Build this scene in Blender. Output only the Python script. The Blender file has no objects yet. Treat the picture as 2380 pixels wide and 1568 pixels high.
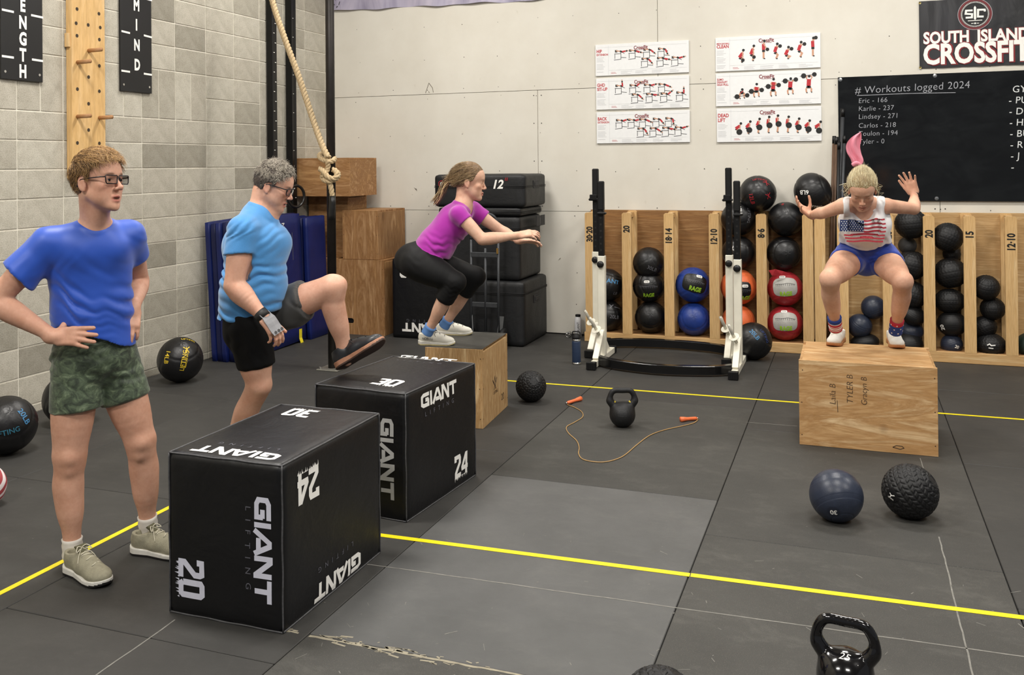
import bpy, math, random
import numpy as np
from mathutils import Vector, Matrix
random.seed(7); np.random.seed(7)
SC = bpy.context.scene
COL = SC.collection
# ------------------------------------------------------------------ camera
FPX, CX, CY = 2197.9, 1142.6, 370.1
YAW, PITCH, ROLL = -0.36200, -0.0050, -0.0094
CAM = np.array([5.3115, -9.0448, 1.6951])
_c, _s = math.cos(YAW), math.sin(YAW); _cp, _sp = math.cos(PITCH), math.sin(PITCH)
RGT = np.array([_c, -_s, 0.0]); _f0 = np.array([_s, _c, 0.0]); _u0 = np.array([0, 0, 1.0])
FWD = _cp*_f0 - _sp*_u0; UPV = _sp*_f0 + _cp*_u0
_cr, _sr = math.cos(ROLL), math.sin(ROLL)
cd = bpy.data.cameras.new('camera'); cam = bpy.data.objects.new('camera', cd); COL.objects.link(cam)
camR = _cr*RGT + _sr*UPV; camU = _cr*UPV - _sr*RGT
cam.matrix_world = Matrix(((camR[0], camU[0], -FWD[0], CAM[0]), (camR[1], camU[1], -FWD[1], CAM[1]),
                           (camR[2], camU[2], -FWD[2], CAM[2]), (0, 0, 0, 1)))
cd.sensor_width = 36; cd.sensor_fit = 'HORIZONTAL'; cd.lens = FPX*36/2380
cd.shift_x = (1190-CX)/2380; cd.shift_y = (CY-784)/2380; cd.clip_end = 100
SC.camera = cam
# ------------------------------------------------------------------ world, lights, exposure
W = bpy.data.worlds.new('world'); SC.world = W; W.use_nodes = True
W.node_tree.nodes['Background'].inputs[0].default_value = (0.93, 0.96, 1.0, 1)
W.node_tree.nodes['Background'].inputs[1].default_value = 0.24
def area(x, y, z, sx, sy, p, col=(1, .962, .905)):
    l = bpy.data.lights.new('ceiling_lamp', 'AREA'); l.shape = 'RECTANGLE'; l.size = sx; l.size_y = sy
    l.energy = p; l.color = col
    o = bpy.data.objects.new('ceiling_lamp', l); COL.objects.link(o); o.location = (x, y, z)
for (x, y, p) in [(1.7, -2.1, 105), (5.2, -2.1, 120), (8.7, -2.3, 100), (1.9, -5.6, 175), (5.6, -5.6, 115), (8.9, -5.9, 120),
                  (2.2, -9.4, 190), (6.2, -9.6, 170)]:
    area(x, y, 4.75, 1.25, 0.55, p)
SC.view_settings.view_transform = 'Standard'; SC.view_settings.look = 'None'
SC.view_settings.gamma = 1.0; SC.view_settings.exposure = -0.13
try: SC.view_settings.use_curve_mapping = False
except Exception: pass
SC.cycles.use_denoising = True
SC.cycles.max_bounces = 6; SC.cycles.transparent_max_bounces = 8
# ------------------------------------------------------------------ photograph geometry helpers
def ray(px, py):
    a, b = px-CX, py-CY
    u = _cr*a + _sr*b; v = -_sr*a + _cr*b
    return RGT*u/FPX - UPV*v/FPX + FWD
def at(px, py, dep): return CAM + dep*ray(px, py)
def zat(px, py, z=0.0): d = ray(px, py); return CAM + d*(z-CAM[2])/d[2]
def yat(px, py, y=0.0): d = ray(px, py); return CAM + d*(y-CAM[1])/d[1]
def xat(px, py, x=0.0): d = ray(px, py); return CAM + d*(x-CAM[0])/d[0]
def lin(c):
    if isinstance(c, str):
        c = c.lstrip('#'); c = [int(c[i:i+2], 16)/255 for i in (0, 2, 4)]
    return tuple(((x+0.055)/1.055)**2.4 if x > 0.04045 else x/12.92 for x in c) + (1.0,)
# ------------------------------------------------------------------ scene objects
def tag(o, label=None, cat=None, group=None, kind=None):
    if label: o['label'] = label
    if cat: o['category'] = cat
    if group: o['group'] = group
    if kind: o['kind'] = kind
    return o
def empty(name, loc=(0, 0, 0), label=None, cat=None, group=None, rz=0.0):
    o = bpy.data.objects.new(name, None); COL.objects.link(o); o.empty_display_size = .05
    o.location = loc; o.rotation_euler = (0, 0, rz)
    return tag(o, label, cat, group)
def link(name, me, m=None, parent=None, loc=None, rot=None, smooth=False, label=None):
    if m is not None:
        if len(me.materials) == 0:
          for mm in (m if isinstance(m, (list, tuple)) else [m]): me.materials.append(mm)
    if smooth: me.polygons.foreach_set('use_smooth', [True]*len(me.polygons))
    o = bpy.data.objects.new(name, me); COL.objects.link(o)
    if parent is not None: o.parent = parent
    if loc is not None: o.location = loc
    if rot is not None: o.rotation_euler = rot
    if label: o['label'] = label
    return o
def copy_tree(o, parent=None):
    c = o.copy(); COL.objects.link(c); c.parent = parent
    for ch in [x for x in KIDS.get(o.name, [])]: copy_tree(ch, c)
    return c
KIDS = {}
class MB:
    def __init__(s): s.v = []; s.f = []; s.mi = []; s.cur = 0
    def add(s, vs, fs):
        n = len(s.v); s.v.extend([tuple(map(float, p)) for p in vs])
        for f in fs: s.f.append(tuple(i+n for i in f)); s.mi.append(s.cur)
        return s
    def box(s, c, d, R=None, ch=0.0):
        x, y, z = d[0]/2, d[1]/2, d[2]/2
        if ch <= 0:
            vs = [(-x,-y,-z),(x,-y,-z),(x,y,-z),(-x,y,-z),(-x,-y,z),(x,-y,z),(x,y,z),(-x,y,z)]
            fs = [(0,3,2,1),(4,5,6,7),(0,1,5,4),(1,2,6,5),(2,3,7,6),(3,0,4,7)]
        else:
            vs = []; key = {}
            def P(a, b, c_):
                k = (round(a, 6), round(b, 6), round(c_, 6))
                if k not in key: key[k] = len(vs); vs.append(k)
                return key[k]
            fs = []; X, Y, Z = x-ch, y-ch, z-ch
            for sg in (-1, 1):
                q = [P(sg*x, -Y, -Z), P(sg*x, Y, -Z), P(sg*x, Y, Z), P(sg*x, -Y, Z)]; fs.append(q if sg > 0 else q[::-1])
                q = [P(-X, sg*y, -Z), P(X, sg*y, -Z), P(X, sg*y, Z), P(-X, sg*y, Z)]; fs.append(q[::-1] if sg > 0 else q)
                q = [P(-X, -Y, sg*z), P(X, -Y, sg*z), P(X, Y, sg*z), P(-X, Y, sg*z)]; fs.append(q if sg > 0 else q[::-1])
            for a in (-1, 1):
                for b in (-1, 1):
                    fs.append([P(a*x, b*Y, -Z), P(a*X, b*y, -Z), P(a*X, b*y, Z), P(a*x, b*Y, Z)][::(-1 if a*b < 0 else 1)])
                    fs.append([P(a*x, -Y, b*Z), P(a*x, Y, b*Z), P(a*X, Y, b*z), P(a*X, -Y, b*z)][::(-1 if a*b < 0 else 1)])
                    fs.append([P(-X, a*y, b*Z), P(-X, a*Y, b*z), P(X, a*Y, b*z), P(X, a*y, b*Z)][::(-1 if a*b < 0 else 1)])
                    for c_ in (-1, 1):
                        fs.append([P(a*x, b*Y, c_*Z), P(a*X, b*y, c_*Z), P(a*X, b*Y, c_*z)][::(1 if a*b*c_ > 0 else -1)])
            fs = [tuple(f) for f in fs]
        if R is not None: vs = [tuple(R @ np.array(v)) for v in vs]
        return s.add([(v[0]+c[0], v[1]+c[1], v[2]+c[2]) for v in vs], fs)
    def beam(s, a, b, w, h=None, up=(0, 0, 1), ch=0.0):
        a = np.array(a, float); b = np.array(b, float); d = b-a; L = np.linalg.norm(d); z = d/L
        u = np.array(up, float); x = np.cross(u, z)
        if np.linalg.norm(x) < 1e-4: x = np.cross((0, 1, 0), z)
        x /= np.linalg.norm(x); y = np.cross(z, x)
        return s.box((a+b)/2, (w, h or w, L), np.stack([x, y, z], 1), ch)
    def tube(s, pts, r, n=10, closed=False, caps=True, twist=None):
        P = np.array(pts, float); N = len(P)
        rr = np.full(N, r) if np.isscalar(r) else np.array(r, float)
        T = np.roll(P, -1, 0)-np.roll(P, 1, 0) if closed else np.gradient(P, axis=0)
        T /= np.maximum(np.linalg.norm(T, axis=1), 1e-9)[:, None]
        u = np.cross(T[0], (0, 0, 1.0))
        if np.linalg.norm(u) < .1: u = np.cross(T[0], (0, 1.0, 0))
        vs = []
        for i in range(N):
            u = u - T[i]*(u @ T[i]); u /= np.linalg.norm(u); w = np.cross(T[i], u)
            for k in range(n):
                a = 2*math.pi*k/n; q = rr[i]
                if twist: q = rr[i]*twist(i, a)
                vs.append(P[i]+q*(math.cos(a)*u+math.sin(a)*w))
        fs = []
        for i in range(N if closed else N-1):
            j = (i+1) % N
            for k in range(n): fs.append((i*n+k, i*n+(k+1) % n, j*n+(k+1) % n, j*n+k))
        if caps and not closed: fs.append(tuple(range(n))[::-1]); fs.append(tuple((N-1)*n+k for k in range(n)))
        return s.add(vs, fs)
    def lathe(s, prof, n=24, c=(0, 0, 0), R=None):
        vs = []; fs = []
        for (r, z) in prof:
            for k in range(n):
                a = 2*math.pi*k/n; vs.append((r*math.cos(a), r*math.sin(a), z))
        for i in range(len(prof)-1):
            for k in range(n): fs.append((i*n+k, i*n+(k+1) % n, (i+1)*n+(k+1) % n, (i+1)*n+k))
        fs.append(tuple(range(n))[::-1]); fs.append(tuple((len(prof)-1)*n+k for k in range(n)))
        if R is not None: vs = [tuple(np.array(R) @ np.array(v)) for v in vs]
        return s.add([(v[0]+c[0], v[1]+c[1], v[2]+c[2]) for v in vs], fs)
    def disc(s, c, r, nx, n=16, th=.001):
        nx = np.array(nx, float); nx /= np.linalg.norm(nx); u = np.cross(nx, (0, 0, 1.0))
        if np.linalg.norm(u) < .1: u = np.cross(nx, (0, 1.0, 0))
        u /= np.linalg.norm(u); w = np.cross(nx, u); c = np.array(c, float)
        a = [c+r*(math.cos(t)*u+math.sin(t)*w) for t in np.linspace(0, 2*math.pi, n, endpoint=False)]
        b = [p+nx*th for p in a]
        return s.add(a+b, [tuple(range(n))[::-1], tuple(range(n, 2*n))]+[(k, (k+1) % n, n+(k+1) % n, n+k) for k in range(n)])
    def mesh(s, name='mesh'):
        me = bpy.data.meshes.new(name); me.from_pydata(s.v, [], s.f); me.update()
        if max(s.mi, default=0) > 0: me.polygons.foreach_set('material_index', s.mi)
        return me
    def build(s, name, m, parent=None, loc=None, rot=None, smooth=False, label=None):
        return link(name, s.mesh(name), m, parent, loc, rot, smooth, label)
def smoothpath(pts, n=8, closed=False):
    P = [np.array(p, float) for p in pts]; out = []; N = len(P)
    rng = range(N if closed else N-1)
    for i in rng:
        p0, p1, p2, p3 = (P[(i-1) % N] if closed or i > 0 else P[i]), P[i], P[(i+1) % N], (P[(i+2) % N] if closed or i+2 < N else P[(i+1) % N])
        for t in np.linspace(0, 1, n, endpoint=False):
            out.append(.5*((2*p1)+(-p0+p2)*t+(2*p0-5*p1+4*p2-p3)*t*t+(-p0+3*p1-3*p2+p3)*t**3))
    if not closed: out.append(P[-1])
    return out
# ------------------------------------------------------------------ materials
class NT:
    def __init__(s, name):
        s.m = bpy.data.materials.new(name); s.m.use_nodes = True; s.t = s.m.node_tree; s.n = s.t.nodes
        s.b = s.n['Principled BSDF']; s.tc = None
    def new(s, ty, **k):
        x = s.n.new(ty)
        for a, b in k.items(): setattr(x, a, b)
        return x
    def lk(s, a, b): s.t.links.new(a, b)
    def coord(s, scale=(1, 1, 1), kind='Object', rot=(0, 0, 0)):
        if s.tc is None: s.tc = s.new('ShaderNodeTexCoord')
        mp = s.new('ShaderNodeMapping'); mp.inputs['Scale'].default_value = scale; mp.inputs['Rotation'].default_value = rot
        s.lk(s.tc.outputs[kind], mp.inputs[0]); return mp.outputs[0]
    def noise(s, scale, detail=4, rough=.6, vec=None, dist=0.0):
        x = s.new('ShaderNodeTexNoise'); x.inputs['Scale'].default_value = scale; x.inputs['Detail'].default_value = detail
        x.inputs['Roughness'].default_value = rough; x.inputs['Distortion'].default_value = dist
        if vec is not None: s.lk(vec, x.inputs['Vector'])
        return x.outputs['Fac']
    def ramp(s, fac, stops):
        x = s.new('ShaderNodeValToRGB'); e = x.color_ramp.elements
        while len(e) < len(stops): e.new(.5)
        for i, (p, c) in enumerate(stops): e[i].position = p; e[i].color = c if len(c) == 4 else tuple(c)+(1,)
        s.lk(fac, x.inputs[0]); return x.outputs[0]
    def mix(s, fac, a, b, mode='MIX'):
        x = s.new('ShaderNodeMix', data_type='RGBA', blend_type=mode)
        for i, v in ((0, fac), (6, a), (7, b)):
            if isinstance(v, (int, float)): x.inputs[i].default_value = v
            elif isinstance(v, tuple): x.inputs[i].default_value = v
            else: s.lk(v, x.inputs[i])
        return x.outputs[2]
    def math(s, op, a, b=0.0, c=None):
        x = s.new('ShaderNodeMath', operation=op)
        for i, v in enumerate((a, b) if c is None else (a, b, c)):
            if isinstance(v, (int, float)): x.inputs[i].default_value = v
            else: s.lk(v, x.inputs[i])
        return x.outputs[0]
    def bump(s, h, st=.3, dist=.01):
        x = s.new('ShaderNodeBump'); x.inputs['Strength'].default_value = st; x.inputs['Distance'].default_value = dist
        s.lk(h, x.inputs['Height']); s.lk(x.outputs[0], s.b.inputs['Normal'])
    def col(s, c):
        if isinstance(c, tuple): s.b.inputs['Base Color'].default_value = c
        else: s.lk(c, s.b.inputs['Base Color'])
MATS = {}
def plain(name, c, rough=.5, metal=0.0, var=.12, scale=30, bump=0.0, bscale=200, spec=.5, sheen=0.0, coat=0.0):
    if name in MATS: return MATS[name]
    t = NT(name); a = lin(c) if not isinstance(c, tuple) or len(c) == 3 else c
    if var > 0:
        n = t.noise(scale, 4, .6, t.coord())
        t.col(t.ramp(n, [(.3, tuple(x*(1-var) for x in a[:3])), (.7, tuple(min(1, x*(1+var)) for x in a[:3]))]))
    else: t.col(a)
    t.b.inputs['Roughness'].default_value = rough; t.b.inputs['Metallic'].default_value = metal
    t.b.inputs['Specular IOR Level'].default_value = spec
    if sheen: t.b.inputs['Sheen Weight'].default_value = sheen
    if coat: t.b.inputs['Coat Weight'].default_value = coat
    if bump: t.bump(t.noise(bscale, 3, .6, t.coord()), bump, .004)
    MATS[name] = t.m; return t.m
def wood(name, c1, c2, c3=None, grain=(1.2, 14, 14), sc=3.0, rough=.55, knots=.5, rnd=.12, dark='#5a3a1c', warp=1.2):
    t = NT(name); v = t.coord(grain)
    n1 = t.noise(sc, 5, .62, v, warp); n2 = t.noise(sc*7, 4, .6, v, .3)
    base = t.ramp(n1, [(.30, lin(c1)), (.5, lin(c2)), (.72, lin(c3 or c1))])
    fine = t.ramp(n2, [(.35, (.80, .76, .70)), (.6, (1, 1, 1))])
    c = t.mix(.8, base, fine, 'MULTIPLY')
    vo = t.new('ShaderNodeTexVoronoi'); vo.inputs['Scale'].default_value = 2.6
    t.lk(t.coord((grain[0]*.8+.4, grain[1]*.12+.4, grain[2]*.12+.4)), vo.inputs['Vector'])
    k = t.ramp(vo.outputs['Distance'], [(.03, (1, 1, 1)), (.10, (0, 0, 0))])
    c = t.mix(t.math('MULTIPLY', k, knots), c, lin(dark))
    oi = t.new('ShaderNodeObjectInfo')
    hs = t.new('ShaderNodeHueSaturation'); hs.inputs['Saturation'].default_value = 1.0
    t.lk(t.math('MULTIPLY_ADD', oi.outputs['Random'], rnd, 1-rnd/2), hs.inputs['Value']); t.lk(c, hs.inputs['Color'])
    t.col(hs.outputs[0]); t.b.inputs['Roughness'].default_value = rough; t.b.inputs['Specular IOR Level'].default_value = .3
    t.bump(n2, .25, .003); return t.m
# ------------------------------------------------------------------ flat lettering
_TXT = {}
def text2d(body, size=1.0, bold=0.0, shear=0.0, sx=1.0, space=1.0):
    """triangulated flat lettering, centred on (0,0), cap height = size"""
    k = (body, bold, shear, space)
    if k not in _TXT:
        cu = bpy.data.curves.new('lettering', 'FONT'); cu.body = body; cu.size = 1.0; cu.offset = bold; cu.shear = shear
        cu.space_character = space; cu.resolution_u = 3; cu.align_x = 'CENTER'
        ob = bpy.data.objects.new('lettering_tmp', cu); COL.objects.link(ob)
        bpy.context.view_layer.update()
        me = bpy.data.meshes.new_from_object(ob.evaluated_get(bpy.context.evaluated_depsgraph_get()))
        v = np.array([p.co[:2] for p in me.vertices]) if len(me.vertices) else np.zeros((0, 2))
        f = [tuple(p.vertices) for p in me.polygons]
        bpy.data.objects.remove(ob); bpy.data.meshes.remove(me)
        if len(v): v[:, 0] -= (v[:, 0].max()+v[:, 0].min())/2; v[:, 1] -= .343; v /= .69
        _TXT[k] = (v, f)
    v, f = _TXT[k]; v = v*size; v = v*np.array([sx, 1.0]); return v, f
def stroke2d(paths, w):
    """flat strokes (polylines with mitred width)"""
    V = []; F = []
    for pts in paths:
        P = np.array(pts, float); n = len(P)
        T = np.gradient(P, axis=0) if n > 2 else np.repeat((P[1:]-P[:-1]), 2, 0)
        if n > 2:
            d = P[1:]-P[:-1]; d /= np.linalg.norm(d, axis=1)[:, None]
            T = np.vstack([d[0], (d[:-1]+d[1:]), d[-1]])
        T /= np.maximum(np.linalg.norm(T, axis=1), 1e-9)[:, None]
        Nn = np.stack([-T[:, 1], T[:, 0]], 1)
        if n > 2:
            dn = np.stack([-d[:, 1], d[:, 0]], 1); m = np.ones(n)
            m[1:-1] = np.maximum((Nn[1:-1]*dn[:-1]).sum(1), .5); Nn = Nn/m[:, None]
        o = len(V)
        for i in range(n): V.append(P[i]-Nn[i]*w/2); V.append(P[i]+Nn[i]*w/2)
        for i in range(n-1): F.append((o+2*i, o+2*i+2, o+2*i+3, o+2*i+1))
    return np.array(V), F
def join2d(lst):
    V = []; F = []
    for v, f in lst:
        o = sum(len(x) for x in V); V.append(np.asarray(v, float)); F += [tuple(i+o for i in q) for q in f]
    return np.vstack(V), F
def sh(vf, dx=0, dy=0, rot=0.0, s=1.0):
    v, f = vf; c, q = math.cos(rot), math.sin(rot); v = np.asarray(v)*s
    return np.stack([v[:, 0]*c-v[:, 1]*q+dx, v[:, 0]*q+v[:, 1]*c+dy], 1), f
def subdiv2d(vf, mx):
    """split long edges of faces so that lettering can follow a curved surface"""
    v, f = vf; V = [tuple(p) for p in v]; T = []
    for q in f:
        for i in range(1, len(q)-1): T.append((q[0], q[i], q[i+1]))
    out = []; st = T; memo = {}
    def mid(a, b):
        k = (min(a, b), max(a, b))
        if k not in memo: memo[k] = len(V); V.append(((V[a][0]+V[b][0])/2, (V[a][1]+V[b][1])/2))
        return memo[k]
    while st:
        a, b, c = st.pop()
        e = [(math.dist(V[a], V[b]), a, b, c), (math.dist(V[b], V[c]), b, c, a), (math.dist(V[c], V[a]), c, a, b)]
        m = max(e)
        if m[0] > mx: q = mid(m[1], m[2]); st.append((m[1], q, m[3])); st.append((q, m[2], m[3]))
        else: out.append((a, b, c))
    return np.array(V), out
def comp_off(nv, f, step=.00025):
    """a hair's breadth between overlapping strokes of one print"""
    p = list(range(nv))
    def r(a):
        while p[a] != a: p[a] = p[p[a]]; a = p[a]
        return a
    for q in f:
        for i in q[1:]: p[r(i)] = r(q[0])
    ids = {}; return np.array([(ids.setdefault(r(i), len(ids)) % 4)*step for i in range(nv)])
def decal_on(parent, body, vf, o, ux, uy, m, name='lettering', off=.0012):
    """print laid on a padded surface: every point dropped onto the cover"""
    from mathutils.bvhtree import BVHTree
    v, f = subdiv2d(vf, .03); o = np.array(o, float); ux = np.array(ux, float); uy = np.array(uy, float)
    n = np.cross(ux, uy); n /= np.linalg.norm(n); Mw = wm(parent); Mi = Mw.inverted(); co = comp_off(len(v), f)
    bv = BVHTree.FromPolygons([tuple(p.co) for p in body.data.vertices], [tuple(p.vertices) for p in body.data.polygons])
    nl = (Mi.to_3x3() @ Vector(n)).normalized(); P = []
    for (a, b), c in zip(v, co):
        w = Mi @ Vector(o+a*ux+b*uy+n*.05); h = bv.ray_cast(w, -nl, .12)
        P.append(tuple((h[0] if h[0] is not None else w-nl*.05)+nl*(off+c)))
    me = bpy.data.meshes.new(name); me.from_pydata(P, [], f); me.update()
    return link(name, me, m, parent)
def decal(parent, vf, o, ux, uy, m, name='lettering', off=.0012, label=None):
    """flat lettering o + x*ux + y*uy (world), a millimetre proud of its surface"""
    v, f = vf; o = np.array(o, float); ux = np.array(ux, float); uy = np.array(uy, float)
    nrm = np.cross(ux, uy); nrm /= np.linalg.norm(nrm)
    P = o+v[:, :1]*ux+v[:, 1:2]*uy+nrm*(off+comp_off(len(v), f)[:, None])
    me = bpy.data.meshes.new(name)
    if parent is not None:
        bpy.context.view_layer.update() if parent.matrix_world == Matrix() and tuple(parent.location) != (0, 0, 0) else None
        M = np.array(wm(parent).inverted()); P = P @ M[:3, :3].T + M[:3, 3]
    me.from_pydata([tuple(p) for p in P], [], f); me.update()
    return link(name, me, m, parent, label=label)
def wm(o):
    M = Matrix.LocRotScale(o.location, o.rotation_quaternion if o.rotation_mode == 'QUATERNION' else o.rotation_euler, o.scale)
    return wm(o.parent) @ M if o.parent else M
def sphere_decal(parent, vf, R, n, up, m, name='lettering', k=1.006, label=None, mx=.02, flat=0.0):
    """lettering wrapped on a ball of radius R; n, up: unit vectors (ball's own frame)"""
    v, f = subdiv2d(vf, mx); n = np.array(n, float); n /= np.linalg.norm(n)
    up = np.array(up, float); up = up-n*(up @ n); up /= np.linalg.norm(up); rt = np.cross(up, n)
    P = n*R+v[:, :1]*rt+v[:, 1:2]*up; P = P/np.linalg.norm(P, axis=1)[:, None]*(R*k+comp_off(len(v), f)[:, None])
    me = bpy.data.meshes.new(name); me.from_pydata([tuple(p) for p in P], [], f); me.update()
    return link(name, me, m, parent, label=label)
# extended block capitals and ragged stencil digits of the padded boxes
def giant2d(h):
    g = []; w = .27
    L = {'G': ([[(1.15, 1-w/2), (.35, 1-w/2), (w/2, .75), (w/2, .25), (.35, w/2), (1.15-w/2, w/2), (1.15-w/2, .52)], [(1.2-w/2, .5), (.62, .5)]], 1.28),
         'I': ([[(w/2, 0), (w/2, 1)]], .38), 'A': ([[(0.02, 0), (.62, 1-w*.4), (.80, 1-w*.4), (1.22, 0)], [(.42, .24), (1.05, .24)]], 1.32),
         'N': ([[(w/2, 0), (w/2, .93), (.30, .93), (.95, .08), (1.14-w/2, .08), (1.14-w/2, 1)]], 1.22), 'T': ([[(0, 1-w/2), (1.15, 1-w/2)], [(.57, 1), (.57, 0)]], 1.15)}
    x = 0
    for ch in 'GIANT':
        p, a = L[ch]; g.append(sh(stroke2d(p, w), x)); x += a
    v, f = join2d(g); v = v-np.array([x/2, .5]); return v*h, f
def digits2d(body, h, ragged=True):
    g = []; x = 0; rnd = random.Random(body)
    w = .27
    D = {'2': [[(.12, 1.0), (.12, 1.27), (.62, 1.27), (.68, 1.15), (.68, .88), (.16, .32), (.16, .12), (.84, .12)]],
         '0': [[(.14, .25), (.14, 1.2), (.24, 1.27), (.62, 1.27), (.70, 1.17), (.70, .22), (.62, .13), (.22, .13), (.14, .25)]],
         '4': [[(.66, 0), (.66, 1.35)], [(.6, 1.3), (.10, .52), (.12, .42), (.86, .42)]],
         '3': [[(.10, 1.27), (.62, 1.27), (.70, 1.17), (.70, .82), (.58, .71), (.34, .71)], [(.5, .71), (.70, .60), (.70, .24), (.60, .13), (.10, .13)]]}
    for ch in body:
        g.append(sh(stroke2d(D[ch], w), x))
        if ragged:
            V = []; F = []
            for k in range(13):
                a = x+.02+k*.062+rnd.uniform(-.015, .015); y0 = .03; l = .03+.24*rnd.random()**2; n = len(V)
                V += [(a, y0), (a+rnd.uniform(.05, .11), y0), (a+rnd.uniform(.0, .05), y0-l)]; F.append((n+2, n+1, n))
            g.append((np.array(V), F))
        x += .90
    v, f = join2d(g); v = v-np.array([x/2, .7]); return v*h/1.4, f
# ------------------------------------------------------------------ shared materials
WHITE = plain('white_print', '#f2f0ea', .5, var=.03); BLK = plain('black_print', '#141414', .5, var=0)
GREYP = plain('grey_print', '#66666c', .5, var=.05); REDP = plain('red_print', '#a3222c', .5, var=.05)
STEELB = plain('black_steel', '#0c0c0d', .4, .0, var=.1, spec=.35); CHROME = plain('chrome', '#c8c8c6', .2, 1.0, var=0)
WHITESTEEL = plain('white_painted_steel', '#e6e2d2', .38, var=.04, scale=12)
RUBBER = plain('black_rubber', '#101011', .6, var=.1, spec=.3)
def block_mat():
    t = NT('concrete_block'); oi = t.new('ShaderNodeObjectInfo')
    base = t.ramp(oi.outputs['Random'], [(0, lin('#9d988b')), (.10, lin('#b1ac9e')), (.25, lin('#bfb9ab')), (1, lin('#cac5b7'))])
    gi = t.new('ShaderNodeNewGeometry')
    n = t.noise(9, 6, .7, t.coord(kind='Object')); n2 = t.noise(140, 3, .8, t.coord())
    c = t.mix(.55, base, t.ramp(n, [(.32, (.70, .69, .66)), (.60, (1, 1, 1))]), 'MULTIPLY')
    c = t.mix(.75, c, t.ramp(n2, [(.35, (.66, .65, .63)), (.55, (1, 1, 1))]), 'MULTIPLY')
    t.col(c); t.b.inputs['Roughness'].default_value = .9; t.b.inputs['Specular IOR Level'].default_value = .15
    t.bump(n2, .5, .004); return t.m
BLOCK = block_mat(); MORTAR = plain('mortar', '#e4dfd1', .95, var=.08, scale=20, bump=.3)
def drywall_mat():
    t = NT('painted_drywall')
    n = t.noise(2.2, 5, .6, t.coord((1, 1, 1))); n2 = t.noise(260, 2, .5, t.coord())
    n3 = t.noise(14, 4, .75, t.coord((1, 1, .4)), .6)
    c = t.ramp(n, [(.3, lin('#d4cfc3')), (.7, lin('#dcd8cd'))])
    c = t.mix(.6, c, t.ramp(n3, [(.24, (.80, .77, .72)), (.34, (1, 1, 1))]), 'MULTIPLY')
    t.col(c); t.b.inputs['Roughness'].default_value = .75; t.b.inputs['Specular IOR Level'].default_value = .25
    t.bump(n2, .12, .002); return t.m
DRY = drywall_mat()
def mat_rubber(name, base, speck, amt, smear=.5, rough=.62):
    t = NT(name); v = t.coord()
    n = t.noise(1.6, 6, .65, v); n2 = t.noise(330, 2, .6, v); n3 = t.noise(3.2, 7, .75, t.coord((1, 1.6, 1)), .3)
    b = lin(base)
    c = t.ramp(n, [(.3, tuple(x*.82 for x in b[:3])), (.7, tuple(x*1.25 for x in b[:3]))])
    c = t.mix(t.math('MULTIPLY', t.ramp(n2, [(.60, (0, 0, 0)), (.72, (1, 1, 1))]), amt), c, lin(speck))
    c = t.mix(t.math('MULTIPLY', t.ramp(n3, [(.52, (0, 0, 0)), (.80, (1, 1, 1))]), smear), c, lin('#7b7972'))
    t.col(c); t.lk(t.math('MULTIPLY_ADD', n3, -.25, rough+.12), t.b.inputs['Roughness'])
    t.b.inputs['Specular IOR Level'].default_value = .42
    t.bump(n2, .25, .002); return t.m
MATA = mat_rubber('rubber_mat_plain', '#353432', '#53514d', .25, .08)
MATB = mat_rubber('rubber_mat_speckled', '#383734', '#716f68', .6, .16, .68)
MATL = mat_rubber('rubber_mat_light', '#4f4f4e', '#666663', .30, .14, .58)
MATW = mat_rubber('rubber_mat_worn', '#3b3a37', '#7b7869', .6, .26, .7)
# ------------------------------------------------------------------ floor of rubber mats
floor = MB().box((5, -6.0, -.03), (14, 14, .04)).build('floor', plain('mat_gap', '#0b0b0b', .9, var=0)); tag(floor, kind='structure')
cols = [(-.06, 1.03, [0, -1.45, -3.28, -5.11, -6.94, -8.7, -10.5]), (1.03, 2.245, [0, -1.45, -3.28, -5.11, -6.94, -8.7, -10.5]),
        (2.245, 3.46, [0, -1.98, -3.81, -6.29, -8.1, -9.9]), (3.46, 4.675, [0, -.55, -2.36, -4.21, -6.07, -7.9, -9.7]),
        (4.675, 5.885, [0, -1.02, -2.85, -4.67, -6.5, -8.3, -10.1]), (5.885, 7.1, [0, -1.34, -3.17, -5.0, -6.83, -8.7, -10.5]),
        (7.1, 8.32, [0, -1.6, -3.4, -5.25, -7.1, -8.9]), (8.32, 9.5, [0, -1.9, -3.7, -5.5, -7.3, -9.1])]
k = 0
for ci, (x0, x1, ys) in enumerate(cols):
    for j in range(len(ys)-1):
        y0, y1 = ys[j+1], ys[j]; k += 1
        m = MATA
        if ci == 3 and j == 2: m = MATB
        if ci == 3 and j == 3: m = MATL
        if ci == 3 and j >= 4: m = MATW
        if ci == 4 and j in (2,): m = MATB
        if ci == 4 and j >= 3: m = MATW
        if ci == 5: m = MATA
        g = .0022
        MB().box((0, 0, 0), (x1-x0-2*g, y1-y0-2*g, .012), ch=.0025).build('rubber_mat', m, floor, loc=((x0+x1)/2, (y0+y1)/2, -.006))
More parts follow.
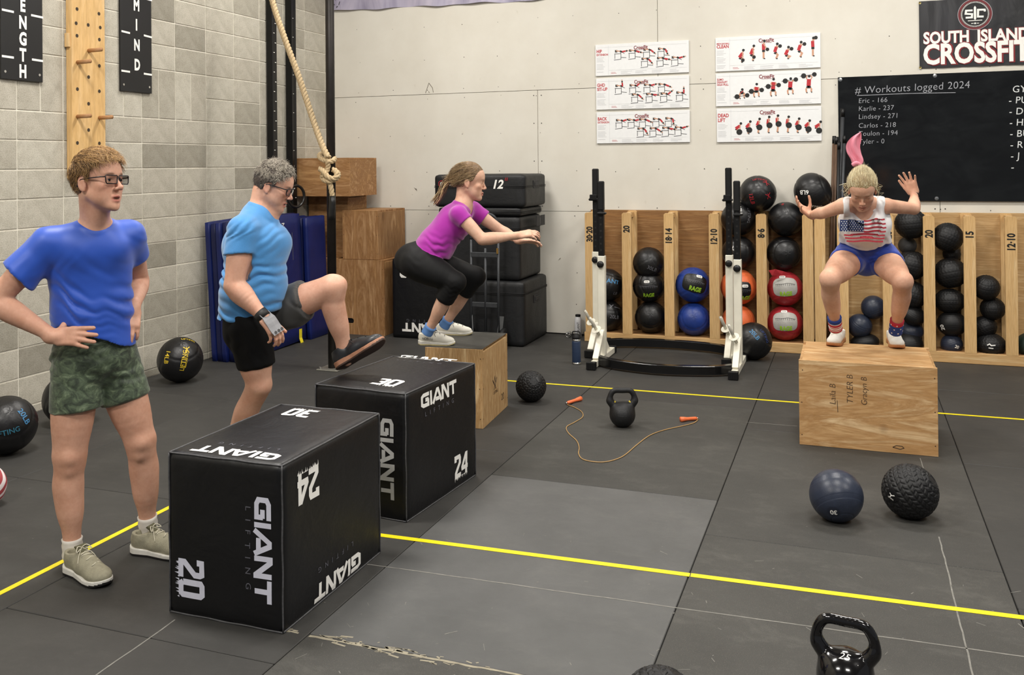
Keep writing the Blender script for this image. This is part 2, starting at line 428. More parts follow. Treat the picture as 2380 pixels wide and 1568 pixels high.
# chalk and scuff lines worn into the mats
ch = MB()
def chalk(pts, w=.007):
    v, f = stroke2d([[(p[0]+random.uniform(-.002, .002), p[1]+random.uniform(-.002, .002)) for p in pts]], w)
    ch.add([(p[0], p[1], .0006) for p in v], f)
def seg(a, b, n=14): return [(a[0]+(b[0]-a[0])*i/n, a[1]+(b[1]-a[1])*i/n) for i in range(n+1)]
chalk(seg((3.36, -5.47), (6.6, -5.36), 40)); chalk(seg((5.67, -3.15), (5.675, -3.5), 8), .004); chalk(seg((5.67, -4.35), (5.675, -6.4), 40), .006); chalk(seg((2.93, -6.15), (2.945, -6.9), 10), .006)
chalk(seg((4.66, -2.70), (4.98, -2.69), 4), .006)
for _ in range(70):
    x, y, a, l = random.uniform(3.5, 6.2), random.uniform(-6.8, -4.8), random.uniform(0, 3.1), random.uniform(.006, .05)
    chalk([(x, y), (x+l*math.cos(a), y+l*math.sin(a))], random.uniform(.0015, .004))
for _ in range(110):
    x, y = random.uniform(1.0, 6.6), random.uniform(-6.9, -1.2); chalk([(x, y), (x+.005, y+.004)], .003)
c_ = ch.build('chalk_marks', plain('chalk', '#77756f', .9, var=.25), floor); tag(c_, kind='stuff')
ch = MB()
v, f = stroke2d([seg((3.47, -6.085), (4.34, -6.075), 30)], .011); ch.add([(p[0], p[1]+random.uniform(-.003, .003), .0006) for p in v], f)
for _ in range(60):
    x = random.gauss(3.75, .2); y = -6.075+random.uniform(-.03, .03); v, f = stroke2d([[(x, y), (x+random.uniform(.005, .06), y+random.uniform(-.01, .01))]], random.uniform(.002, .009)); ch.add([(p[0], p[1], .0007) for p in v], f)
tag(ch.build('dried_glue', plain('dried_glue', '#8d8674', .9, var=.2), floor), kind='stuff')
# yellow floor tape
YEL = plain('yellow_tape', '#e8d417', .45, var=.08, scale=60)
def tape(a, b, w, label):
    v, f = stroke2d([[a, b]], w)
    o = MB().add([(p[0], p[1], .0004) for p in v]+[(p[0], p[1], .0014) for p in v], [tuple(q) for q in f]+[tuple(i+len(v) for i in q) for q in f]).build('floor_tape', YEL)
    tag(o, label, 'tape', 'yellow tape lines on the mats')
tape((2.14, -5.21), (4.679, -5.122), .034, 'bright yellow tape line crossing the floor right of the nearest padded box')
tape((4.683, -5.121), (7.4, -5.02), .034, 'bright yellow tape line running to the right edge behind the near kettlebell')
tape((2.125, -2.085), (7.4, -2.055), .030, 'thin yellow tape line running behind the plywood box at right')
tape((2.118, -6.9), (2.13, -2.1), .030, 'yellow tape line passing under the shoes of the man in royal blue')
# ------------------------------------------------------------------ block wall on the left
wl = MB().box((-.0985, -6.0, 2.4), (.19, 12.4, 5.2)).build('wall_left', MORTAR); tag(wl, kind='structure')
gap = .009; Bh = .2032; c0 = .500
ybs = [0.0, -(c0-.4064)] + [-(c0+m*.4064) for m in range(0, 16)]
def blk(y0, y1, z0, z1, cache={}):
    key = (round(y0-y1, 3), round(z1-z0, 3))
    if key not in cache:
        cache[key] = MB().box((0, 0, 0), (.012, key[0]-gap, key[1]-gap), ch=.0025).mesh('block')
    o = link('block', cache[key], BLOCK if len(cache[key].materials) == 0 else None, wl, loc=(-.004, (y0+y1)/2, (z0+z1)/2))
    return o
def blk_shared(y0, y1, z0, z1, cache={}):
    key = (round(y0-y1, 3), round(z1-z0, 3))
    if key not in cache:
        me = MB().box((0, 0, 0), (.012, key[0]-gap, key[1]-gap), ch=.0025).mesh('block'); me.materials.append(BLOCK); cache[key] = me
    o = bpy.data.objects.new('block', cache[key]); COL.objects.link(o); o.parent = wl
    o.location = (-.004+random.uniform(-.0012, .0012), (y0+y1)/2, (z0+z1)/2)
nrow = 17
for i in range(len(ybs)-1):
    y0, y1 = ybs[i], ybs[i+1]; m = i-2   # m: column index, joint m is at c0+m*.4064
    blk_shared(y0, y1, 0.0, .061)
    for n in range(nrow):
        z0 = .061+n*Bh
        if n == 10:
            if m in (2, 3): blk_shared(y0, y1, z0, z0+Bh)
            elif y0-y1 > .3: blk_shared(y0, (y0+y1)/2, z0, z0+2*Bh); blk_shared((y0+y1)/2, y1, z0, z0+2*Bh)
            else: blk_shared(y0, y1, z0, z0+2*Bh)
        elif n == 11:
            if m in (2, 3): blk_shared(y0, y1, z0, z0+Bh)
        else: blk_shared(y0, y1, z0, z0+Bh)
far = MB()
for i in range(26):
    for n in range(-1, 24):
        if i < 15 and n < nrow: continue
        y0 = -(c0+(i)*.4064); z0 = .061+n*Bh; hh = Bh if n >= 0 else .061
        if n < 0: z0 = 0
        far.box((-.004, y0-.2032, z0+hh/2), (.012, .4064-gap, hh-gap))
tag(far.build('far_blocks', BLOCK, wl), kind='stuff')
# ------------------------------------------------------------------ panelled wall at the back
wb = MB().box((5.0, .07, 2.5), (14, .1, 5.0)).build('wall_back', plain('panel_gap', '#2c2926', .9, var=0)); tag(wb, kind='structure')
def panel(x0, x1, z0, z1, g=.0018):
    MB().box((0, 0, 0), (x1-x0-2*g, .016, z1-z0-2*g), ch=.002).build('drywall_panel', DRY, wb, loc=((x0+x1)/2, .009+random.uniform(-.001, .001), (z0+z1)/2))
for z0, z1, xs in ((0.006, 1.218, (-.05, 2.385, 6.04, 9.7)), (1.218, 2.432, (-.05, 2.385, 6.04, 9.7)), (2.432, 3.65, (-.05, 3.60, 7.26, 10.9)), (3.65, 4.95, (-.05, 2.4, 6.04, 9.7))):
    for a, b in zip(xs[:-1], xs[1:]): panel(a, b, z0, z1)
sc = MB()
for z in (.3, .62, .92, 1.17, 1.27, 1.62, 2.0, 2.385, 2.48, 2.8, 3.15):
    for i in range(22):
        x = .35+i*.4064+random.uniform(-.03, .03); sc.disc((x, .0008, z+random.uniform(-.012, .012)), random.uniform(.003, .005), (0, -1, 0), 8)
for x in (2.345, 2.425, 6.0, 6.08):
    for z in (1.27, 1.5, 1.72, 2.1, 2.38): sc.disc((x, .0008, z), .0055, (0, -1, 0), 8)
tag(sc.build('screw_heads', plain('screw_head', '#26221e', .6, var=0), wb), kind='stuff')
sf = MB()
for (px, py, r) in [(962, 436, 10), (966, 442, 8), (958, 450, 4), (998, 213, 6), (1300, 603, 7), (957, 520, 5), (1060, 500, 4), (783, 45, 3)]:
    p = yat(px, py, 0); a = [(p[0]+r*.0022*random.uniform(-1, 1), -.0006, p[2]+r*.003*random.uniform(-1, 1)) for _ in range(3)]; sf.add(a, [(0, 1, 2)])
v, f = stroke2d([[(1.62, 2.447), (1.66, 2.55), (1.70, 2.50), (1.71, 2.45)]], .006)
P0 = yat(997, 205); sf.add([(P0[0]+p[0]-1.66, -.0008, p[1]) for p in v], f)
tag(sf.build('wall_scuffs', plain('torn_paper', '#6d6458', .9, var=.2), wb), kind='stuff')
# printed line of tiny text along the board seams (unreadable stencil)
ceil_ = MB().box((5, -6, 5.05), (14, 14, .1)).build('ceiling', plain('ceiling_paint', '#b9b6ae', .8, var=.05)); tag(ceil_, kind='structure')
# ------------------------------------------------------------------ more materials
PLYM = wood('plywood', '#d3b184', '#c2a070', '#dabc90', grain=(1.0, 9, 9), sc=2.2, knots=.35)
PLYV = wood('plywood_upright', '#b98f60', '#956c44', '#c69e72', grain=(5, 5, .8), sc=1.7, knots=.55, warp=2.0)
PLYH = wood('plywood_level', '#b98f60', '#956c44', '#c69e72', grain=(.8, 5, 5), sc=1.7, knots=.55, warp=2.0)
PLYDARK = wood('plywood_rack_back', '#a07648', '#86603a', '#b08a5c', grain=(.6, 9, 10), sc=3.2, knots=.8)
PLYLIGHT = wood('plywood_rack_back_light', '#cba878', '#b89463', '#d6b78a', grain=(.6, 9, 9), sc=3.0, knots=.5)
PLYBOX = wood('plywood_box_right', '#dab584', '#b48a5a', '#e2c498', grain=(.9, 6, 5), sc=1.5, knots=.45, warp=2.2)
PLYPEG = wood('plywood_pegboard', '#dfbb86', '#d5ae74', '#e8c898', grain=(9, 4, .8), sc=1.2, knots=.1)
PINE = wood('pine_stud', '#dcba88', '#d0aa74', '#e6ca9c', grain=(12, 12, .7), sc=1.8, knots=.55)
PINEH = wood('pine_stud_level', '#d9b684', '#cda570', '#e2c494', grain=(.7, 12, 12), sc=1.8, knots=.5)
def vinyl(name, c, rough=.42, wr=.35, edge=None):
    t = NT(name); v = t.coord(); n = t.noise(5, 4, .55, v, .4); n2 = t.noise(90, 3, .7, v)
    a = lin(c); col = t.ramp(n, [(.3, tuple(x*.85 for x in a[:3])), (.7, tuple(x*1.15 for x in a[:3]))])
    sc_ = t.ramp(t.noise(18, 6, .8, t.coord((1, 4, 1)), .5), [(.66, (0, 0, 0)), (.8, (1, 1, 1))])
    col = t.mix(t.math('MULTIPLY', sc_, .12), col, lin('#6a6a6c')); t.col(col)
    t.lk(t.math('MULTIPLY_ADD', n2, .25, rough-.1), t.b.inputs['Roughness']); t.b.inputs['Specular IOR Level'].default_value = .45
    t.bump(n, wr, .02); return t.m
VBLACK = vinyl('black_vinyl', '#0c0c0e'); VNAVY = vinyl('navy_tinted_vinyl', '#0c1220'); VSTACK = vinyl('black_vinyl_stack', '#141517', .5, .35)
PIPING = plain('piping', '#4c4c4e', .4, var=.3, scale=80)
def rot_z(a): c, s = math.cos(a), math.sin(a); return np.array([[c, -s, 0], [s, c, 0], [0, 0, 1.0]])
# ------------------------------------------------------------------ padded boxes
def soft_box(name, dims, mat, parent, r=.016, bulge=.006, seed=0, loc=(0, 0, 0), n=14):
    """rounded, slightly pillowed box centred in x,y with its base at z=0"""
    X, Y, Z = dims; vs = []; fs = []; rnd = np.random.RandomState(seed); ph = rnd.rand(6)*6
    def P(q):
        h = np.array([X/2, Y/2, Z/2]); p = q*h; inner = h-r
        c = np.clip(p, -inner, inner); d = p-c; l = np.linalg.norm(d)
        if l > 1e-9: p = c+d/l*r*min(1, l/r if l < r else 1)
        m = np.argmax(np.abs(q)); o = [i for i in range(3) if i != m]
        a, b = q[o[0]], q[o[1]]; e = max(0, (1-a*a)*(1-b*b))
        dd = bulge*e*(.6+.4*math.sin(3*a+ph[m])*math.sin(2.6*b+ph[m+3]))-.0025*math.sin(9*a+ph[m])*math.sin(5*b+ph[m+3])*e**.8
        p = p.copy(); p[m] += np.sign(q[m])*dd; return p+np.array([0, 0, Z/2])
    g = np.linspace(-1, 1, n+1); g = np.sign(g)*np.abs(g)**.6
    for ax in range(3):
        for sg in (-1, 1):
            o = len(vs); u, w = [i for i in range(3) if i != ax]
            for i in range(n+1):
                for j in range(n+1):
                    q = np.zeros(3); q[ax] = sg; q[u] = g[i]; q[w] = g[j]; vs.append(P(q))
            for i in range(n):
                for j in range(n):
                    f = (o+i*(n+1)+j, o+(i+1)*(n+1)+j, o+(i+1)*(n+1)+j+1, o+i*(n+1)+j+1)
                    flip = (sg < 0) ^ (ax == 1); fs.append(f[::-1] if flip else f)
    b = MB().add(vs, fs); me = b.mesh(name)
    import bmesh
    bm = bmesh.new(); bm.from_mesh(me); bmesh.ops.remove_doubles(bm, verts=bm.verts, dist=.0004); bm.to_mesh(me); bm.free()
    o = link(name, me, mat, parent, loc=loc, smooth=True); BODY[parent.name] = o; return o
BODY = {}
def piping(dims, parent, m, r=.0035, loc=(0, 0, 0), inset=.004):
    X, Y, Z = [d/2-inset for d in dims]; b = MB(); z = dims[2]/2
    for s in (-1, 1):
        for t in (-1, 1):
            for a, c in (((-X, s*Y, t*Z), (X, s*Y, t*Z)), ((s*X, -Y, t*Z), (s*X, Y, t*Z)), ((s*X, t*Y, -Z), (s*X, t*Y, Z))):
                n = 26; pts = []
                for i in range(n+1):
                    k = i/n; w = .0009*math.sin(k*17+s*3+t)*math.sin(k*math.pi); p = [a[j]+(c[j]-a[j])*k+w*(1 if j != int(np.argmax(np.abs(np.subtract(c, a)))) else 0) for j in range(3)]
                    pts.append((p[0]+loc[0], p[1]+loc[1], p[2]+z+loc[2]))
                b.tube(pts, r, 6)
    return b.build('piping', m, parent, smooth=True)
def px_face(fn, plane, *pix): return [fn(x, y, plane) for x, y in pix]
# nearest padded box: 20 in wide, 30 in deep, 24 in tall
d = (.510, .765, .612)
nb = empty('plyometric_box', (3.1225, -5.727, 0), 'nearest padded black box, its front face marked 20', 'plyo box', 'padded black boxes')
nbody = soft_box('padded_cover', d, VBLACK, nb, seed=3); piping(d, nb, PIPING)
GW = giant2d(1.0)
def face_text(par, vf, c, right, up, m, nm='lettering'):
    decal_on(par, BODY[par.name], vf, np.array(c, float), right, up, m, nm)
def lifting(h, sp=2.6): return text2d('LIFTING', h, .004, sx=1.15, space=sp)
LAV = plain('blue_lit_white_print', '#d5d6e4', .5, var=.04); GR2 = plain('dim_grey_print', '#5c5c64', .5, var=.05)  # first one: white print of the front face, bluish daylight put into its colour
yf = -5.727-.3825
c = yat(612, 1278, yf); face_text(nb, sh(GW, s=.072), c, (0, 0, -1), (1, 0, 0), LAV)
c = yat(578, 1272, yf); face_text(nb, lifting(.022), c, (0, 0, -1), (1, 0, 0), GR2)
c = yat(446, 1346, yf); face_text(nb, digits2d('20', .118), c, (0, 0, -1), (1, 0, 0), LAV, 'number')
xf = 3.1225+.255
c = xat(715, 1128, xf); face_text(nb, digits2d('24', .120), c, (0, -1, 0), (0, 0, -1), WHITE, 'number')
c = xat(786, 1338, xf); face_text(nb, sh(GW, s=.068), c, (0, -1, 0), (0, 0, -1), WHITE)
c = xat(780, 1300, xf); c = np.array([xf, c[1], c[2]+.012]); face_text(nb, lifting(.02), c, (0, -1, 0), (0, 0, -1), GR2)
c = zat(548, 1052, .612); face_text(nb, sh(GW, s=.070), c, (-1, 0, 0), (0, -1, 0), WHITE)
c = zat(562, 1046, .612); face_text(nb, lifting(.020), c+np.array([0, .045, 0]), (-1, 0, 0), (0, -1, 0), GR2)
c = zat(697, 961, .612); face_text(nb, digits2d('30', .115), c, (-1, 0, 0), (0, -1, 0), WHITE, 'number')
# middle padded box, turned a little
a = math.radians(-4.5); R = rot_z(a); cor = np.array([3.3325, -4.998, 0]); ctr = cor+R @ np.array([-.2625, .375, 0])
mb = empty('plyometric_box', tuple(ctr), 'padded black box under the lifted shoe of the man in sky blue', 'plyo box', 'padded black boxes', rz=a)
d2 = (.525, .75, .612); soft_box('padded_cover', d2, VBLACK, mb, seed=8, bulge=.008); piping(d2, mb, PIPING)
ex, ey = R @ np.array([1, 0, 0]), R @ np.array([0, 1, 0])
def on_plane(px, py, p0, n):
    r_ = ray(px, py); t = ((p0-CAM) @ n)/(r_ @ n); return CAM+t*r_
c = on_plane(1020, 914, cor, ex); face_text(mb, sh(GW, s=.070), c, ey, (0, 0, 1), WHITE)
c = c+np.array([0, 0, -.068]); face_text(mb, lifting(.022), c, ey, (0, 0, 1), GR2)
c = on_plane(1071, 1078, cor, ex); face_text(mb, digits2d('24', .118), c, ey, (0, 0, 1), WHITE, 'number')
c = on_plane(901, 1066, cor, -ey); face_text(mb, sh(GW, s=.072), c, (0, 0, -1), ex, plain('grey_white_print', '#a9a9a7', .5, var=.04))
c = zat(902, 890, .612); face_text(mb, digits2d('30', .118), c, ex, ey, WHITE, 'number')
c = zat(992, 833, .612); face_text(mb, sh(GW, s=.066), c, ex, ey, WHITE)
c = zat(978, 840, .612)-ey*.02; face_text(mb, lifting(.02), c, ex, ey, GR2)
# padded box by the back crates
fb = empty('plyometric_box', (1.34, -.395, 0), 'padded black box at the back, beside the plywood crates', 'plyo box', 'padded black boxes')
soft_box('padded_cover', (.51, .58, .775), VBLACK, fb, seed=5)
c = yat(948, 628, -.685); face_text(fb, digits2d('20', .145), c, (-1, 0, 0), (0, 0, -1), WHITE, 'number')
c = yat(984, 762, -.685); face_text(fb, sh(GW, s=.085), c, (-1, 0, 0), (0, 0, -1), WHITE)
c = yat(984, 746, -.685); face_text(fb, lifting(.026), c, (-1, 0, 0), (0, 0, -1), GR2)
# ------------------------------------------------------------------ stack of black foam blocks
def foam(z0, z1, x0, x1, label, lid=True, y0=-.75, y1=-.10, seed=0):
    t = empty('foam_block', ((x0+x1)/2, (y0+y1)/2, z0), label, 'foam block', 'tall stack of black foam blocks')
    D = (x1-x0, y1-y0, z1-z0); soft_box('padded_cover', D, VSTACK, t, r=.035 if D[2] > .2 else .02, bulge=.006, seed=seed)
    if lid:
        b = MB(); X, Y = D[0]/2+.004, D[1]/2+.004; zz = D[2]-.11 if D[2] > .2 else D[2]*.5
        for q in (zz, zz-.012):
            pts = [(cx*(X-.034)+.034*math.cos(a), cy*(Y-.034)+.034*math.sin(a), q) for cx, cy, a0 in ((1, 1, 0), (-1, 1, 90), (-1, -1, 180), (1, -1, 270)) for a in [math.radians(a0+k*18) for k in range(6)]]
            b.tube(pts, .0035, 5, closed=True)
        b.build('zip_seam', RUBBER, t, smooth=True)
        if D[2] > .2:
            h = MB(); h.box((X+.002, 0, D[2]*.68), (.008, .17, .075), ch=.003).box((X+.008, 0, D[2]*.68), (.01, .12, .035), ch=.003).build('side_handle', plain('webbing', '#2c2c2d', .7), t)
    return t
f1 = foam(0, .603, 1.63, 2.485, 'lowest and largest black foam block of the tall stack', seed=1, y0=-.78, y1=-.05)
f2 = foam(.607, 1.205, 1.63, 2.44, 'second black foam block from the bottom of the tall stack', seed=2)
f3 = foam(1.208, 1.285, 1.62, 2.45, 'thin black foam slab between the two top blocks of the tall stack', seed=3)
f4 = foam(1.288, 1.598, 1.575, 2.495, 'topmost black foam block, marked 12, of the tall stack', seed=4)
s_ = MB()
for q in (0.02, .16): s_.box((.478, q, -.06), (.006, .12, .10), ch=.002)
s_.build('hanging_flap', plain('webbing', '#2c2c2d', .7), f3)
c = yat(1159, 428, -.75); decal(f4, text2d('12', .078, .03, .25, 1.0), c, (1, 0, 0), (0, 0, 1), WHITE, 'number', .008)
c = yat(1177, 420, -.75); decal(f4, stroke2d([[(-.008, .0), (-.004, .03)], [(.008, .0), (.012, .03)]], .007), c, (1, 0, 0), (0, 0, 1), REDP, 'inch_mark', .008)
c = yat(1051, 428, -.75); decal(f4, text2d('PROFORM'[:3], .026, .03, 0, 1.5), c, (1, 0, 0), (0, 0, 1), WHITE, 'lettering', .008)
hx = [(math.sin(k*math.pi/3), math.cos(k*math.pi/3)) for k in range(7)]
c = yat(1027, 427, -.75); decal(f4, stroke2d([[(x*.032, y*.032) for x, y in hx]], .006), c, (1, 0, 0), (0, 0, 1), REDP, 'emblem', .008)
decal(f4, stroke2d([[(-.012, -.014), (-.006, .008), (.012, .012)]], .011), c, (1, 0, 0), (0, 0, 1), WHITE, 'emblem', .009)
# ------------------------------------------------------------------ hand truck
ht = empty('hand_truck', (2.16, -.93, 0), 'black steel hand truck parked before the foam block stack', 'hand truck')
DKST = plain('dark_grey_steel', '#3d3f42', .45, .4, var=.15)
b = MB()
for x in (-.14, .13): b.tube([(x, 0, .12), (x, .02, 1.02)], .013, 8)
b.build('side_rail', DKST, ht, smooth=True)
MB().tube([(0, .012, .16), (0, .022, .92)], .014, 6).build('centre_rail', DKST, ht, smooth=True)
MB().tube(smoothpath([(.13, .02, 1.0), (.128, .0, 1.16), (.07, -.02, 1.235), (-.07, -.02, 1.235), (-.13, 0, 1.16), (-.14, .02, 1.0)], 6), .014, 8).build('handle', DKST, ht, smooth=True)
for z in (.40, .86): MB().box((-.005, .01, z), (.28, .012, .045), ch=.003).build('cross_bar', DKST, ht)
for x in (-.16, .17):
    MB().lathe([(.02, -.025), (.085, -.022), (.095, -.01), (.095, .01), (.085, .022), (.02, .025)], 20, (0, 0, 0), R=np.array([[0, 0, 1], [0, 1, 0], [-1, 0, 0.]])).build('wheel', RUBBER, ht, loc=(x, .03, .096), smooth=True)
    MB().beam((x*.8, .0, .12), (x*.9, .02, .30), .008, .05).build('wheel_guard', plain('worn_steel', '#6d6f70', .4, .5), ht)
MB().box((0, -.06, .006), (.33, .16, .008)).build('toe_plate', DKST, ht)
MB().box((.128, .005, .90), (.014, .03, .05)).build('clip', plain('brass', '#b08a4a', .35, .8), ht)
# ------------------------------------------------------------------ plywood crates in the corner
def crate(name, x0, x1, y0, y1, z0, z1, m, label, hole=None, group='plywood boxes stacked in the corner', thick=.018, rz=0, top=None, cat='plywood box'):
    cx, cy = (x0+x1)/2, (y0+y1)/2
    t = empty(name, (cx, cy, z0), label, cat, group, rz=rz); X, Y, Z = x1-x0, y1-y0, z1-z0; th = thick; e = .0007
    if hole is None: MB().box((0, -Y/2+th/2, Z/2), (X-2*e, th, Z-2*e), ch=.0015).build('front_panel', m, t)
    else:
        hx, hz, hw, hh = hole; b = MB(); N = 20; outer = []; inner = []
        for k in range(N):
            a = 2*math.pi*(k+.5)/N; c, s = math.cos(a), math.sin(a)
            inner.append((hx+(hw/2-hh/2)*(1 if c > 0 else -1)+hh/2*c, hz+hh/2*s))
            q = max(abs(c)/(X/2), abs(s)/(Z/2)); outer.append([c/q, Z/2+s/q])
        for cxx, czz in ((X/2, 0), (X/2, Z), (-X/2, 0), (-X/2, Z)):
            j = min(range(N), key=lambda i: (outer[i][0]-cxx)**2+(outer[i][1]-czz)**2); outer[j] = [cxx, czz]
        vs = []; 
        for y in (-Y/2, -Y/2+th):
            vs += [(p[0], y, p[1]) for p in outer]+[(p[0], y, p[1]) for p in inner]
        fs = []
        for k in range(N):
            j = (k+1) % N; fs += [(k, j, N+j, N+k), (2*N+k, 3*N+k, 3*N+j, 2*N+j), (N+k, N+j, 3*N+j, 3*N+k), (k, 2*N+k, 2*N+j, j)]
        b.add(vs, fs).build('front_panel', m, t)
        MB().box((hx, -Y/2+th+.02, hz), (hw*.9, .002, hh*.9)).build('slot_shade', BLK, t)  # black sheet behind the slot, added for the shade inside the box
    MB().box((0, Y/2-th/2, Z/2), (X-2*e, th, Z-2*e), ch=.0015).build('back_panel', m, t)
    for s in (-1, 1): MB().box((s*(X/2-th/2), 0, (Z-th)/2), (th, Y-2*th-2*e, Z-th-2*e), ch=.0015).build('side_panel', m, t)
    MB().box((0, 0, Z-th/2), (X-2*th-2*e, Y-2*th-2*e, th), ch=.0015).build('top_panel', top or m, t)
    s2 = MB()
    for sx in (-1, 1):
        for k in range(3):
            s2.disc((sx*(X/2-.012-random.uniform(0, .01)), -Y/2, Z*(.12+.38*k)), .0035, (0, -1, 0), 6); s2.disc((X/2, sx*(Y/2-.012), Z*(.12+.38*k)), .0035, (1, 0, 0), 6)
    tag(s2.build('screws', plain('dark_screw', '#4a3422', .6), t), kind='stuff')
    return t
crate('plywood_crate', .44, .985, -.655, -.05, 0, .750, PLYV, 'tall plywood box on the floor with a dark oval handle slot', hole=(-.13, .135, .115, .052))
crate('plywood_crate', .005, .432, -.60, -.05, 0, .750, PLYV, 'tall plywood box on the floor, mostly hidden behind the blue mats')
crate('plywood_crate', .515, .918, -.65, -.04, .752, 1.243, PLYV, 'plywood box resting on the slotted box, below the topmost one')
crate('plywood_crate', .03, .497, -.50, -.10, .752, 1.383, PLYH, 'shaded plywood box behind the pole, under the topmost box')
crate('plywood_crate', -.0, .655, -.74, -.17, 1.385, 1.772, PLYH, 'topmost plywood box of the corner stack, wide and low')
# ------------------------------------------------------------------ jump boxes in use
wbx = crate('plywood_jump_box', 5.012, 5.768, -3.095, -2.47, 0, .508, PLYBOX, 'plywood jump box with handwriting under the woman in the flag tank top', group='plywood jump boxes in use', cat='jump box')
INK = plain('marker_ink', '#3b2a1c', .7, var=0)
def on_front(px, py): return yat(px, py, -3.095)
for s, px, py, h in (('Laila B', 1935, 915, .034), ('TYLER B', 1975, 903, .034), ('Gracyn B', 2008, 908, .032)):
    decal(wbx, text2d(s, h, -.012, .15, .95), on_front(px, py), (0, 0, 1), (-1, 0, 0), INK, 'handwriting', .0008)
decal(wbx, stroke2d([[(-.07, 0), (.0, .003)]], .003), on_front(1947, 930), (0, 0, 1), (-1, 0, 0), INK, 'handwriting', .0008)
decal(wbx, stroke2d([[(-.03, 0), (-.01, .012), (.02, .01), (.03, 0), (.01, -.008), (-.03, 0)]], .004), on_front(2088, 1040), (1, 0, 0), (0, 0, 1), INK, 'handwriting', .0008)
a = math.radians(4.5); R = rot_z(a); cor = np.array([3.100, -3.402, 0]); ctr = cor+R @ np.array([-.196, .30, 0])
SCUF = mat_rubber('scuffed_black_top', '#34332f', '#77756a', .2, .5, .5)
w3 = crate('plywood_jump_box', -.196+ctr[0], .196+ctr[0], ctr[1]-.30, ctr[1]+.30, 0, .508, wood('plywood_box_middle', '#cfae80', '#a98558', '#d6ba8e', grain=(8, 8, 1.1), sc=2.0, knots=.2, warp=2.5), 'plywood jump box with a black top under the woman in magenta', group='plywood jump boxes in use', rz=a, cat='jump box')
top = MB().box((0, 0, .5088), (.385, .59, .003), ch=.001).build('black_top_sheet', SCUF, w3)
ex = R @ np.array([1, 0, 0]); ey = R @ np.array([0, 1, 0])
c = on_plane(1150, 890, cor, ex); decal(w3, join2d([stroke2d([[(-.05, .03), (-.02, .0), (.0, .045), (.02, 0), (.05, .03)], [(0, 0), (-.02, -.04)], [(0, 0), (.02, -.04)]], .009), sh(text2d('LIFTING', .02, 0), .02, -.06)]), c, ey, (0, 0, 1), INK, 'burnt_logo', .001)
c = on_plane(1168, 920, cor, ex); decal(w3, text2d('20', .045, 0), c, ey, (0, 0, 1), INK, 'number', .001)
# ------------------------------------------------------------------ ball racks
def stud(par, x, y, z0, z1, w=.089, dep=.038, m=PINE, nm='post', tilt=0):
    b = MB(); h = z1-z0; X, Y = w/2, dep/2; c = .012
    vs = [(-X, -Y, 0), (X, -Y, 0), (X, Y, 0), (-X, Y, 0), (-X, -Y, h-c), (X, -Y, h-c), (X, Y, h-c), (-X, Y, h-c), (-X+c, -Y, h), (X-c, -Y, h), (X-c, Y, h), (-X+c, Y, h)]
    fs = [(0, 3, 2, 1), (0, 1, 5, 4), (1, 2, 6, 5), (2, 3, 7, 6), (3, 0, 4, 7), (4, 5, 9, 8), (5, 6, 10, 9), (6, 7, 11, 10), (7, 4, 8, 11), (8, 9, 10, 11)]
    return b.add(vs, fs).build(nm, m, par, loc=(x, y, z0))
def rack(x0, x1, posts, nums, label, backm, extra_end=None):
    r = empty('ball_rack', ((x0+x1)/2, -.17, 0), label, 'ball rack', 'wooden ball racks'); ox = (x0+x1)/2
    MB().box((0, .156, .622), (x1-x0, .012, 1.235), ch=.002).build('back_panel', backm, r)
    MB().box((0, -.112, .045), (x1-x0, .038, .088), ch=.003).build('bottom_rail', PINEH, r)
    MB().box((0, .02, .08), (x1-x0-.01, .21, .018), ch=.002).build('shelf', PLYH, r)
    for i, px in enumerate(posts):
        X = yat(px, 640, -.30)[0]
        p = stud(r, X-ox, -.112, .09, 1.225)
        stud(r, X-ox, .13, .095, 1.235, nm='rear_post')
        MB().box((X-ox, .008, 1.20), (.038, .2, .05), ch=.003).build('top_cleat', PINEH, r)
        if nums[i]:
            v, f = text2d(nums[i], .056, .036, 0, .80, 1.0)
            o = decal(p, (v, f), (X, -.301, 1.225-.06-(.055+.018*len(nums[i]))), (0, 0, 1), (-1, 0, 0), BLK, 'lettering', .0008)
    return r
xl = yat(1357, 640, -.3)[0]; xm = yat(1890.5, 640, -.3)[0]; xm2 = yat(1893, 640, -.3)[0]
LR = rack(xl, xm, [1371, 1457, 1555, 1660, 1770, 1878], ['30·20', '20', '18·14', '12·10', '8·6', ''], 'long wooden ball rack on the left, holding the leather medicine balls', PLYDARK)
RR = rack(xm2, 7.6, [1906, 1959, 2065, 2160, 2254.5, 2351], ['', '', '35·20', '20', '15', '12·10'], 'wooden ball rack on the right, below the chalkboard, holding rubber slam balls', PLYLIGHT)
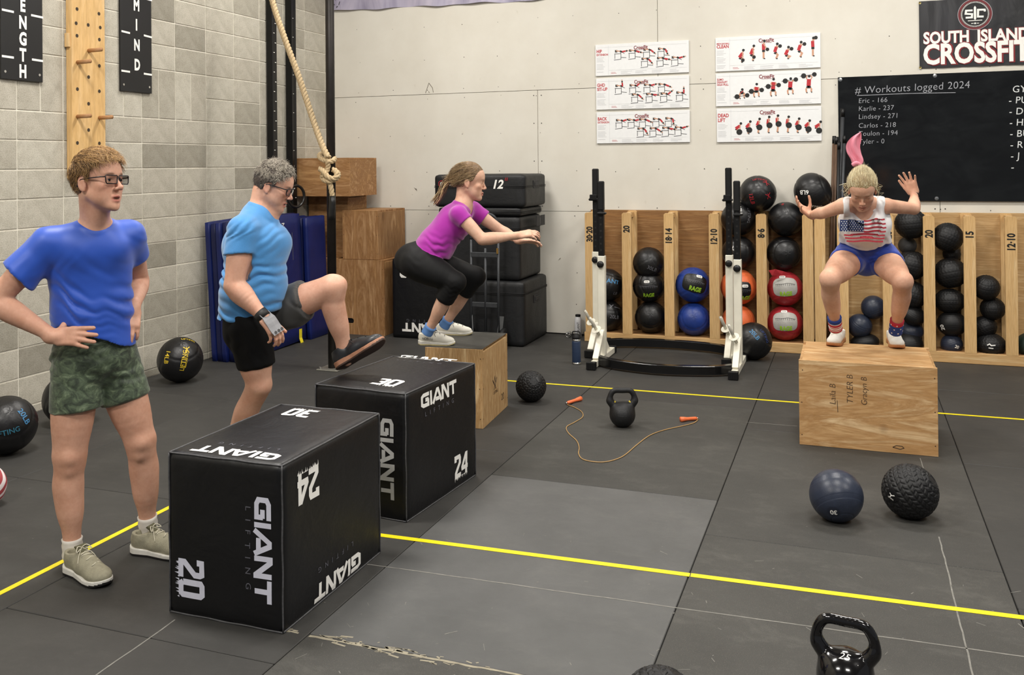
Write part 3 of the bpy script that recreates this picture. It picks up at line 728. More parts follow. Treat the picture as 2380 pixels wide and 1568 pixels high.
# ------------------------------------------------------------------ balls
def ball_mesh(kind, R, nu=96, nv=64, seed=0, sag=0.0):
    rs = np.random.RandomState(seed)
    th = (np.arange(nv+1)/nv)*math.pi; ph = (np.arange(nu)/nu)*2*math.pi
    T, Pp = np.meshgrid(th, ph, indexing='ij'); lat = math.pi/2-T
    r = np.ones_like(T)
    if kind == 'med':
        g = lambda x, w: np.exp(-(x/w)**2)
        r -= .022*g(np.abs(lat)-.72, .040)
        mer = np.minimum(np.mod(Pp, math.pi/3), math.pi/3-np.mod(Pp, math.pi/3)); r -= .020*g(mer*np.cos(lat), .038)*(np.abs(lat) < .72)
        r += .006*np.cos(3*2*Pp/2)*np.cos(lat)**2
        r += .004*np.sin(46*lat+2*np.sin(Pp*3))*g(np.mod(Pp+.5, 2*math.pi)-math.pi, .16)*(np.abs(lat) < .6)
        r += .004*np.sin(5*Pp+rs.rand()*6)*np.sin(7*lat)
    elif kind == 'tread':
        nb_ = 9; u = (lat+math.pi/2)/math.pi*nb_; fr = u-np.floor(u); tri = np.abs(fr-.5)*2
        n_ = np.maximum(6, np.round(22*np.cos(lat))); cell = np.floor(u); n_ = np.maximum(4, np.round(30*np.cos((cell+.5)/nb_*math.pi-math.pi/2)))
        w = np.mod(Pp/(2*math.pi)*n_+tri*.55, 1.0)
        h = np.clip((.5-np.abs(w-.5)-.13)*9, 0, 1)*np.clip((tri-.12)*8, 0, 1)*np.clip((.97-tri)*14, 0, 1)
        r += .026*h*(np.abs(lat) < 1.32)
        r -= .012*(np.abs(lat) > 1.40)
    elif kind == 'smooth':
        for q in (.35, .42, .49, -.35, -.42, -.49, 1.15, -1.15): r -= .016*np.exp(-((lat-q)/.016)**2)
    x, y, z = r*np.cos(lat)*np.cos(Pp), r*np.cos(lat)*np.sin(Pp), r*np.sin(lat)
    V = np.stack([x, y, z], -1)*R
    vs = [V[0, 0]]+[V[i, j] for i in range(1, nv) for j in range(nu)]+[V[nv, 0]]; fs = []
    for j in range(nu):
        fs.append((0, 1+j, 1+(j+1) % nu)); L = 1+(nv-2)*nu; fs.append((len(vs)-1, L+(j+1) % nu, L+j))
    for i in range(nv-2):
        for j in range(nu): a = 1+i*nu; fs.append((a+j, a+nu+j, a+nu+(j+1) % nu, a+(j+1) % nu))
    me = bpy.data.meshes.new('ball'); me.from_pydata([tuple(p) for p in vs], [], fs); me.update()
    me.polygons.foreach_set('use_smooth', [True]*len(me.polygons)); return me
def leather(name, c, rough=.38):
    t = NT(name); v = t.coord(); n = t.noise(9, 4, .6, v, .6); n2 = t.noise(120, 3, .6, v); a = lin(c)
    t.col(t.ramp(n, [(.3, tuple(x*.8 for x in a[:3])), (.7, tuple(x*1.2 for x in a[:3]))]))
    t.lk(t.math('MULTIPLY_ADD', n2, .2, rough-.08), t.b.inputs['Roughness']); t.b.inputs['Specular IOR Level'].default_value = .5
    t.bump(n, .5, .008); return t.m
LB = leather('black_leatherette', '#0f0f11'); LBL = leather('blue_leatherette', '#1f3a86'); LO = leather('orange_leatherette', '#dc6a3a', .45)
LR_ = leather('red_leatherette', '#a3262e', .45); LG = leather('grey_leatherette', '#a6a49e', .5)
SLAMB = plain('slam_ball_rubber', '#171718', .5, var=.15, bump=.2, spec=.35); SLAMN = plain('navy_slam_rubber', '#2b3140', .36, var=.15, bump=.1, spec=.4)
LIME = plain('lime_print', '#8fb82c', .5, var=.1); CYANP = plain('blue_print', '#3f7fae', .5, var=.1); YELP = plain('yellow_print', '#d8b92c', .5, var=.05)
DGREY = plain('dark_outline_print', '#3a3a3c', .6, var=0)
MED = {}
def base_ball(kind, R, mat, seed=0, res=(96, 64)):
    k = (kind, round(R, 3), mat.name, seed)
    if k not in MED: me = ball_mesh(kind, R, res[0], res[1], seed); me.materials.append(mat); MED[k] = me
    return MED[k]
FACE = None
def ball(name, px, py, Y=None, R=.16, kind='med', mat=None, label='', cat='medicine ball', group=None, z=None, rot=(0, 0, 0), pos=None, scale=(1, 1, 1), seed=0, res=(96, 64)):
    P = np.array(pos, float) if pos is not None else yat(px, py, Y)
    if z is not None: P[2] = z
    t = empty(name, tuple(P), label, cat, group)
    o = bpy.data.objects.new('ball_shell', base_ball(kind, R, mat, seed, res)); COL.objects.link(o); o.parent = t
    o.rotation_euler = rot; o.scale = scale
    return t
def look(t):  # unit vector from the ball towards the camera and the screen's right and up there
    n = CAM-np.array(t.location); n /= np.linalg.norm(n); up = np.array([0, 0, 1.0])-n*n[2]; up /= np.linalg.norm(up); return n, up, np.cross(up, n)
def on_ball(t, vf, R, u, v, rot, m, name='lettering', k=1.012, flat=1.0, **kw):
    """print on the ball at screen offset (u,v) (fractions of R), turned by rot degrees"""
    n, up, rt = look(t); d = n*math.sqrt(max(.05, 1-u*u-v*v))+rt*u+up*v; r = math.radians(rot)
    U = up-d*(up @ d); U /= np.linalg.norm(U); Rr = np.cross(U, d); uu = U*math.cos(r)+Rr*-math.sin(r)
    return sphere_decal(t, vf, R, d, uu, m, name, k, mx=R*.12, **kw)
gM = 'medicine balls on the left rack'
def patch2d(w, h, r=.25, n=6):
    pts = []
    for cx, cy, a0 in ((w/2-r*h, h/2-r*h, 0), (-w/2+r*h, h/2-r*h, 90), (-w/2+r*h, -h/2+r*h, 180), (w/2-r*h, -h/2+r*h, 270)):
        for k in range(n+1): a = math.radians(a0+90*k/n); pts.append((cx+r*h*math.cos(a), cy+r*h*math.sin(a)))
    # concentric rings for wrapping
    V = [(0, 0)]; F = []; N = len(pts)
    for s in np.linspace(.2, 1, 5): V += [(p[0]*s, p[1]*s) for p in pts]
    for k in range(N): F.append((0, 1+k, 1+(k+1) % N))
    for i in range(4):
        for k in range(N): a = 1+i*N; F.append((a+k, a+N+k, a+N+(k+1) % N, a+(k+1) % N))
    return np.array(V), F
def rage(t, R, u, v, rot, panel, thread, oval=(0, .5), txt=(0, -.38), lace=(0, 0.05), lacec=None, ph=1.15, pw=1.55, pc=(0, 0)):
    if panel is not None: on_ball(t, patch2d(R*pw, R*ph), R, u+pc[0], v+pc[1], rot, panel, 'panel', 1.014)
    L = []
    for k in range(11): x = (k-5)*.115*R; L += [[(x, -.05*R), (x+.02*R, .06*R)]]
    L += [[(x*R, .07*R+.02*R*math.sin(x*9)) for x in np.linspace(-.65, .65, 12)]]
    on_ball(t, stroke2d(L, .018*R), R, u+lace[0], v+lace[1], rot, lacec or thread, 'lacing', 1.02)
    on_ball(t, patch2d(R*.34, R*.16, .4), R, u+oval[0], v+oval[1], rot, WHITE, 'weight_label', 1.022)
    on_ball(t, text2d('14 lbs', R*.075, .01), R, u+oval[0], v+oval[1], rot, BLK, 'lettering', 1.027)
    on_ball(t, text2d('RAGE', R*.24, .05, 0, .8), R, u+txt[0], v+txt[1], rot, LIME, 'lettering', 1.022)
# bay 1
b = ball('medicine_ball', 1412, 748, -.165, .150, mat=LB, label='black ball marked 20LB at the bottom of the first rack bay', group=gM, z=.235, rot=(.3, .1, .4))
on_ball(b, text2d('20LB', .034, .0), .15, .45, -.1, -6, GREYP); on_ball(b, stroke2d([[(-.02, .02), (0, 0), (.02, .025)], [(0, 0), (-.01, -.02)], [(.03, 0), (.11, .012)]], .008), .15, .25, .55, -10, GREYP, 'emblem')
b = ball('medicine_ball', 1413, 690, -.165, .155, mat=LB, label='black ball with blue lettering, upper one in the first rack bay', group=gM, z=.525, rot=(.1, .3, .9))
on_ball(b, text2d('GIANT', .040, .02, 0, 1.1), .155, .15, .25, -8, CYANP); on_ball(b, text2d('LB', .028), .155, .45, -.5, -6, GREYP)
# bay 2
b = ball('medicine_ball', 1513, 752, -.165, .150, mat=LB, label='plain black ball at the bottom of the second rack bay', group=gM, z=.238, rot=(1.2, .2, .1))
b = ball('medicine_ball', 1508, 688, -.165, .150, mat=LB, label='black ball with lime lettering and white label in the second rack bay', group=gM, z=.528, rot=(1.2, .0, .5), seed=2)
rage(b, .15, 0, -.05, 2, None, GREYP, lace=(0, -.02), txt=(.0, -.5), oval=(-.12, .32))
b = ball('medicine_ball', 1508, 611, -.165, .150, mat=LB, label='dark ball marked 30LB, topmost in the second rack bay', group=gM, rot=(.6, .9, .5), seed=3)
on_ball(b, text2d('30LB', .034), .15, .2, -.35, -20, GREYP)
# bay 3
b = ball('medicine_ball', 1613, 755, -.165, .152, mat=LBL, label='plain royal blue ball at the bottom of the third rack bay', group=gM, z=.238, rot=(1.2, .2, .1))
b = ball('medicine_ball', 1611, 674, -.165, .162, mat=LBL, label='royal blue ball with black panel, upper one in the third rack bay', group=gM, z=.556, rot=(1.2, .5, .5), seed=2)
rage(b, .162, .0, .05, -14, LB, GREYP, pw=1.75, ph=1.2, pc=(.1, .05), txt=(.12, -.28), oval=(.35, .42), lace=(.1, .12))
# bay 4
b = ball('medicine_ball', 1716, 755, -.165, .150, mat=LO, label='orange ball at the bottom of the fourth rack bay, behind the white uprights', group=gM, z=.238, rot=(1.2, .2, .1))
b = ball('medicine_ball', 1717, 685, -.165, .162, mat=LO, label='orange ball with black panel, second from the bottom of the fourth rack bay', group=gM, z=.553, rot=(1.2, .5, .5), seed=2)
rage(b, .162, 0, -.1, 2, LB, GREYP, pw=1.75, ph=1.0, pc=(0, -.08), txt=(.3, -.5), oval=(.35, .15), lace=(.15, -.15))
b = ball('medicine_ball', 1717, 600, -.165, .150, mat=LB, label='black ball marked 10LB, third from the bottom of the fourth rack bay', group=gM, z=.868, rot=(.2, .2, .1))
on_ball(b, text2d('10LB', .034, .01), .15, -.35, .25, -12, WHITE)
b = ball('medicine_ball', 1716, 520, -.165, .155, mat=LB, label='black ball marked 10LB with sideways lettering, at the top of the fourth rack bay', group=gM, z=1.175, rot=(.9, .2, .1), seed=2)
on_ball(b, text2d('10LB', .034, .01), .155, .1, .45, -84, WHITE); on_ball(b, text2d('LIFTING', .03, 0), .155, .62, .2, -100, GREYP)
# bay 5
b = ball('medicine_ball', 1825, 762, -.165, .155, mat=LR_, label='red ball with light grey panel at the bottom of the fifth rack bay', group=gM, z=.243, rot=(1.2, .5, .5))
rage(b, .155, 0, .05, 2, LG, BLK, pw=1.75, ph=1.25, pc=(0, .05), oval=(-.05, .6), txt=(.05, -.35), lace=(0, .15))
b = ball('medicine_ball', 1825, 682, -.165, .155, mat=LR_, label='red ball with light grey panel, second from the bottom of the fifth rack bay', group=gM, z=.553, rot=(1.2, .5, .5), seed=2)
rage(b, .155, 0, .05, 4, LG, BLK, pw=1.75, ph=1.25, pc=(0, .05), oval=(-.15, .6), txt=(.05, -.35), lace=(0, .15))
MB().add(*[[tuple(np.array(p)) for p in [(-.10, -.16, .13), (-.02, -.155, .03+.11), (.06, -.12, .145), (-.13, -.15, .175), (-.07, -.17, .19), (.0, -.15, .17)]], [(0, 1, 4, 3), (1, 2, 5, 4)]]).build('torn_flap', LR_, b)
b = ball('medicine_ball', 1822, 600, -.165, .152, mat=LB, label='shiny plain black ball, third from the bottom of the fifth rack bay', group=gM, z=.868, rot=(1.5, .0, .3), seed=4)
b = ball('medicine_ball', 1826, 517, -.165, .155, mat=LB, label='black ball at the top of the fifth rack bay, below the two loose ones', group=gM, z=1.176, rot=(.5, .7, .3), seed=5)
on_ball(b, text2d('8', .03), .155, -.15, .85, 0, REDP)
# loose on top
b = ball('medicine_ball', 1761, 450, -.165, .165, mat=LB, label='black ball marked 12LB in red, lying on top of the left rack', group='medicine balls lying on top of the rack', rot=(.5, .7, .3), seed=6)
on_ball(b, text2d('12LB', .036, .01), .165, -.3, -.3, -82, REDP)
for (u, v_) in ((.45, .6), (.55, -.1)): on_ball(b, stroke2d([[(-.025, .02), (0, 0), (.0, .03), (0, 0), (.025, .02)], [(0, 0), (-.015, -.03)], [(0, 0), (.015, -.03)]], .006), .165, u, v_, 20, REDP, 'emblem')
on_ball(b, text2d('LIFTING', .024, .0), .165, .1, .78, -4, REDP)
b = ball('medicine_ball', 1889, 447, -.165, .168, mat=LB, label='slumped black ball marked 6LB upside down, lying on top of the rack', group='medicine balls lying on top of the rack', rot=(.3, 1.2, .3), seed=7, scale=(1.06, 1, .95))
on_ball(b, text2d('6LB', .036, .01), .168, -.42, -.0, 180, WHITE, k=1.03)
on_ball(b, text2d('LIFTING', .022, .0), .168, .15, -.72, -5, WHITE, k=1.03)
# loose on the floor
b = ball('medicine_ball', 1762, 790, None, .158, mat=LB, label='black ball marked 20LB on the floor at the foot of the white stand', group='medicine balls lying on the floor', pos=(4.52, -.66, .157), rot=(.3, .8, .3), seed=8)
on_ball(b, text2d('20LB', .036, .01), .158, .08, .35, -50, CYANP); on_ball(b, text2d('LIFTING', .026, .0), .158, .62, .3, -70, plain('navy_print', '#2a3f78', .5))
b = ball('medicine_ball', 405, 838, None, .176, mat=LB, label='black ball marked 14LB in yellow, against the block wall', group='medicine balls lying on the floor', pos=(.35, -2.93, .176), rot=(.5, .3, .3), seed=9)
on_ball(b, text2d('14LB', .036, .01), .176, -.55, .12, -100, YELP); on_ball(b, text2d('LIFTING', .034, .01), .176, .15, -.05, 80, YELP); on_ball(b, text2d('MEDICINE BALL', .012, .01), .176, .27, -.05, 80, YELP)
on_ball(b, stroke2d([[(-.025, .02), (0, 0), (.0, .03), (0, 0), (.025, .02)], [(0, 0), (-.015, -.03)], [(0, 0), (.015, -.03)]], .007), .176, .28, .42, 0, YELP, 'emblem'); on_ball(b, text2d('LIFTING', .022, .01), .176, .35, .84, -30, YELP)
b = ball('medicine_ball', 128, 936, None, .17, mat=LB, label='black and red ball marked 18LB, half hidden behind green shorts', group='medicine balls lying on the floor', pos=(.47, -4.18, .17), rot=(.5, .3, .3), seed=10)
on_ball(b, text2d('18LB', .040, .02), .17, -.48, .0, 68, WHITE)
on_ball(b, patch2d(.24, .24, .1), .17, .42, -.35, 25, LR_, 'panel', 1.012)
b = ball('medicine_ball', -5, 992, None, .17, mat=LB, label='black ball marked 20LB cut by the left edge of the picture', group='medicine balls lying on the floor', pos=(.60, -4.80, .17), rot=(.9, .1, .9), seed=11)
on_ball(b, text2d('20LB', .034, .01), .17, .55, .22, -65, CYANP); on_ball(b, text2d('LIFTING', .03, .01), .17, .0, -.25, 10, plain('teal_print', '#2f6f86', .5))
# slam balls in the right rack
gS = 'slam balls on the right rack'
def slam(px, py, R, kind, mat, label, Y=-.165, scale=(1, 1, 1), txt=None, z=None, rot=None):
    b = ball('slam_ball', px, py, Y, R, kind, mat, label, 'slam ball', gS, scale=scale, rot=rot or (random.uniform(-.6, .6), random.uniform(-.6, .6), random.uniform(0, 3)), z=z)
    if txt: on_ball(b, text2d(txt[0], R*.28, .02), R*max(scale), txt[1], txt[2], txt[3], WHITE, 'lettering', 1.02)
    return b
TRES = dict()
slam(2112, 797, .115, 'smooth', SLAMB, 'black ball at the bottom of the bay marked 35, behind her raised shoe', scale=(1, 1, .8))
slam(2118, 768, .098, 'smooth', SLAMN, 'small navy ball beside the star patterned sock', Y=-.12, scale=(1, 1, .85))
slam(2121, 731, .105, 'smooth', SLAMB, 'black ball marked 25 beside the red and blue sock', scale=(1, 1, .8), txt=('25', -.75, .0, -10))
slam(2119, 685, .118, 'tread', SLAMB, 'black treaded ball beside the knee of the woman in the flag top')
slam(2118, 616, .125, 'tread', SLAMB, 'black treaded ball beside the hem of the blue shorts')
slam(2109, 570, .075, 'smooth', plain('grey_rubber', '#3c3c3c', .6), 'small dark grey ball under the top ball of the bay marked 35', Y=-.08)
slam(2117, 520, .128, 'tread', SLAMB, 'topmost treaded ball of the bay marked 35, under her raised arm', Y=-.19)
slam(2212, 800, .088, 'smooth', SLAMN, 'small navy ball marked 20 at the bottom of the bay marked 20', txt=('20', .45, -.2, -15))
slam(2212, 752, .118, 'smooth', SLAMB, 'black ball marked 20, second from the bottom of the bay marked 20', scale=(1, 1, .9), txt=('20', -.6, -.3, 100))
slam(2207, 699, .118, 'tread', SLAMB, 'treaded ball in the middle of the bay marked 20', scale=(1, 1, .88))
slam(2209, 634, .127, 'tread', SLAMB, 'large treaded ball, second from the top of the bay marked 20')
slam(2212, 590, .070, 'tread', SLAMB, 'small treaded ball wedged behind the two top balls of the bay marked 20', Y=-.08)
slam(2203, 551, .120, 'tread', SLAMB, 'topmost ball of the bay marked 20', Y=-.19)
b = slam(2302, 801, .118, 'tread', SLAMB, 'treaded ball with white emblem at the bottom of the bay marked 15', scale=(1, 1, .82))
on_ball(b, stroke2d([[(-.03, .0), (-.012, .012), (.0, 0), (.03, .005)], [(-.02, -.02), (.015, -.022)]], .008), .118, .05, -.05, 0, WHITE, 'emblem', 1.05)
slam(2287, 760, .100, 'tread', SLAMB, 'treaded ball, second from the bottom of the bay marked 15', scale=(1, 1, .9), Y=-.13)
slam(2307, 717, .095, 'tread', SLAMB, 'treaded ball, second from the top of the bay marked 15', Y=-.15)
slam(2292, 668, .103, 'tread', SLAMB, 'topmost treaded ball of the bay marked 15', Y=-.19)
slam(2010, 795, .120, 'smooth', SLAMB, 'flattened black ball at the bottom of the bay between her feet', scale=(1, 1, .62))
slam(1998, 757, .105, 'smooth', SLAMN, 'blue grey ball in the bay between her legs', Y=-.17)
slam(2030, 714, .103, 'smooth', SLAMN, 'topmost dark navy ball in the bay between her legs', Y=-.15)
slam(2392, 800, .112, 'smooth', plain('dark_green_rubber', '#1f3029', .5), 'dark green ball cut by the right edge of the picture', scale=(1, 1, .85))
# slam balls on the floor
gF = 'slam balls lying on the floor'
b = ball('slam_ball', 0, 0, None, .122, 'smooth', SLAMN, 'smooth navy ball marked 30 on the mats at right', 'slam ball', gF, pos=(5.235, -4.29, .116), scale=(1, 1, .985), rot=(-.75, .12, .5), res=(128, 96))
on_ball(b, patch2d(.055, .048, .45), .122, -.1, -.60, 5, plain('navy_patch', '#1c2130', .5), 'patch', 1.008); on_ball(b, text2d('30', .022, .03), .122, -.1, -.62, 183, WHITE, k=1.012)
b = ball('slam_ball', 0, 0, None, .124, 'tread', SLAMB, 'tyre treaded ball on the mats beside the navy one', 'slam ball', gF, pos=(5.563, -4.13, .120), rot=(.35, .9, .2), res=(300, 200))
on_ball(b, patch2d(.062, .062, .5), .124, -.62, -.22, 15, plain('black_patch', '#0c0c0d', .4), 'patch', 1.035); on_ball(b, join2d([stroke2d([[(-.012, .006), (0, 0), (.014, .008)], [(0, 0), (-.006, -.01)]], .004), sh(text2d('LIFTING', .006, .01), 0, -.014)]), .124, -.62, -.22, -30, WHITE, 'emblem', 1.045)
b = ball('slam_ball', 0, 0, None, .107, 'tread', SLAMB, 'tyre treaded ball beside the black topped plywood box', 'slam ball', gF, pos=(3.165, -2.625, .106), rot=(.9, .5, .2), res=(240, 160))
on_ball(b, patch2d(.05, .05, .5), .107, .55, .45, 15, plain('black_patch', '#0c0c0d', .4), 'patch', 1.03)
b = ball('slam_ball', 0, 0, None, .115, 'tread', SLAMB, 'tyre treaded ball cut by the bottom edge of the picture', 'slam ball', gF, pos=tuple(np.append(zat(1534, 1648, .115)[:2], .112)), rot=(.2, .5, .9), res=(300, 200))
# ------------------------------------------------------------------ implicit surfaces (smooth blends, surface nets)
class Field:
    def __init__(s, lo, hi, h):
        s.h = h; s.lo = np.array(lo, float); n = np.ceil((np.array(hi)-s.lo)/h).astype(int)+1
        s.n = n; s.F = np.full(n, 1.0, np.float32); s.ax = [s.lo[i]+h*np.arange(n[i]) for i in range(3)]
    def sub(s, lo, hi, pad):
        a = np.clip(np.floor((np.array(lo)-pad-s.lo)/s.h).astype(int), 0, s.n); b = np.clip(np.ceil((np.array(hi)+pad-s.lo)/s.h).astype(int)+1, 0, s.n)
        sl = tuple(slice(a[i], b[i]) for i in range(3))
        if any(b[i] <= a[i] for i in range(3)): return None, None
        return sl, (s.ax[0][sl[0]][:, None, None].astype(np.float32), s.ax[1][sl[1]][None, :, None].astype(np.float32), s.ax[2][sl[2]][None, None, :].astype(np.float32))
    def add(s, prim, k=.02, mode='u'):
        lo, hi, fn = prim; sl, P = s.sub(lo, hi, k+3*s.h+.012)
        if sl is None: return s
        d = fn(P).astype(np.float32); A = s.F[sl]
        if mode == 'u':
            if k <= 0: s.F[sl] = np.minimum(A, d)
            else: hh = np.clip(k-np.abs(A-d), 0, None)/k; s.F[sl] = np.minimum(A, d)-hh*hh*k*.25
        elif mode == 's':
            d = -d
            if k <= 0: s.F[sl] = np.maximum(A, d)
            else: hh = np.clip(k-np.abs(A-d), 0, None)/k; s.F[sl] = np.maximum(A, d)+hh*hh*k*.25
        return s
    def displace(s, fn, band=.03):
        m = np.abs(s.F) < band; i = np.nonzero(m)
        P = [s.ax[q][i[q]] for q in range(3)]; s.F[m] += fn(*P).astype(np.float32); return s
    def mesh(s, name):
        F = s.F; F[0], F[-1] = np.maximum(F[0], .001), np.maximum(F[-1], .001); F[:, 0] = np.maximum(F[:, 0], .001); F[:, -1] = np.maximum(F[:, -1], .001)
        F[:, :, 0] = np.maximum(F[:, :, 0], .001); F[:, :, -1] = np.maximum(F[:, :, -1], .001)
        ins = F < 0; n = F.shape; c8 = np.zeros((n[0]-1, n[1]-1, n[2]-1), np.int8)
        for a in (0, 1):
            for b in (0, 1):
                for c in (0, 1): c8 += ins[a:n[0]-1+a, b:n[1]-1+b, c:n[2]-1+c]
        act = (c8 > 0) & (c8 < 8); I = np.argwhere(act); idx = np.full(act.shape, -1, np.int64); idx[act] = np.arange(len(I))
        acc = np.zeros((len(I), 3)); cnt = np.zeros(len(I)); off = np.array([(a, b, c) for a in (0, 1) for b in (0, 1) for c in (0, 1)])
        vals = [F[I[:, 0]+o[0], I[:, 1]+o[1], I[:, 2]+o[2]].astype(float) for o in off]
        for i in range(8):
            for j in range(i+1, 8):
                if np.abs(off[i]-off[j]).sum() != 1: continue
                m = (vals[i] < 0) != (vals[j] < 0); t = np.where(m, vals[i]/np.where(m, vals[i]-vals[j], 1), 0)
                acc += np.where(m[:, None], off[i]+t[:, None]*(off[j]-off[i]), 0); cnt += m
        V = (I+acc/cnt[:, None])*s.h+s.lo; Q = []
        for ax in range(3):
            o1, o2 = [i for i in range(3) if i != ax]; sl0 = [slice(None)]*3; sl1 = [slice(None)]*3
            sl0[ax] = slice(0, -1); sl1[ax] = slice(1, None); sc_ = ins[tuple(sl0)] != ins[tuple(sl1)]
            E_ = np.argwhere(sc_); E_ = E_[(E_[:, o1] > 0) & (E_[:, o2] > 0) & (E_[:, o1] < n[o1]-1) & (E_[:, o2] < n[o2]-1)]
            def g(d1, d2):
                q = E_.copy(); q[:, o1] += d1; q[:, o2] += d2; return idx[q[:, 0], q[:, 1], q[:, 2]]
            q = np.stack([g(-1, -1), g(0, -1), g(0, 0), g(-1, 0)], 1); a_in = ins[E_[:, 0], E_[:, 1], E_[:, 2]]
            fl = a_in if ax != 1 else ~a_in
            q[~fl] = q[~fl][:, ::-1]; Q.append(q)
        Q = np.concatenate(Q); Q = Q[(Q >= 0).all(1)]
        me = bpy.data.meshes.new(name); me.vertices.add(len(V)); me.vertices.foreach_set('co', V.astype(np.float32).ravel())
        me.loops.add(len(Q)*4); me.loops.foreach_set('vertex_index', Q.astype(np.int32).ravel())
        me.polygons.add(len(Q)); me.polygons.foreach_set('loop_start', np.arange(0, len(Q)*4, 4, dtype=np.int32))
        me.update(calc_edges=True); me.validate(); me.polygons.foreach_set('use_smooth', [True]*len(me.polygons)); return me, V
def _bb(*ps):
    P = np.array([p for p, r in ps]); r = np.array([r for p, r in ps])[:, None]; return (P-r).min(0), (P+r).max(0)
def cone(a, b, ra, rb=None):
    rb = ra if rb is None else rb; a = np.array(a, float); b = np.array(b, float); d = b-a; L2 = max(d @ d, 1e-12); lo, hi = _bb((a, ra), (b, rb))
    def fn(P):
        x, y, z = P[0]-a[0], P[1]-a[1], P[2]-a[2]; t = np.clip((x*d[0]+y*d[1]+z*d[2])/L2, 0, 1)
        return np.sqrt((x-t*d[0])**2+(y-t*d[1])**2+(z-t*d[2])**2)-(ra+t*(rb-ra))
    return lo, hi, fn
def ell(c, r, R=None):
    c = np.array(c, float); r = np.array(r, float); R = np.eye(3) if R is None else np.array(R, float); m = r.max()   # R columns: local axes
    e = np.sqrt((R**2 @ (r**2)))
    def fn(P):
        x, y, z = P[0]-c[0], P[1]-c[1], P[2]-c[2]; k0 = 0; k1 = 0
        for i in range(3):
            q = x*R[0, i]+y*R[1, i]+z*R[2, i]; k0 = k0+(q/r[i])**2; k1 = k1+(q/r[i]**2)**2
        k0 = np.sqrt(k0); return k0*(k0-1)/np.maximum(np.sqrt(k1), 1e-6)
    return c-e, c+e, fn
def tubee(a, b, xd, ra, rb):
    """tapered tube of elliptical section: ra=(half width along xd, half depth)"""
    a = np.array(a, float); b = np.array(b, float); d = b-a; L = np.linalg.norm(d); w = d/L; xd = np.array(xd, float); xd = xd-w*(xd @ w); xd /= np.linalg.norm(xd); yd = np.cross(w, xd)
    m = max(*ra, *rb); lo, hi = _bb((a, m), (b, m))
    def fn(P):
        x, y, z = P[0]-a[0], P[1]-a[1], P[2]-a[2]; s_ = x*w[0]+y*w[1]+z*w[2]; t = np.clip(s_/L, 0, 1); e = s_-t*L
        u = x*xd[0]+y*xd[1]+z*xd[2]; v = x*yd[0]+y*yd[1]+z*yd[2]; A = ra[0]+t*(rb[0]-ra[0]); B = ra[1]+t*(rb[1]-ra[1]); C_ = np.minimum(A, B)
        k0 = np.sqrt((u/A)**2+(v/B)**2+(e/C_)**2); k1 = np.sqrt((u/A**2)**2+(v/B**2)**2+(e/C_**2)**2)
        return k0*(k0-1)/np.maximum(k1, 1e-6)
    return lo, hi, fn
def rbox(c, hd, R=None, r=.005):
    c = np.array(c, float); hd = np.array(hd, float)-r; R = np.eye(3) if R is None else np.array(R, float); e = np.abs(R) @ (hd+r)
    def fn(P):
        x, y, z = P[0]-c[0], P[1]-c[1], P[2]-c[2]; o = 0; m = -1e9
        for i in range(3):
            q = np.abs(x*R[0, i]+y*R[1, i]+z*R[2, i])-hd[i]; o = o+np.maximum(q, 0)**2; m = np.maximum(m, q)
        return np.sqrt(o)+np.minimum(m, 0)-r
    return c-e, c+e, fn
def capped(prim, *planes):
    """keep only the side of each plane its normal points away from"""
    lo, hi, fn = prim
    def g(P):
        d = fn(P)
        for p, n in planes:
            n = np.array(n, float); n = n/np.linalg.norm(n); d = np.maximum(d, (P[0]-p[0])*n[0]+(P[1]-p[1])*n[1]+(P[2]-p[2])*n[2])
        return d
    return lo, hi, g
def less(prim, other, k=0):
    lo, hi, fn = prim; f2 = other[2]; return lo, hi, lambda P: np.maximum(fn(P), -f2(P))
def both(prim, other):
    lo, hi, fn = prim; f2 = other[2]; return lo, hi, lambda P: np.maximum(fn(P), f2(P))
# ------------------------------------------------------------------ kettlebells
def kettlebell(name, pos, rz, H, W_, Rb, th, mat, label, lean=0.0):
    """H total height, W_ outer handle width, Rb body radius, th handle radius"""
    f = Field((-W_/2-.03, -Rb-.03, -.02), (W_/2+.03, Rb+.03, H+.03), .003)
    cz = Rb*.93; f.add(ell((0, 0, cz), (Rb, Rb, Rb)), .0)
    w = W_/2-th; top = H-th
    pts = [(-Rb*.62, 0, cz+Rb*.62), (-w*.93, 0, cz+Rb*.98), (-w, 0, top-.055), (-w*.86, 0, top-.02), (-w*.6, 0, top), (0, 0, top+.001), (w*.6, 0, top), (w*.86, 0, top-.02), (w, 0, top-.055), (w*.93, 0, cz+Rb*.98), (Rb*.62, 0, cz+Rb*.62)]
    P = smoothpath(pts, 4)
    for a, b in zip(P[:-1], P[1:]): f.add(cone(a, b, th*1.02, th), .003)
    f.add(cone((-Rb*.55, 0, cz+Rb*.55), pts[1], th*1.5, th), .03); f.add(cone((Rb*.55, 0, cz+Rb*.55), pts[9], th*1.5, th), .03)
    f.F = np.maximum(f.F, (-(f.ax[2]))[None, None, :]+0.0).astype(np.float32)
    me, V = f.mesh('casting'); t = empty(name, pos, label, 'kettlebell', 'kettlebells on the mats', rz=rz); link('casting', me, mat, t); return t, Rb, cz
CASTM = plain('matt_cast_iron', '#1b1b1c', .55, .2, var=.2, scale=60, bump=.3, bscale=150)
CASTG = plain('glossy_cast_iron', '#121113', .16, .3, var=.1, coat=.6)
k1, Rb, cz = kettlebell('kettlebell', (3.925, -3.05, 0), math.radians(20), .246, .196, .083, .0165, CASTM, 'matt black kettlebell with yellow collars between the rope handles')
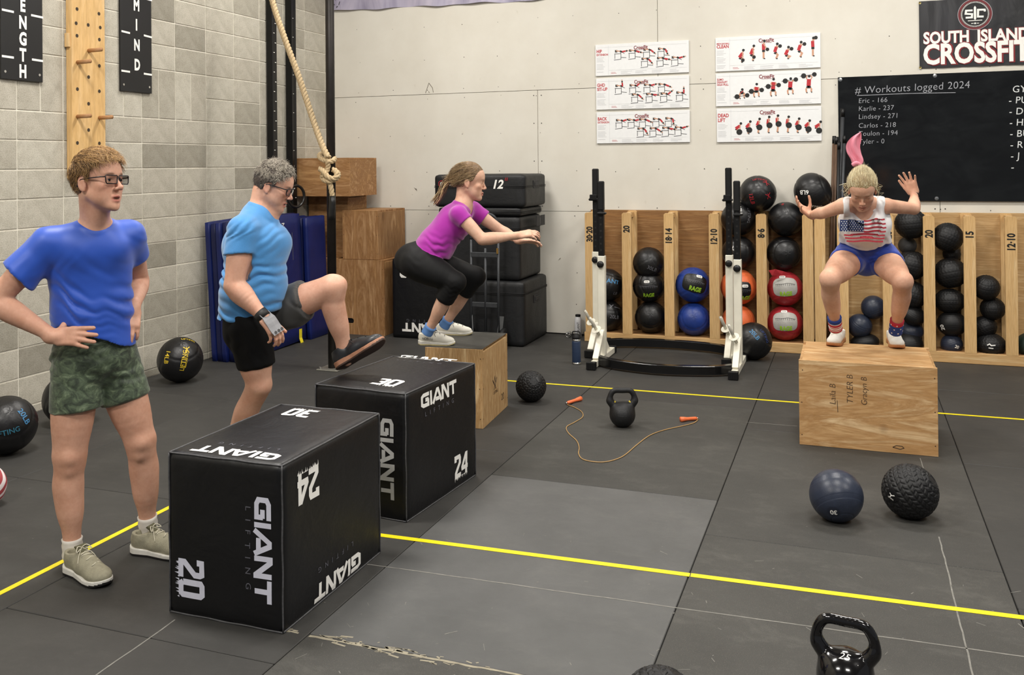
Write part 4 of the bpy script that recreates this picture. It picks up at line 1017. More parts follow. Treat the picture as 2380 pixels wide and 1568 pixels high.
for s_ in (-1, 1):
    b = MB(); a0 = np.array([s_*.052, 0, cz+.060]); d0 = np.array([s_*.70, 0, .72]); d0 /= np.linalg.norm(d0)
    b.lathe([(.0225, -.008), (.0235, -.006), (.0235, .006), (.0225, .008)], 24, tuple(a0+d0*.010), R=np.stack([np.cross((0, 1, 0), d0), (0, 1, 0), d0], 1))
    b.build('collar', plain('yellow_enamel', '#d8c03a', .4, var=.05), k1, smooth=False)
def local_ball(t, vf, R, c, u, v, rot, m, name, k=1.01):
    o = empty('tmp', tuple(np.array(wm(t).translation)+np.array([0, 0, c]))); x = on_ball(o, vf, R, u, v, rot, m, name, k)
    x.parent = t; x.location = (0, 0, c); x.rotation_euler = (0, 0, -t.rotation_euler.z); bpy.data.objects.remove(o); return x
local_ball(k1, text2d('LIFTING', .011, .01), .083, cz, 0, .22, 0, DGREY, 'lettering', 1.006)
local_ball(k1, stroke2d([[(-.03, y) , (.03, y-.001)] for y in (.012, .006, 0, -.006, -.012)], .0016), .083, cz, 0, -.02, 0, DGREY, 'cast_lines', 1.006)
k2p = zat(1964, 1446, .250)
k2, Rb, cz = kettlebell('kettlebell', (k2p[0], k2p[1], 0), math.radians(-8), .268, .205, .088, .0155, CASTG, 'glossy black kettlebell marked 25 cut by the bottom edge of the picture')
local_ball(k2, text2d('25', .024, -.005, .2), .088, cz, -.02, .62, -8, WHITE, 'handwriting', 1.006)
local_ball(k2, text2d('#', .022, -.005), .088, cz, .48, .50, -20, WHITE, 'handwriting', 1.006)
# ------------------------------------------------------------------ skipping rope
rp = empty('skipping_rope', tuple(zat(1440, 1000)), 'skipping rope with two orange handles lying around the matt kettlebell', 'skipping rope')
RO = np.array(rp.location)
pix = [(1318, 941), (1336, 948), (1352, 958), (1354, 970), (1336, 982), (1317, 993), (1321, 1007), (1340, 1025), (1346, 1041), (1345, 1056), (1356, 1069), (1390, 1075), (1420, 1072), (1450, 1060), (1480, 1035), (1510, 1013), (1545, 1000), (1590, 990), (1614, 983), (1624, 974)]
P = [zat(x, y)+np.array([0, 0, .004])-RO for x, y in pix]
MB().tube(smoothpath(P, 5), .0028, 6).build('cord', plain('tan_cord', '#b08c58', .5), rp, smooth=True)
ORG = plain('orange_plastic', '#ec7443', .4, var=.05)
for (a, b) in (((1318, 940), (1350, 931)), ((1620, 976), (1582, 980))):
    A, B = zat(*a)-RO, zat(*b)-RO; A[2] = .012; B[2] = .016; d = (B-A)
    MB().tube([A, A+d*.1, A+d*.6, A+d*.8, B], [.008, .0115, .011, .015, .017], 14).build('handle', ORG, rp, smooth=True)
    MB().tube([A-d*.08, A+d*.01], [.006, .008], 8).build('swivel', CHROME, rp, smooth=True)
# ------------------------------------------------------------------ squat stands
def jcup(par, x, y, z, top, ins): pass
def squat_stand(name, X0, X1, Yf, Yu, Yb, ztop, ybar, label, hooks, seed=0):
    t = empty(name, ((X0+X1)/2, Yu, 0), label, 'squat stand', 'white and black squat stands'); ox, oy = (X0+X1)/2, Yu
    for i, X in enumerate((X0, X1)):
        x = X-ox
        MB().beam((x, Yf-oy, .030), (x, Yb-oy, .030), .05, .05, ch=.003).build('foot_tube', WHITESTEEL, t)
        up = MB().beam((x, 0, .05), (x, 0, .90), .062, .062, ch=.004).build('upright', WHITESTEEL, t)
        MB().beam((x, -.24, .055), (x, -.028, .26), .05, .045, ch=.003).build('front_brace', WHITESTEEL, t)
        g = MB(); g.add([(x-.004, .03, .05), (x-.004, .26, .05), (x-.004, .03, .24), (x+.004, .03, .05), (x+.004, .26, .05), (x+.004, .03, .24)], [(0, 2, 1), (3, 4, 5), (0, 1, 4, 3), (1, 2, 5, 4), (2, 0, 3, 5)]); g.build('gusset', WHITESTEEL, t)
        inner = MB().beam((x, 0, .90), (x, 0, ztop-.22), .048, .048, ch=.003).build('inner_post', STEELB, t)
        hb = MB()
        for k in range(8): hb.disc((x, -.0245, .95+k*.055), .0085, (0, -1, 0), 10)
        tag(hb.build('peg_holes', BLK, inner), kind='stuff')
        MB().box((x, -.002, ztop-.12), (.052, .058, .25), ch=.008).build('top_pad', RUBBER, t)
        if hooks: MB().box((x-.005, -.045, ztop-.27), (.085, .075, .022), ch=.008).build('bar_hook', STEELB, t); MB().box((x-.005, -.08, ztop-.25), (.06, .012, .05), ch=.004).build('hook_lip', STEELB, t)
        else: MB().box((x+.012, -.03, ztop-.27), (.075, .05, .02), ch=.006).build('bar_hook', STEELB, t)
        MB().lathe([(.010, 0), (.028, .004), (.030, .02), (.024, .03), (.010, .032)], 18, R=np.array([[1, 0, 0], [0, 0, -1], [0, 1, 0.]])).build('pin_knob', plain('black_plastic', '#121213', .35), t, loc=(x, -.032, .83), smooth=True)
        for yy, sg in ((Yf-oy, -1),):
            c = MB(); c.box((x, yy-.018, .034), (.078, .05, .064), ch=.004)
            for q in range(4): c.box((x-.027+q*.018, yy-.042, .034), (.010, .008, .060), ch=.002)
            c.build('rubber_foot', RUBBER, t)
        MB().box((x, Yb-oy+.02, .034), (.07, .035, .06), ch=.004).build('rubber_foot', RUBBER, t)
        # bumper storage horn
        o = MB().tube([(x-.004, -.10, .24), (x-.052, -.22, .40)], .0135, 12).build('plate_horn', plain('horn_steel', '#cfcbbd', .35, .4, var=.05), t, smooth=True)
        R = np.array([-.048, -.12, .16]); R /= np.linalg.norm(R); xx = np.cross((0, 1, 0), R); xx /= np.linalg.norm(xx)
        MB().lathe([(.006, -.002), (.042, -.002), (.042, .002), (.006, .002)], 24, (x-.018, -.138, .29), R=np.stack([xx, np.cross(R, xx), R], 1)).build('horn_collar', WHITESTEEL, t)
    pts = [(X0-ox, ybar[0]-oy, .05), (X0-ox+.16, ybar[1]-oy, .05), (X0-ox+.45, ybar[2]-oy, .05), (X1-ox-.45, ybar[2]-oy, .05), (X1-ox-.16, ybar[1]-oy, .05), (X1-ox, ybar[0]-oy, .05)]
    PP = smoothpath(pts, 5); b = MB()
    for a, c in zip(PP[:-1], PP[1:]): pass
    vs = []; fs = []
    for i, p in enumerate(PP):
        q = np.array(PP[min(i+1, len(PP)-1)])-np.array(PP[max(i-1, 0)]); q /= np.linalg.norm(q); nn = np.array([-q[1], q[0], 0])
        for (a, z) in ((-.030, -.034), (.030, -.034), (.030, .030), (.026, .034), (-.026, .034), (-.030, .030)): vs.append(np.array(p)+nn*a+np.array([0, 0, z]))
    n = 6
    for i in range(len(PP)-1):
        for k in range(n): fs.append((i*n+k, i*n+(k+1) % n, (i+1)*n+(k+1) % n, (i+1)*n+k))
    fs.append(tuple(range(n))[::-1]); fs.append(tuple((len(PP)-1)*n+k for k in range(n)))
    b.add(vs, fs).build('curved_base_bar', plain('gloss_black_steel', '#131314', .25, .2, var=.05), t)
    return t
squat_stand('squat_stand', 3.172, 4.34, -1.02, -.76, -.42, 1.640, (-.62, -.50, -.44), 'rear squat stand, the taller pair of uprights before the ball rack', True)
squat_stand('squat_stand', 3.312, 4.447, -1.48, -1.12, -.78, 1.535, (-1.30, -1.42, -1.50), 'front squat stand with white lower uprights and black curved base bar', False)
# ------------------------------------------------------------------ bottles
p = zat(1340, 846); t = empty('water_bottle', (p[0], p[1], 0), 'navy blue steel water bottle with black carry lid beside the squat stand', 'bottle')
MB().lathe([(.034, 0), (.0365, .004), (.0365, .018)], 28).build('base_ring', CHROME, t, smooth=True)
MB().lathe([(.036, .018), (.0365, .02), (.0365, .190), (.035, .196)], 28).build('body', plain('navy_enamel', '#24344f', .45, var=.05), t, smooth=True)
MB().lathe([(.0345, .196), (.0345, .214)], 28).build('steel_neck', CHROME, t, smooth=True)
MB().lathe([(.035, .214), (.036, .216), (.036, .236), (.026, .244), (.022, .256)], 28).build('lid', RUBBER, t, smooth=True)
MB().tube(smoothpath([(-.033, 0, .225), (-.032, 0, .262), (-.024, 0, .274), (.024, 0, .274), (.032, 0, .262), (.033, 0, .225)], 4), .005, 8).build('carry_loop', RUBBER, t, smooth=True)
p = zat(1349, 779); t = empty('water_bottle', (p[0]+.0, -.10, 0), 'white steel water bottle with black lettering against the wall', 'bottle')
WB = plain('white_enamel', '#e4e4e6', .35, var=.02)
MB().lathe([(.031, 0), (.034, .004), (.034, .165), (.031, .182), (.024, .192), (.024, .198)], 28).build('body', WB, t, smooth=True)
MB().lathe([(.025, .198), (.026, .2), (.026, .216), (.022, .219)], 24).build('cap', RUBBER, t, smooth=True)
q = np.array([p[0], -.10, .085]); v, f = subdiv2d(text2d('VOLANT', .022, .01), .008); n0 = CAM-q; n0[2] = 0; n0 /= np.linalg.norm(n0); r0 = np.cross((0, 0, 1), n0)
Pt = [tuple(n0*math.cos(-b_/.034)*.0346+r0*math.sin(-b_/.034)*.0346+np.array([0, 0, .085+a_])) for a_, b_ in v]
me = bpy.data.meshes.new('lettering'); me.from_pydata(Pt, [], f); link('lettering', me, BLK, t)
p = zat(1321, 783); t = empty('steel_tumbler', (p[0], p[1]+.02, .026), 'small steel tumbler lying on its side near the wall', 'tumbler')
MB().lathe([(.018, 0), (.024, .004), (.026, .06), (.025, .062), (.022, .058), (.02, .01)], 20, (0, 0, 0), R=np.array([[1, 0, 0], [0, 0, -1], [0, 1, 0.]])).build('cup', CHROME, t, loc=(0, .03, 0), smooth=True)
# ------------------------------------------------------------------ folding gym mats
def vinylblue(name, c): return vinyl(name, c, .42, .25)
NVY = vinylblue('navy_mat_vinyl', '#0e1d58'); NVYD = vinylblue('dark_navy_mat_vinyl', '#0a1340')
def matpile(name, x0, y0, y1, n, th, H, label, lean, tagc=None):
    t = empty(name, (x0+n*th/2, (y0+y1)/2, 0), label, 'gym mat', 'folded blue gym mats'); t.rotation_euler = (math.radians(1.6), -math.radians(lean), 0)
    L = y1-y0
    for i in range(n):
        X = (i-(n-1)/2)*th
        o = soft_box('mat_panel', (th*.96, L, H-random.uniform(0, .02)), NVY if i % 2 == 0 else NVYD, t, r=.014, bulge=.004, seed=20+i, loc=(X, random.uniform(-.012, .012), 0), n=8)
    return t
m1 = matpile('folding_mat', .085, -2.19, -1.10, 5, .057, 1.235, 'folded navy gym mat standing on edge, its pleats towards the room', 2.0)
m2 = matpile('folding_mat', .115, -1.05, -.70, 5, .055, 1.20, 'folded navy gym mat standing behind the pole beside the plywood boxes', 1.0)
xx = .115+5*.055+.004
kids = [o for o in bpy.data.objects if o.parent == m1 and o.name.startswith('mat_panel')]; fr_ = max(kids, key=lambda o: o.location.x)
def on_mat(vf, px, py, right, up, m, nm):
    v, f = subdiv2d(vf, .05); c = xat(px, py, .40); P = []
    from mathutils.bvhtree import BVHTree
    bv = BVHTree.FromPolygons([tuple(q.co) for q in fr_.data.vertices], [tuple(q.vertices) for q in fr_.data.polygons]); Mw = wm(m1) @ Matrix.Translation(fr_.location); Mi = Mw.inverted(); dn = (Mi.to_3x3() @ Vector((-1, 0, 0))).normalized()
    for a, b_ in v:
        w = Mi @ Vector(c+a*np.array(right)+b_*np.array(up)+np.array([.15, 0, 0])); h = bv.ray_cast(w, dn, .6); P.append(tuple((h[0] if h[0] is not None else w+dn*.17)-dn*.0015))
    me = bpy.data.meshes.new(nm); me.from_pydata(P, [], f); me.update(); o = link(nm, me, m, fr_); return o
on_mat(stroke2d([[(0, -.085), (0, .085)]], .05), 706, 785, (0, 1, 0), (0, 0, 1), plain('yellow_tag', '#e6d32a', .5), 'care_tag')
on_mat(text2d('GIBSON', .042, .02), 673, 545, (0, 0, 1), (0, -1, 0), WHITE, 'lettering'); on_mat(stroke2d([[(-.14, 0), (.12, 0)]], .006), 693, 570, (0, 0, 1), (0, -1, 0), GREYP, 'small_print')
# ------------------------------------------------------------------ rig posts, pole, ring, climbing rope
def post(name, px, w, y, label):
    X = .05; t = empty(name, (X, y, 0), label, 'rig post', 'black rig posts'); MB().box((0, 0, 1.9), (.07, w, 3.8), ch=.004).build('box_section', STEELB, t)
    s1 = MB()
    for k in range(30): s1.box((.0355, -.012+(.024 if k % 2 else 0), .9+k*.095), (.002, .022, .006))
    tag(s1.build('white_marks', WHITE, t), kind='stuff'); return t
post('rig_post', 0, .075, -1.18, 'left one of two black steel posts on the block wall')
post('rig_post', 0, .085, -.84, 'right one of two black steel posts on the block wall')
t = empty('steel_pole', (1.263, -2.14, 0), 'dark round steel pole with the climbing rope tied to it', 'pole')
MB().tube([(0, 0, .012), (0, 0, 4.95)], .037, 20).build('tube', plain('brown_black_steel', '#2b2725', .45, .5, var=.2, scale=14), t, smooth=True)
MB().box((0, 0, .006), (.20, .20, .012), ch=.003).build('base_plate', plain('worn_plate', '#9b9990', .45, .7, var=.2), t)
for sx in (-1, 1):
    for sy in (-1, 1): MB().lathe([(.01, 0), (.01, .014), (.006, .018)], 6, (sx*.075, sy*.075, .012)).build('bolt', CHROME, t)
def twist_rope(pts, r, pitch=.10):
    """three strands laid round each other"""
    P = np.array(pts); d = np.r_[0, np.cumsum(np.linalg.norm(np.diff(P, axis=0), axis=1))]
    N = max(6, int(d[-1]/.009)); s_ = np.linspace(0, d[-1], N); Q = np.stack([np.interp(s_, d, P[:, i]) for i in range(3)], 1)
    T = np.gradient(Q, axis=0); T /= np.linalg.norm(T, axis=1)[:, None]; u = np.cross(T[0], (.3, .9, .1)); b = MB(); U = []
    for i in range(N): u = u-T[i]*(u @ T[i]); u /= np.linalg.norm(u); U.append(u.copy())
    U = np.array(U); W3 = np.cross(T, U)
    for k in range(3):
        a = 2*math.pi*(s_/pitch+k/3); b.tube(Q+.50*r*(np.cos(a)[:, None]*U+np.sin(a)[:, None]*W3), .56*r, 10)
    return b
ROPE = NT('manila_rope'); ROPE.col(ROPE.ramp(ROPE.noise(160, 3, .7, ROPE.coord((1, 1, .3))), [(.3, lin('#a68d68')), (.7, lin('#d2bd98'))])); ROPE.b.inputs['Roughness'].default_value = .9; ROPE = ROPE.m
t = empty('climbing_rope', (1.30, -2.19, 1.74), 'thick manila climbing rope tied in a knot around the steel pole', 'rope'); O = np.array(t.location)
yp = -2.20
def rpt(px, py, y): return yat(px, py, y)-O
line = [rpt(626, -60, -2.0), rpt(634, 5, -2.02), rpt(662, 90, -2.06), rpt(695, 180, -2.1), rpt(730, 285, -2.16), rpt(750, 340, -2.20), rpt(763, 366, -2.23)]
twist_rope(smoothpath(line, 8), .026).build('hanging_part', ROPE, t, smooth=True)
def loop(cx_, cy_, w, h, y0, ph, tilt): 
    return [rpt(cx_+w*math.cos(a), cy_+h*math.sin(a)+tilt*math.cos(a), y0+.075*math.sin(a+ph)) for a in np.linspace(0, 2*math.pi, 22, endpoint=False)]
kn = MB(); kn = twist_rope(loop(760, 366, 17, 8, -2.15, -math.pi/2*0+math.pi, 4)+[loop(760, 366, 17, 8, -2.15, math.pi, 4)[0]], .023); kn.build('knot_turn', ROPE, t, smooth=True)
twist_rope(smoothpath([rpt(762, 372, -2.235), rpt(762, 390, -2.215), rpt(757, 402, -2.235), rpt(750, 412, -2.235)], 6), .022).build('knot_neck', ROPE, t, smooth=True)
lp2 = smoothpath([rpt(744, 392, -2.21), rpt(752, 398, -2.25), rpt(762, 411, -2.265), rpt(775, 415, -2.25), rpt(783, 408, -2.23), rpt(781, 398, -2.215), rpt(774, 394, -2.20)], 6)
twist_rope(lp2, .023).build('knot_turn', ROPE, t, smooth=True)
lp3 = smoothpath([rpt(774, 394, -2.06), rpt(785, 402, -2.12), rpt(784, 412, -2.18), rpt(768, 421, -2.25), rpt(754, 418, -2.24), rpt(750, 411, -2.2), rpt(752, 404, -2.10)], 6)
twist_rope(lp3, .023).build('knot_turn', ROPE, t, smooth=True)
twist_rope(smoothpath([rpt(765, 418, -2.235), rpt(769, 435, -2.235), rpt(773, 458, -2.235)], 6), .022).build('tail', ROPE, t, smooth=True)
MB().tube([rpt(772, 455, -2.235), rpt(773, 470, -2.235), rpt(771, 500, -2.235), rpt(770, 510, -2.235)], [.025, .026, .026, .024], 14).build('taped_end', plain('black_tape', '#141414', .35, bump=.3), t, smooth=True)
a = np.linspace(0, 2*math.pi, 40, endpoint=False); rc = xat(688, 456, .16)
t = empty('gymnastic_ring', tuple(rc), 'black gymnastic ring hanging near the wall behind the head of the man in sky blue', 'gym ring')
MB().tube([(.10*math.cos(q)*.35, .10*math.cos(q)*.94, .118*math.sin(q)*.9) for q in a], .0145, 10, closed=True).build('hoop', plain('black_wood', '#1d1a18', .3), t, smooth=True)
MB().box((0, 0, 1.76), (.003, .038, 3.3)).build('webbing_strap', RUBBER, t)
# ------------------------------------------------------------------ pegboard and painted signs on the block wall
t = empty('peg_board', (.034, -3.565, 1.62), 'tall plywood pegboard with round holes on the block wall', 'pegboard')
MB().box((0, 0, 1.45), (.055, .325, 2.9), ch=.002).build('board', PLYPEG, t)
for z in (.9, 1.35): MB().box((-.005, -.17, z+.1), (.04, .02, .10), ch=.002).build('cleat', PINE, t)
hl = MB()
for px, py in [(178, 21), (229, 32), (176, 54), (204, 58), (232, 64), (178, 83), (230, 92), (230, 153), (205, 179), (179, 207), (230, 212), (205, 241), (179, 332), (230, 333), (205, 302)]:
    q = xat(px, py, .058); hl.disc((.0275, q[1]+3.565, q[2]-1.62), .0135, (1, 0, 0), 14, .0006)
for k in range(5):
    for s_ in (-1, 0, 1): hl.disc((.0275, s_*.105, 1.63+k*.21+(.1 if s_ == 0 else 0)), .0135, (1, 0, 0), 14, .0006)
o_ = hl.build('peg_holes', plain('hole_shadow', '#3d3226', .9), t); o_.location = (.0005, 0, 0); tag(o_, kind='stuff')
DOW = wood('dowel', '#b88d63', '#a87c54', '#c79d74', grain=(1, 9, 9), sc=3, knots=0)
for px, py in [(205, 118), (179, 145), (179, 271), (230, 274)]:
    q = xat(px, py, .058); p_ = empty('wooden_peg', tuple(q), {205: 'highest wooden peg stuck in the pegboard', 230: 'wooden peg at the right edge of the pegboard'}.get(px, 'wooden peg in the pegboard, second from the top' if py < 200 else 'lower left wooden peg in the pegboard'), 'peg', 'wooden pegs in the pegboard')
    MB().tube([(0, 0, 0), (.125, .0, .004)], .0145, 14).build('dowel', DOW, p_, smooth=True)
SIGN = plain('black_painted_board', '#121213', .5, var=.2, scale=6)
def sign(name, pl, pr, pb, ptop, letters, label, dashes, h=.083):
    a = xat(pl, pb, .02); b = xat(pr, pb, .02); zb = xat((pl+pr)/2, pb, .02)[2]; yc = (a[1]+b[1])/2; w = abs(b[1]-a[1])
    t = empty(name, (.012, yc, zb), label, 'wall sign', 'black painted signs on the block wall'); H = 1.75
    MB().box((0, 0, H/2), (.018, w, H), ch=.0015).build('board', SIGN, t)
    for ch_, px, py in letters:
        c = xat(px, py, .022); decal(t, text2d(ch_, h, .045, 0, .72), c, (0, 1, 0), (0, 0, 1), WHITE, 'letter', .0012)
    for px, py, px2, py2 in dashes:
        A, B = xat(px, py, .022), xat(px2, py2, .022); L = stroke2d([[(A[1]-yc, A[2]-zb), (B[1]-yc, B[2]-zb)]], .015)
        decal(t, L, (.022, yc, zb), (0, 1, 0), (0, 0, 1), WHITE, 'painted_dash', .0012)
    s2 = MB(); 
    for s_ in (-1, 1): s2.disc((.0095, s_*(w/2-.03), .05), .009, (1, 0, 0), 12, .002)
    tag(s2.build('screws', CHROME, t), kind='stuff'); return t
sign('wall_sign', 3, 99.5, 187, 0, [('E', 53, 12), ('N', 53, 52), ('G', 53, 90), ('T', 53, 127.5), ('H', 53, 165.5)], 'black painted sign with white letters at the left of the pegboard', [(4, 22, 32, 28), (72, 35, 100, 41), (4, 130, 32, 134), (74, 138, 100, 142)])
sign('wall_sign', 281, 353, 214, 0, [('M', 317, 12), ('I', 317, 57.5), ('N', 318, 104.5), ('D', 319, 150.5)], 'black painted sign with the letters MIND right of the pegboard', [(282, 72, 302, 77), (334, 82, 353, 87), (282, 164, 302, 167), (334, 171, 353, 174), (334, -4, 353, 1)])
# ------------------------------------------------------------------ posters on the back wall
PAPER = plain('poster_board', '#e9eaea', .55, var=.02); SKIN_P = plain('printed_skin', '#c9987c', .6, var=.05); RED2 = plain('printed_red', '#b8242e', .5, var=.03); LGR = plain('printed_grey', '#a9a9ad', .6, var=0); MAROON = plain('printed_maroon', '#7c1420', .5, var=0)
def poster(x0, x1, zt0, zt1, h, title, label, figs, tilt=0.0):
    w = x1-x0; t = empty('exercise_poster', ((x0+x1)/2, -.010, (zt0+zt1)/2-h/2), label, 'poster', 'exercise posters'); t.rotation_euler = (0, tilt, 0)
    MB().box((0, 0, 0), (w, .010, h), ch=.0012).build('board', PAPER, t)
    def put(vf, x, z, m, nm, off=.0004):
        v, f = vf; vs = [(p[0]+x, -.0052-off, p[1]+z) for p in v]; co = comp_off(len(vs), f, .00012); vs = [(a, b-c, d) for (a, b, d), c in zip(vs, co)]
        MB().add(vs, f).build(nm, m, t)
    W2, H2 = w/2, h/2
    put(text2d('CrossFit', .034, .03, 0, .80), -.005, H2-.045, MAROON, 'lettering')
    put(text2d('FORGING ELITE FITNESS', .006, .01), -.005, H2-.068, MAROON, 'lettering')
    z = H2-.05
    for s_, k in title:
        vf = text2d(s_, k, .03, 0, .82); put((vf[0]+np.array([-vf[0][:, 0].min(), 0]), vf[1]), -W2+.012, z-k/2, RED2, 'lettering'); z -= k*1.35
    L = [[(-W2+.012, z-.015-i*.0125), (-W2+.012+random.uniform(.06, .09), z-.015-i*.0125)] for i in range(int((z+H2-.03)/.0125)) if i % 6 != 4]
    put(stroke2d(L, .0022), 0, 0, LGR, 'small_print'); L = []
    for cx0 in (-.20, -.06, .10, .27):
        for i in range(3): L.append([(cx0*w/.9, -H2+.035-i*.011), (cx0*w/.9+random.uniform(.06, .12), -H2+.035-i*.011)])
    put(stroke2d(L, .002), 0, 0, LGR, 'small_print')
    put(stroke2d([[(-.33*w, -H2+.03), (-.28*w, -H2+.03)], [(-.33*w, -H2+.02), (-.27*w, -H2+.02)]], .003), 0, 0, RED2, 'small_print')
    put(stroke2d([[(-W2+.13, -H2+.01), (-W2+.13, H2-.012)], [(-W2+.02, H2-.03), (W2-.02, H2-.03)], [(-W2+.13, -H2+.05), (W2-.02, -H2+.05)]], .0010), 0, 0, LGR, 'ruled_lines')
    parts = {}; cur = [0]
    def S(key, paths, wd, dx, dz, s=1.0):
        fk = (round(dx, 3), round(dz, 3)); cur[0] = fk
        v, f = stroke2d([[(a*s+dx, b*s+dz) for a, b in p] for p in paths], wd*s); parts.setdefault(fk, []).append((key, (v, f)))
    def D(key, x, zc, r): 
        P = [(x+r*math.cos(a), zc+r*math.sin(a)) for a in np.linspace(0, 2*math.pi, 14, endpoint=False)]; parts.setdefault(cur[0], []).append((key, (np.array(P), [tuple(range(14))])))
    figs(S, D, W2, H2)
    M_ = {'red': RED2, 'blk': BLK, 'skin': SKIN_P, 'dark': DGREY}; ks = list(M_)
    for fk, l in parts.items():
        b = MB()
        for i, (k, (v, f)) in enumerate(l): b.cur = ks.index(k); b.add([(p[0], -.0058-.00015*i, p[1]) for p in v], f)
        b.build('printed_figure', list(M_.values()), t)
    return t
def ghd(S, D, x, z, ang, s=1.18):
    """figure on a hip and back machine; ang: torso direction in degrees"""
    S('dark', [[(-.055, .0), (.0, .0), (.0, -.045), (-.058, -.05)], [(-.05, 0), (-.05, -.04)], [(0, -.03), (.045, -.035)], [(-.002, 0), (-.002, .02), (.03, .0)]], .0042, x, z, s)
    S('blk', [[(-.045, .012), (-.045, .032)], [(-.035, .012), (-.035, .032)]], .009, x, z, s)
    S('skin', [[(-.04, .026), (.004, .018)]], .009, x, z, s); S('blk', [[(-.008, .022), (.012, .014)]], .014, x, z, s)
    c, q = math.cos(math.radians(ang)), math.sin(math.radians(ang)); a = (.010, .016)
    S('red', [[a, (a[0]+.030*c, a[1]+.030*q)]], .013, x, z, s); S('skin', [[(a[0]+.028*c, a[1]+.028*q), (a[0]+.055*c, a[1]+.055*q)]], .008, x, z, s); D('blk', x+(a[0]+.038*c)*s, z+(a[1]+.038*q)*s, .007*s)
def ghdrow(rows):
    def f(S, D, W2, H2):
        for x, z, a in rows: ghd(S, D, x, z, a)
    return f
def person_fig(S, D, x, z, s, hip, kn, ft, sh_, hd, hand):
    S('skin', [[hip, kn, ft]], .017, x, z, s); S('blk', [[hip, ((hip[0]*.5+kn[0]*.5), (hip[1]*.5+kn[1]*.5))]], .026, x, z, s); S('red', [[hip, sh_]], .028, x, z, s)
    S('skin', [[sh_, ((sh_[0]+hand[0])/2+.004, (sh_[1]+hand[1])/2-.002), hand]], .010, x, z, s); S('skin', [[sh_, hd]], .011, x, z, s); D('blk', x+hd[0]*s, z+hd[1]*s, .0125*s); S('blk', [[ft, (ft[0]+.014, ft[1]-.001)]], .009, x, z, s)
def cleanf(S, D, W2, H2):
    for i, (x, z, hip, sh_, hand, r) in enumerate([(-.23, -.08, (-.018, .045), (.012, .085), (.008, .02), 1), (-.13, -.07, (-.015, .06), (.006, .11), (.008, .035), 1), (-.03, -.055, (0, .08), (0, .135), (.028, .085), 1), (.08, -.06, (-.012, .06), (.004, .108), (.03, .115), 1), (.18, -.065, (-.018, .035), (.002, .078), (.03, .09), 1), (.29, -.055, (-.014, .06), (.002, .108), (.032, .118), 1), (.40, -.05, (0, .08), (-.002, .135), (.02, .165), 1)]):
        hd = (sh_[0]+.008, sh_[1]+.026); kn = (hip[0]*-.9+.004, hip[1]*.55) if hip[0] < 0 else (0, .04)
        person_fig(S, D, x, z, 1.0, hip, kn, (0, 0), sh_, hd, hand); D('blk', x+hand[0]+.006, z+hand[1]-.002, .0165)
def sdlf(S, D, W2, H2):
    for i, (x, z, hh, by) in enumerate([(-.23, -.085, .075, .02), (-.10, -.075, .11, .055), (.05, -.07, .145, .09), (.20, -.06, .135, .125), (.36, -.05, .14, .155)]):
        S('skin', [[(0, .06), (-.022, .03), (-.018, 0)], [(0, .06), (.024, .03), (.022, .004)]], .014, x, z); S('blk', [[(0, .065), (-.012, .04)], [(0, .065), (.013, .04)]], .022, x, z)
        S('red', [[(0, .06), (.004, hh-.02)]], .036, x, z); D('blk', x+.006, z+hh+.006, .012); S('skin', [[(.02, hh-.022), (.03, (hh+by)/2-.01), (.016, by)], [(-.014, hh-.022), (-.018, (hh+by)/2-.01), (-.010, by)]], .009, x, z)
        S('dark', [[(-.075, by-.006), (.07, by+.008)]], .004, x, z); D('blk', x-.042, z+by-.004, .023); D('blk', x+.05, z+by+.006, .020); S('blk', [[(-.018, 0), (-.01, -.004)], [(.022, .003), (.03, 0)]], .009, x, z)
def dlf(S, D, W2, H2):
    for i, (x, k) in enumerate([(-.27, 0), (-.18, .25), (-.09, .6), (.0, .85), (.08, 1), (.17, .8), (.255, .5), (.34, .2), (.43, 0)]):
        z = -.085+.012*k; hip = (-.022*(1-k), .055+.03*k); sh_ = (.020*(1-k), .082+.055*k); hand = (.010, .02+.055*k)
        person_fig(S, D, x, z, .95, hip, (.006, .04), (0, 0), sh_, (sh_[0]+.008, sh_[1]+.022), hand); D('blk', x+.012, z+hand[1], .027); D('dark', x+.012, z+hand[1], .004)
hx = .305
poster(2.991, 3.898, 2.849, 2.853, hx, [('HIP', .030), ('EXTENSION', .018)], 'white poster about hip extension, top of the left column', ghdrow([(-.20, .055, 8), (-.06, .055, -18), (.08, .058, -40), (.22, .058, -65), (.06, -.03, -50), (.21, -.03, -12), (.35, -.03, 12)]), .002)
poster(2.993, 3.898, 2.518, 2.522, hx, [('GHD', .030), ('SIT-UP', .030)], 'white poster about sit-ups on the bench, middle of the left column', ghdrow([(-.20, .05, 95), (-.06, .05, 40), (.08, .05, 12), (.22, .05, -25), (-.04, -.04, -45), (.10, -.04, -5), (.24, -.04, 38), (.39, -.035, 90)]), .003)
poster(2.996, 3.900, 2.189, 2.192, hx, [('BACK', .030), ('EXTENSION', .018)], 'white poster about back extension, bottom of the left column', ghdrow([(-.20, .045, 15), (-.08, .047, 8), (.03, .048, -25), (.16, .05, -50), (.28, .052, -80), (.01, -.04, -60), (.13, -.04, -35), (.25, -.038, -10), (.37, -.035, 15)]), .002)
poster(4.145, 5.075, 2.853, 2.857, .315, [('MEDICINE-BALL', .014), ('CLEAN', .030)], 'white poster about the medicine ball clean, top of the right column', cleanf, .002)
poster(4.145, 5.075, 2.520, 2.524, .308, [('SUMO', .018), ('DEADLIFT', .018), ('HIGH PULL', .018)], 'white poster with a barbell pulled to chin height, middle of the right column', sdlf, .002)
poster(4.15, 5.077, 2.190, 2.196, .315, [('DEAD', .032), ('LIFT', .032)], 'white poster with nine figures lifting round plates, bottom of the right column', dlf, .002)
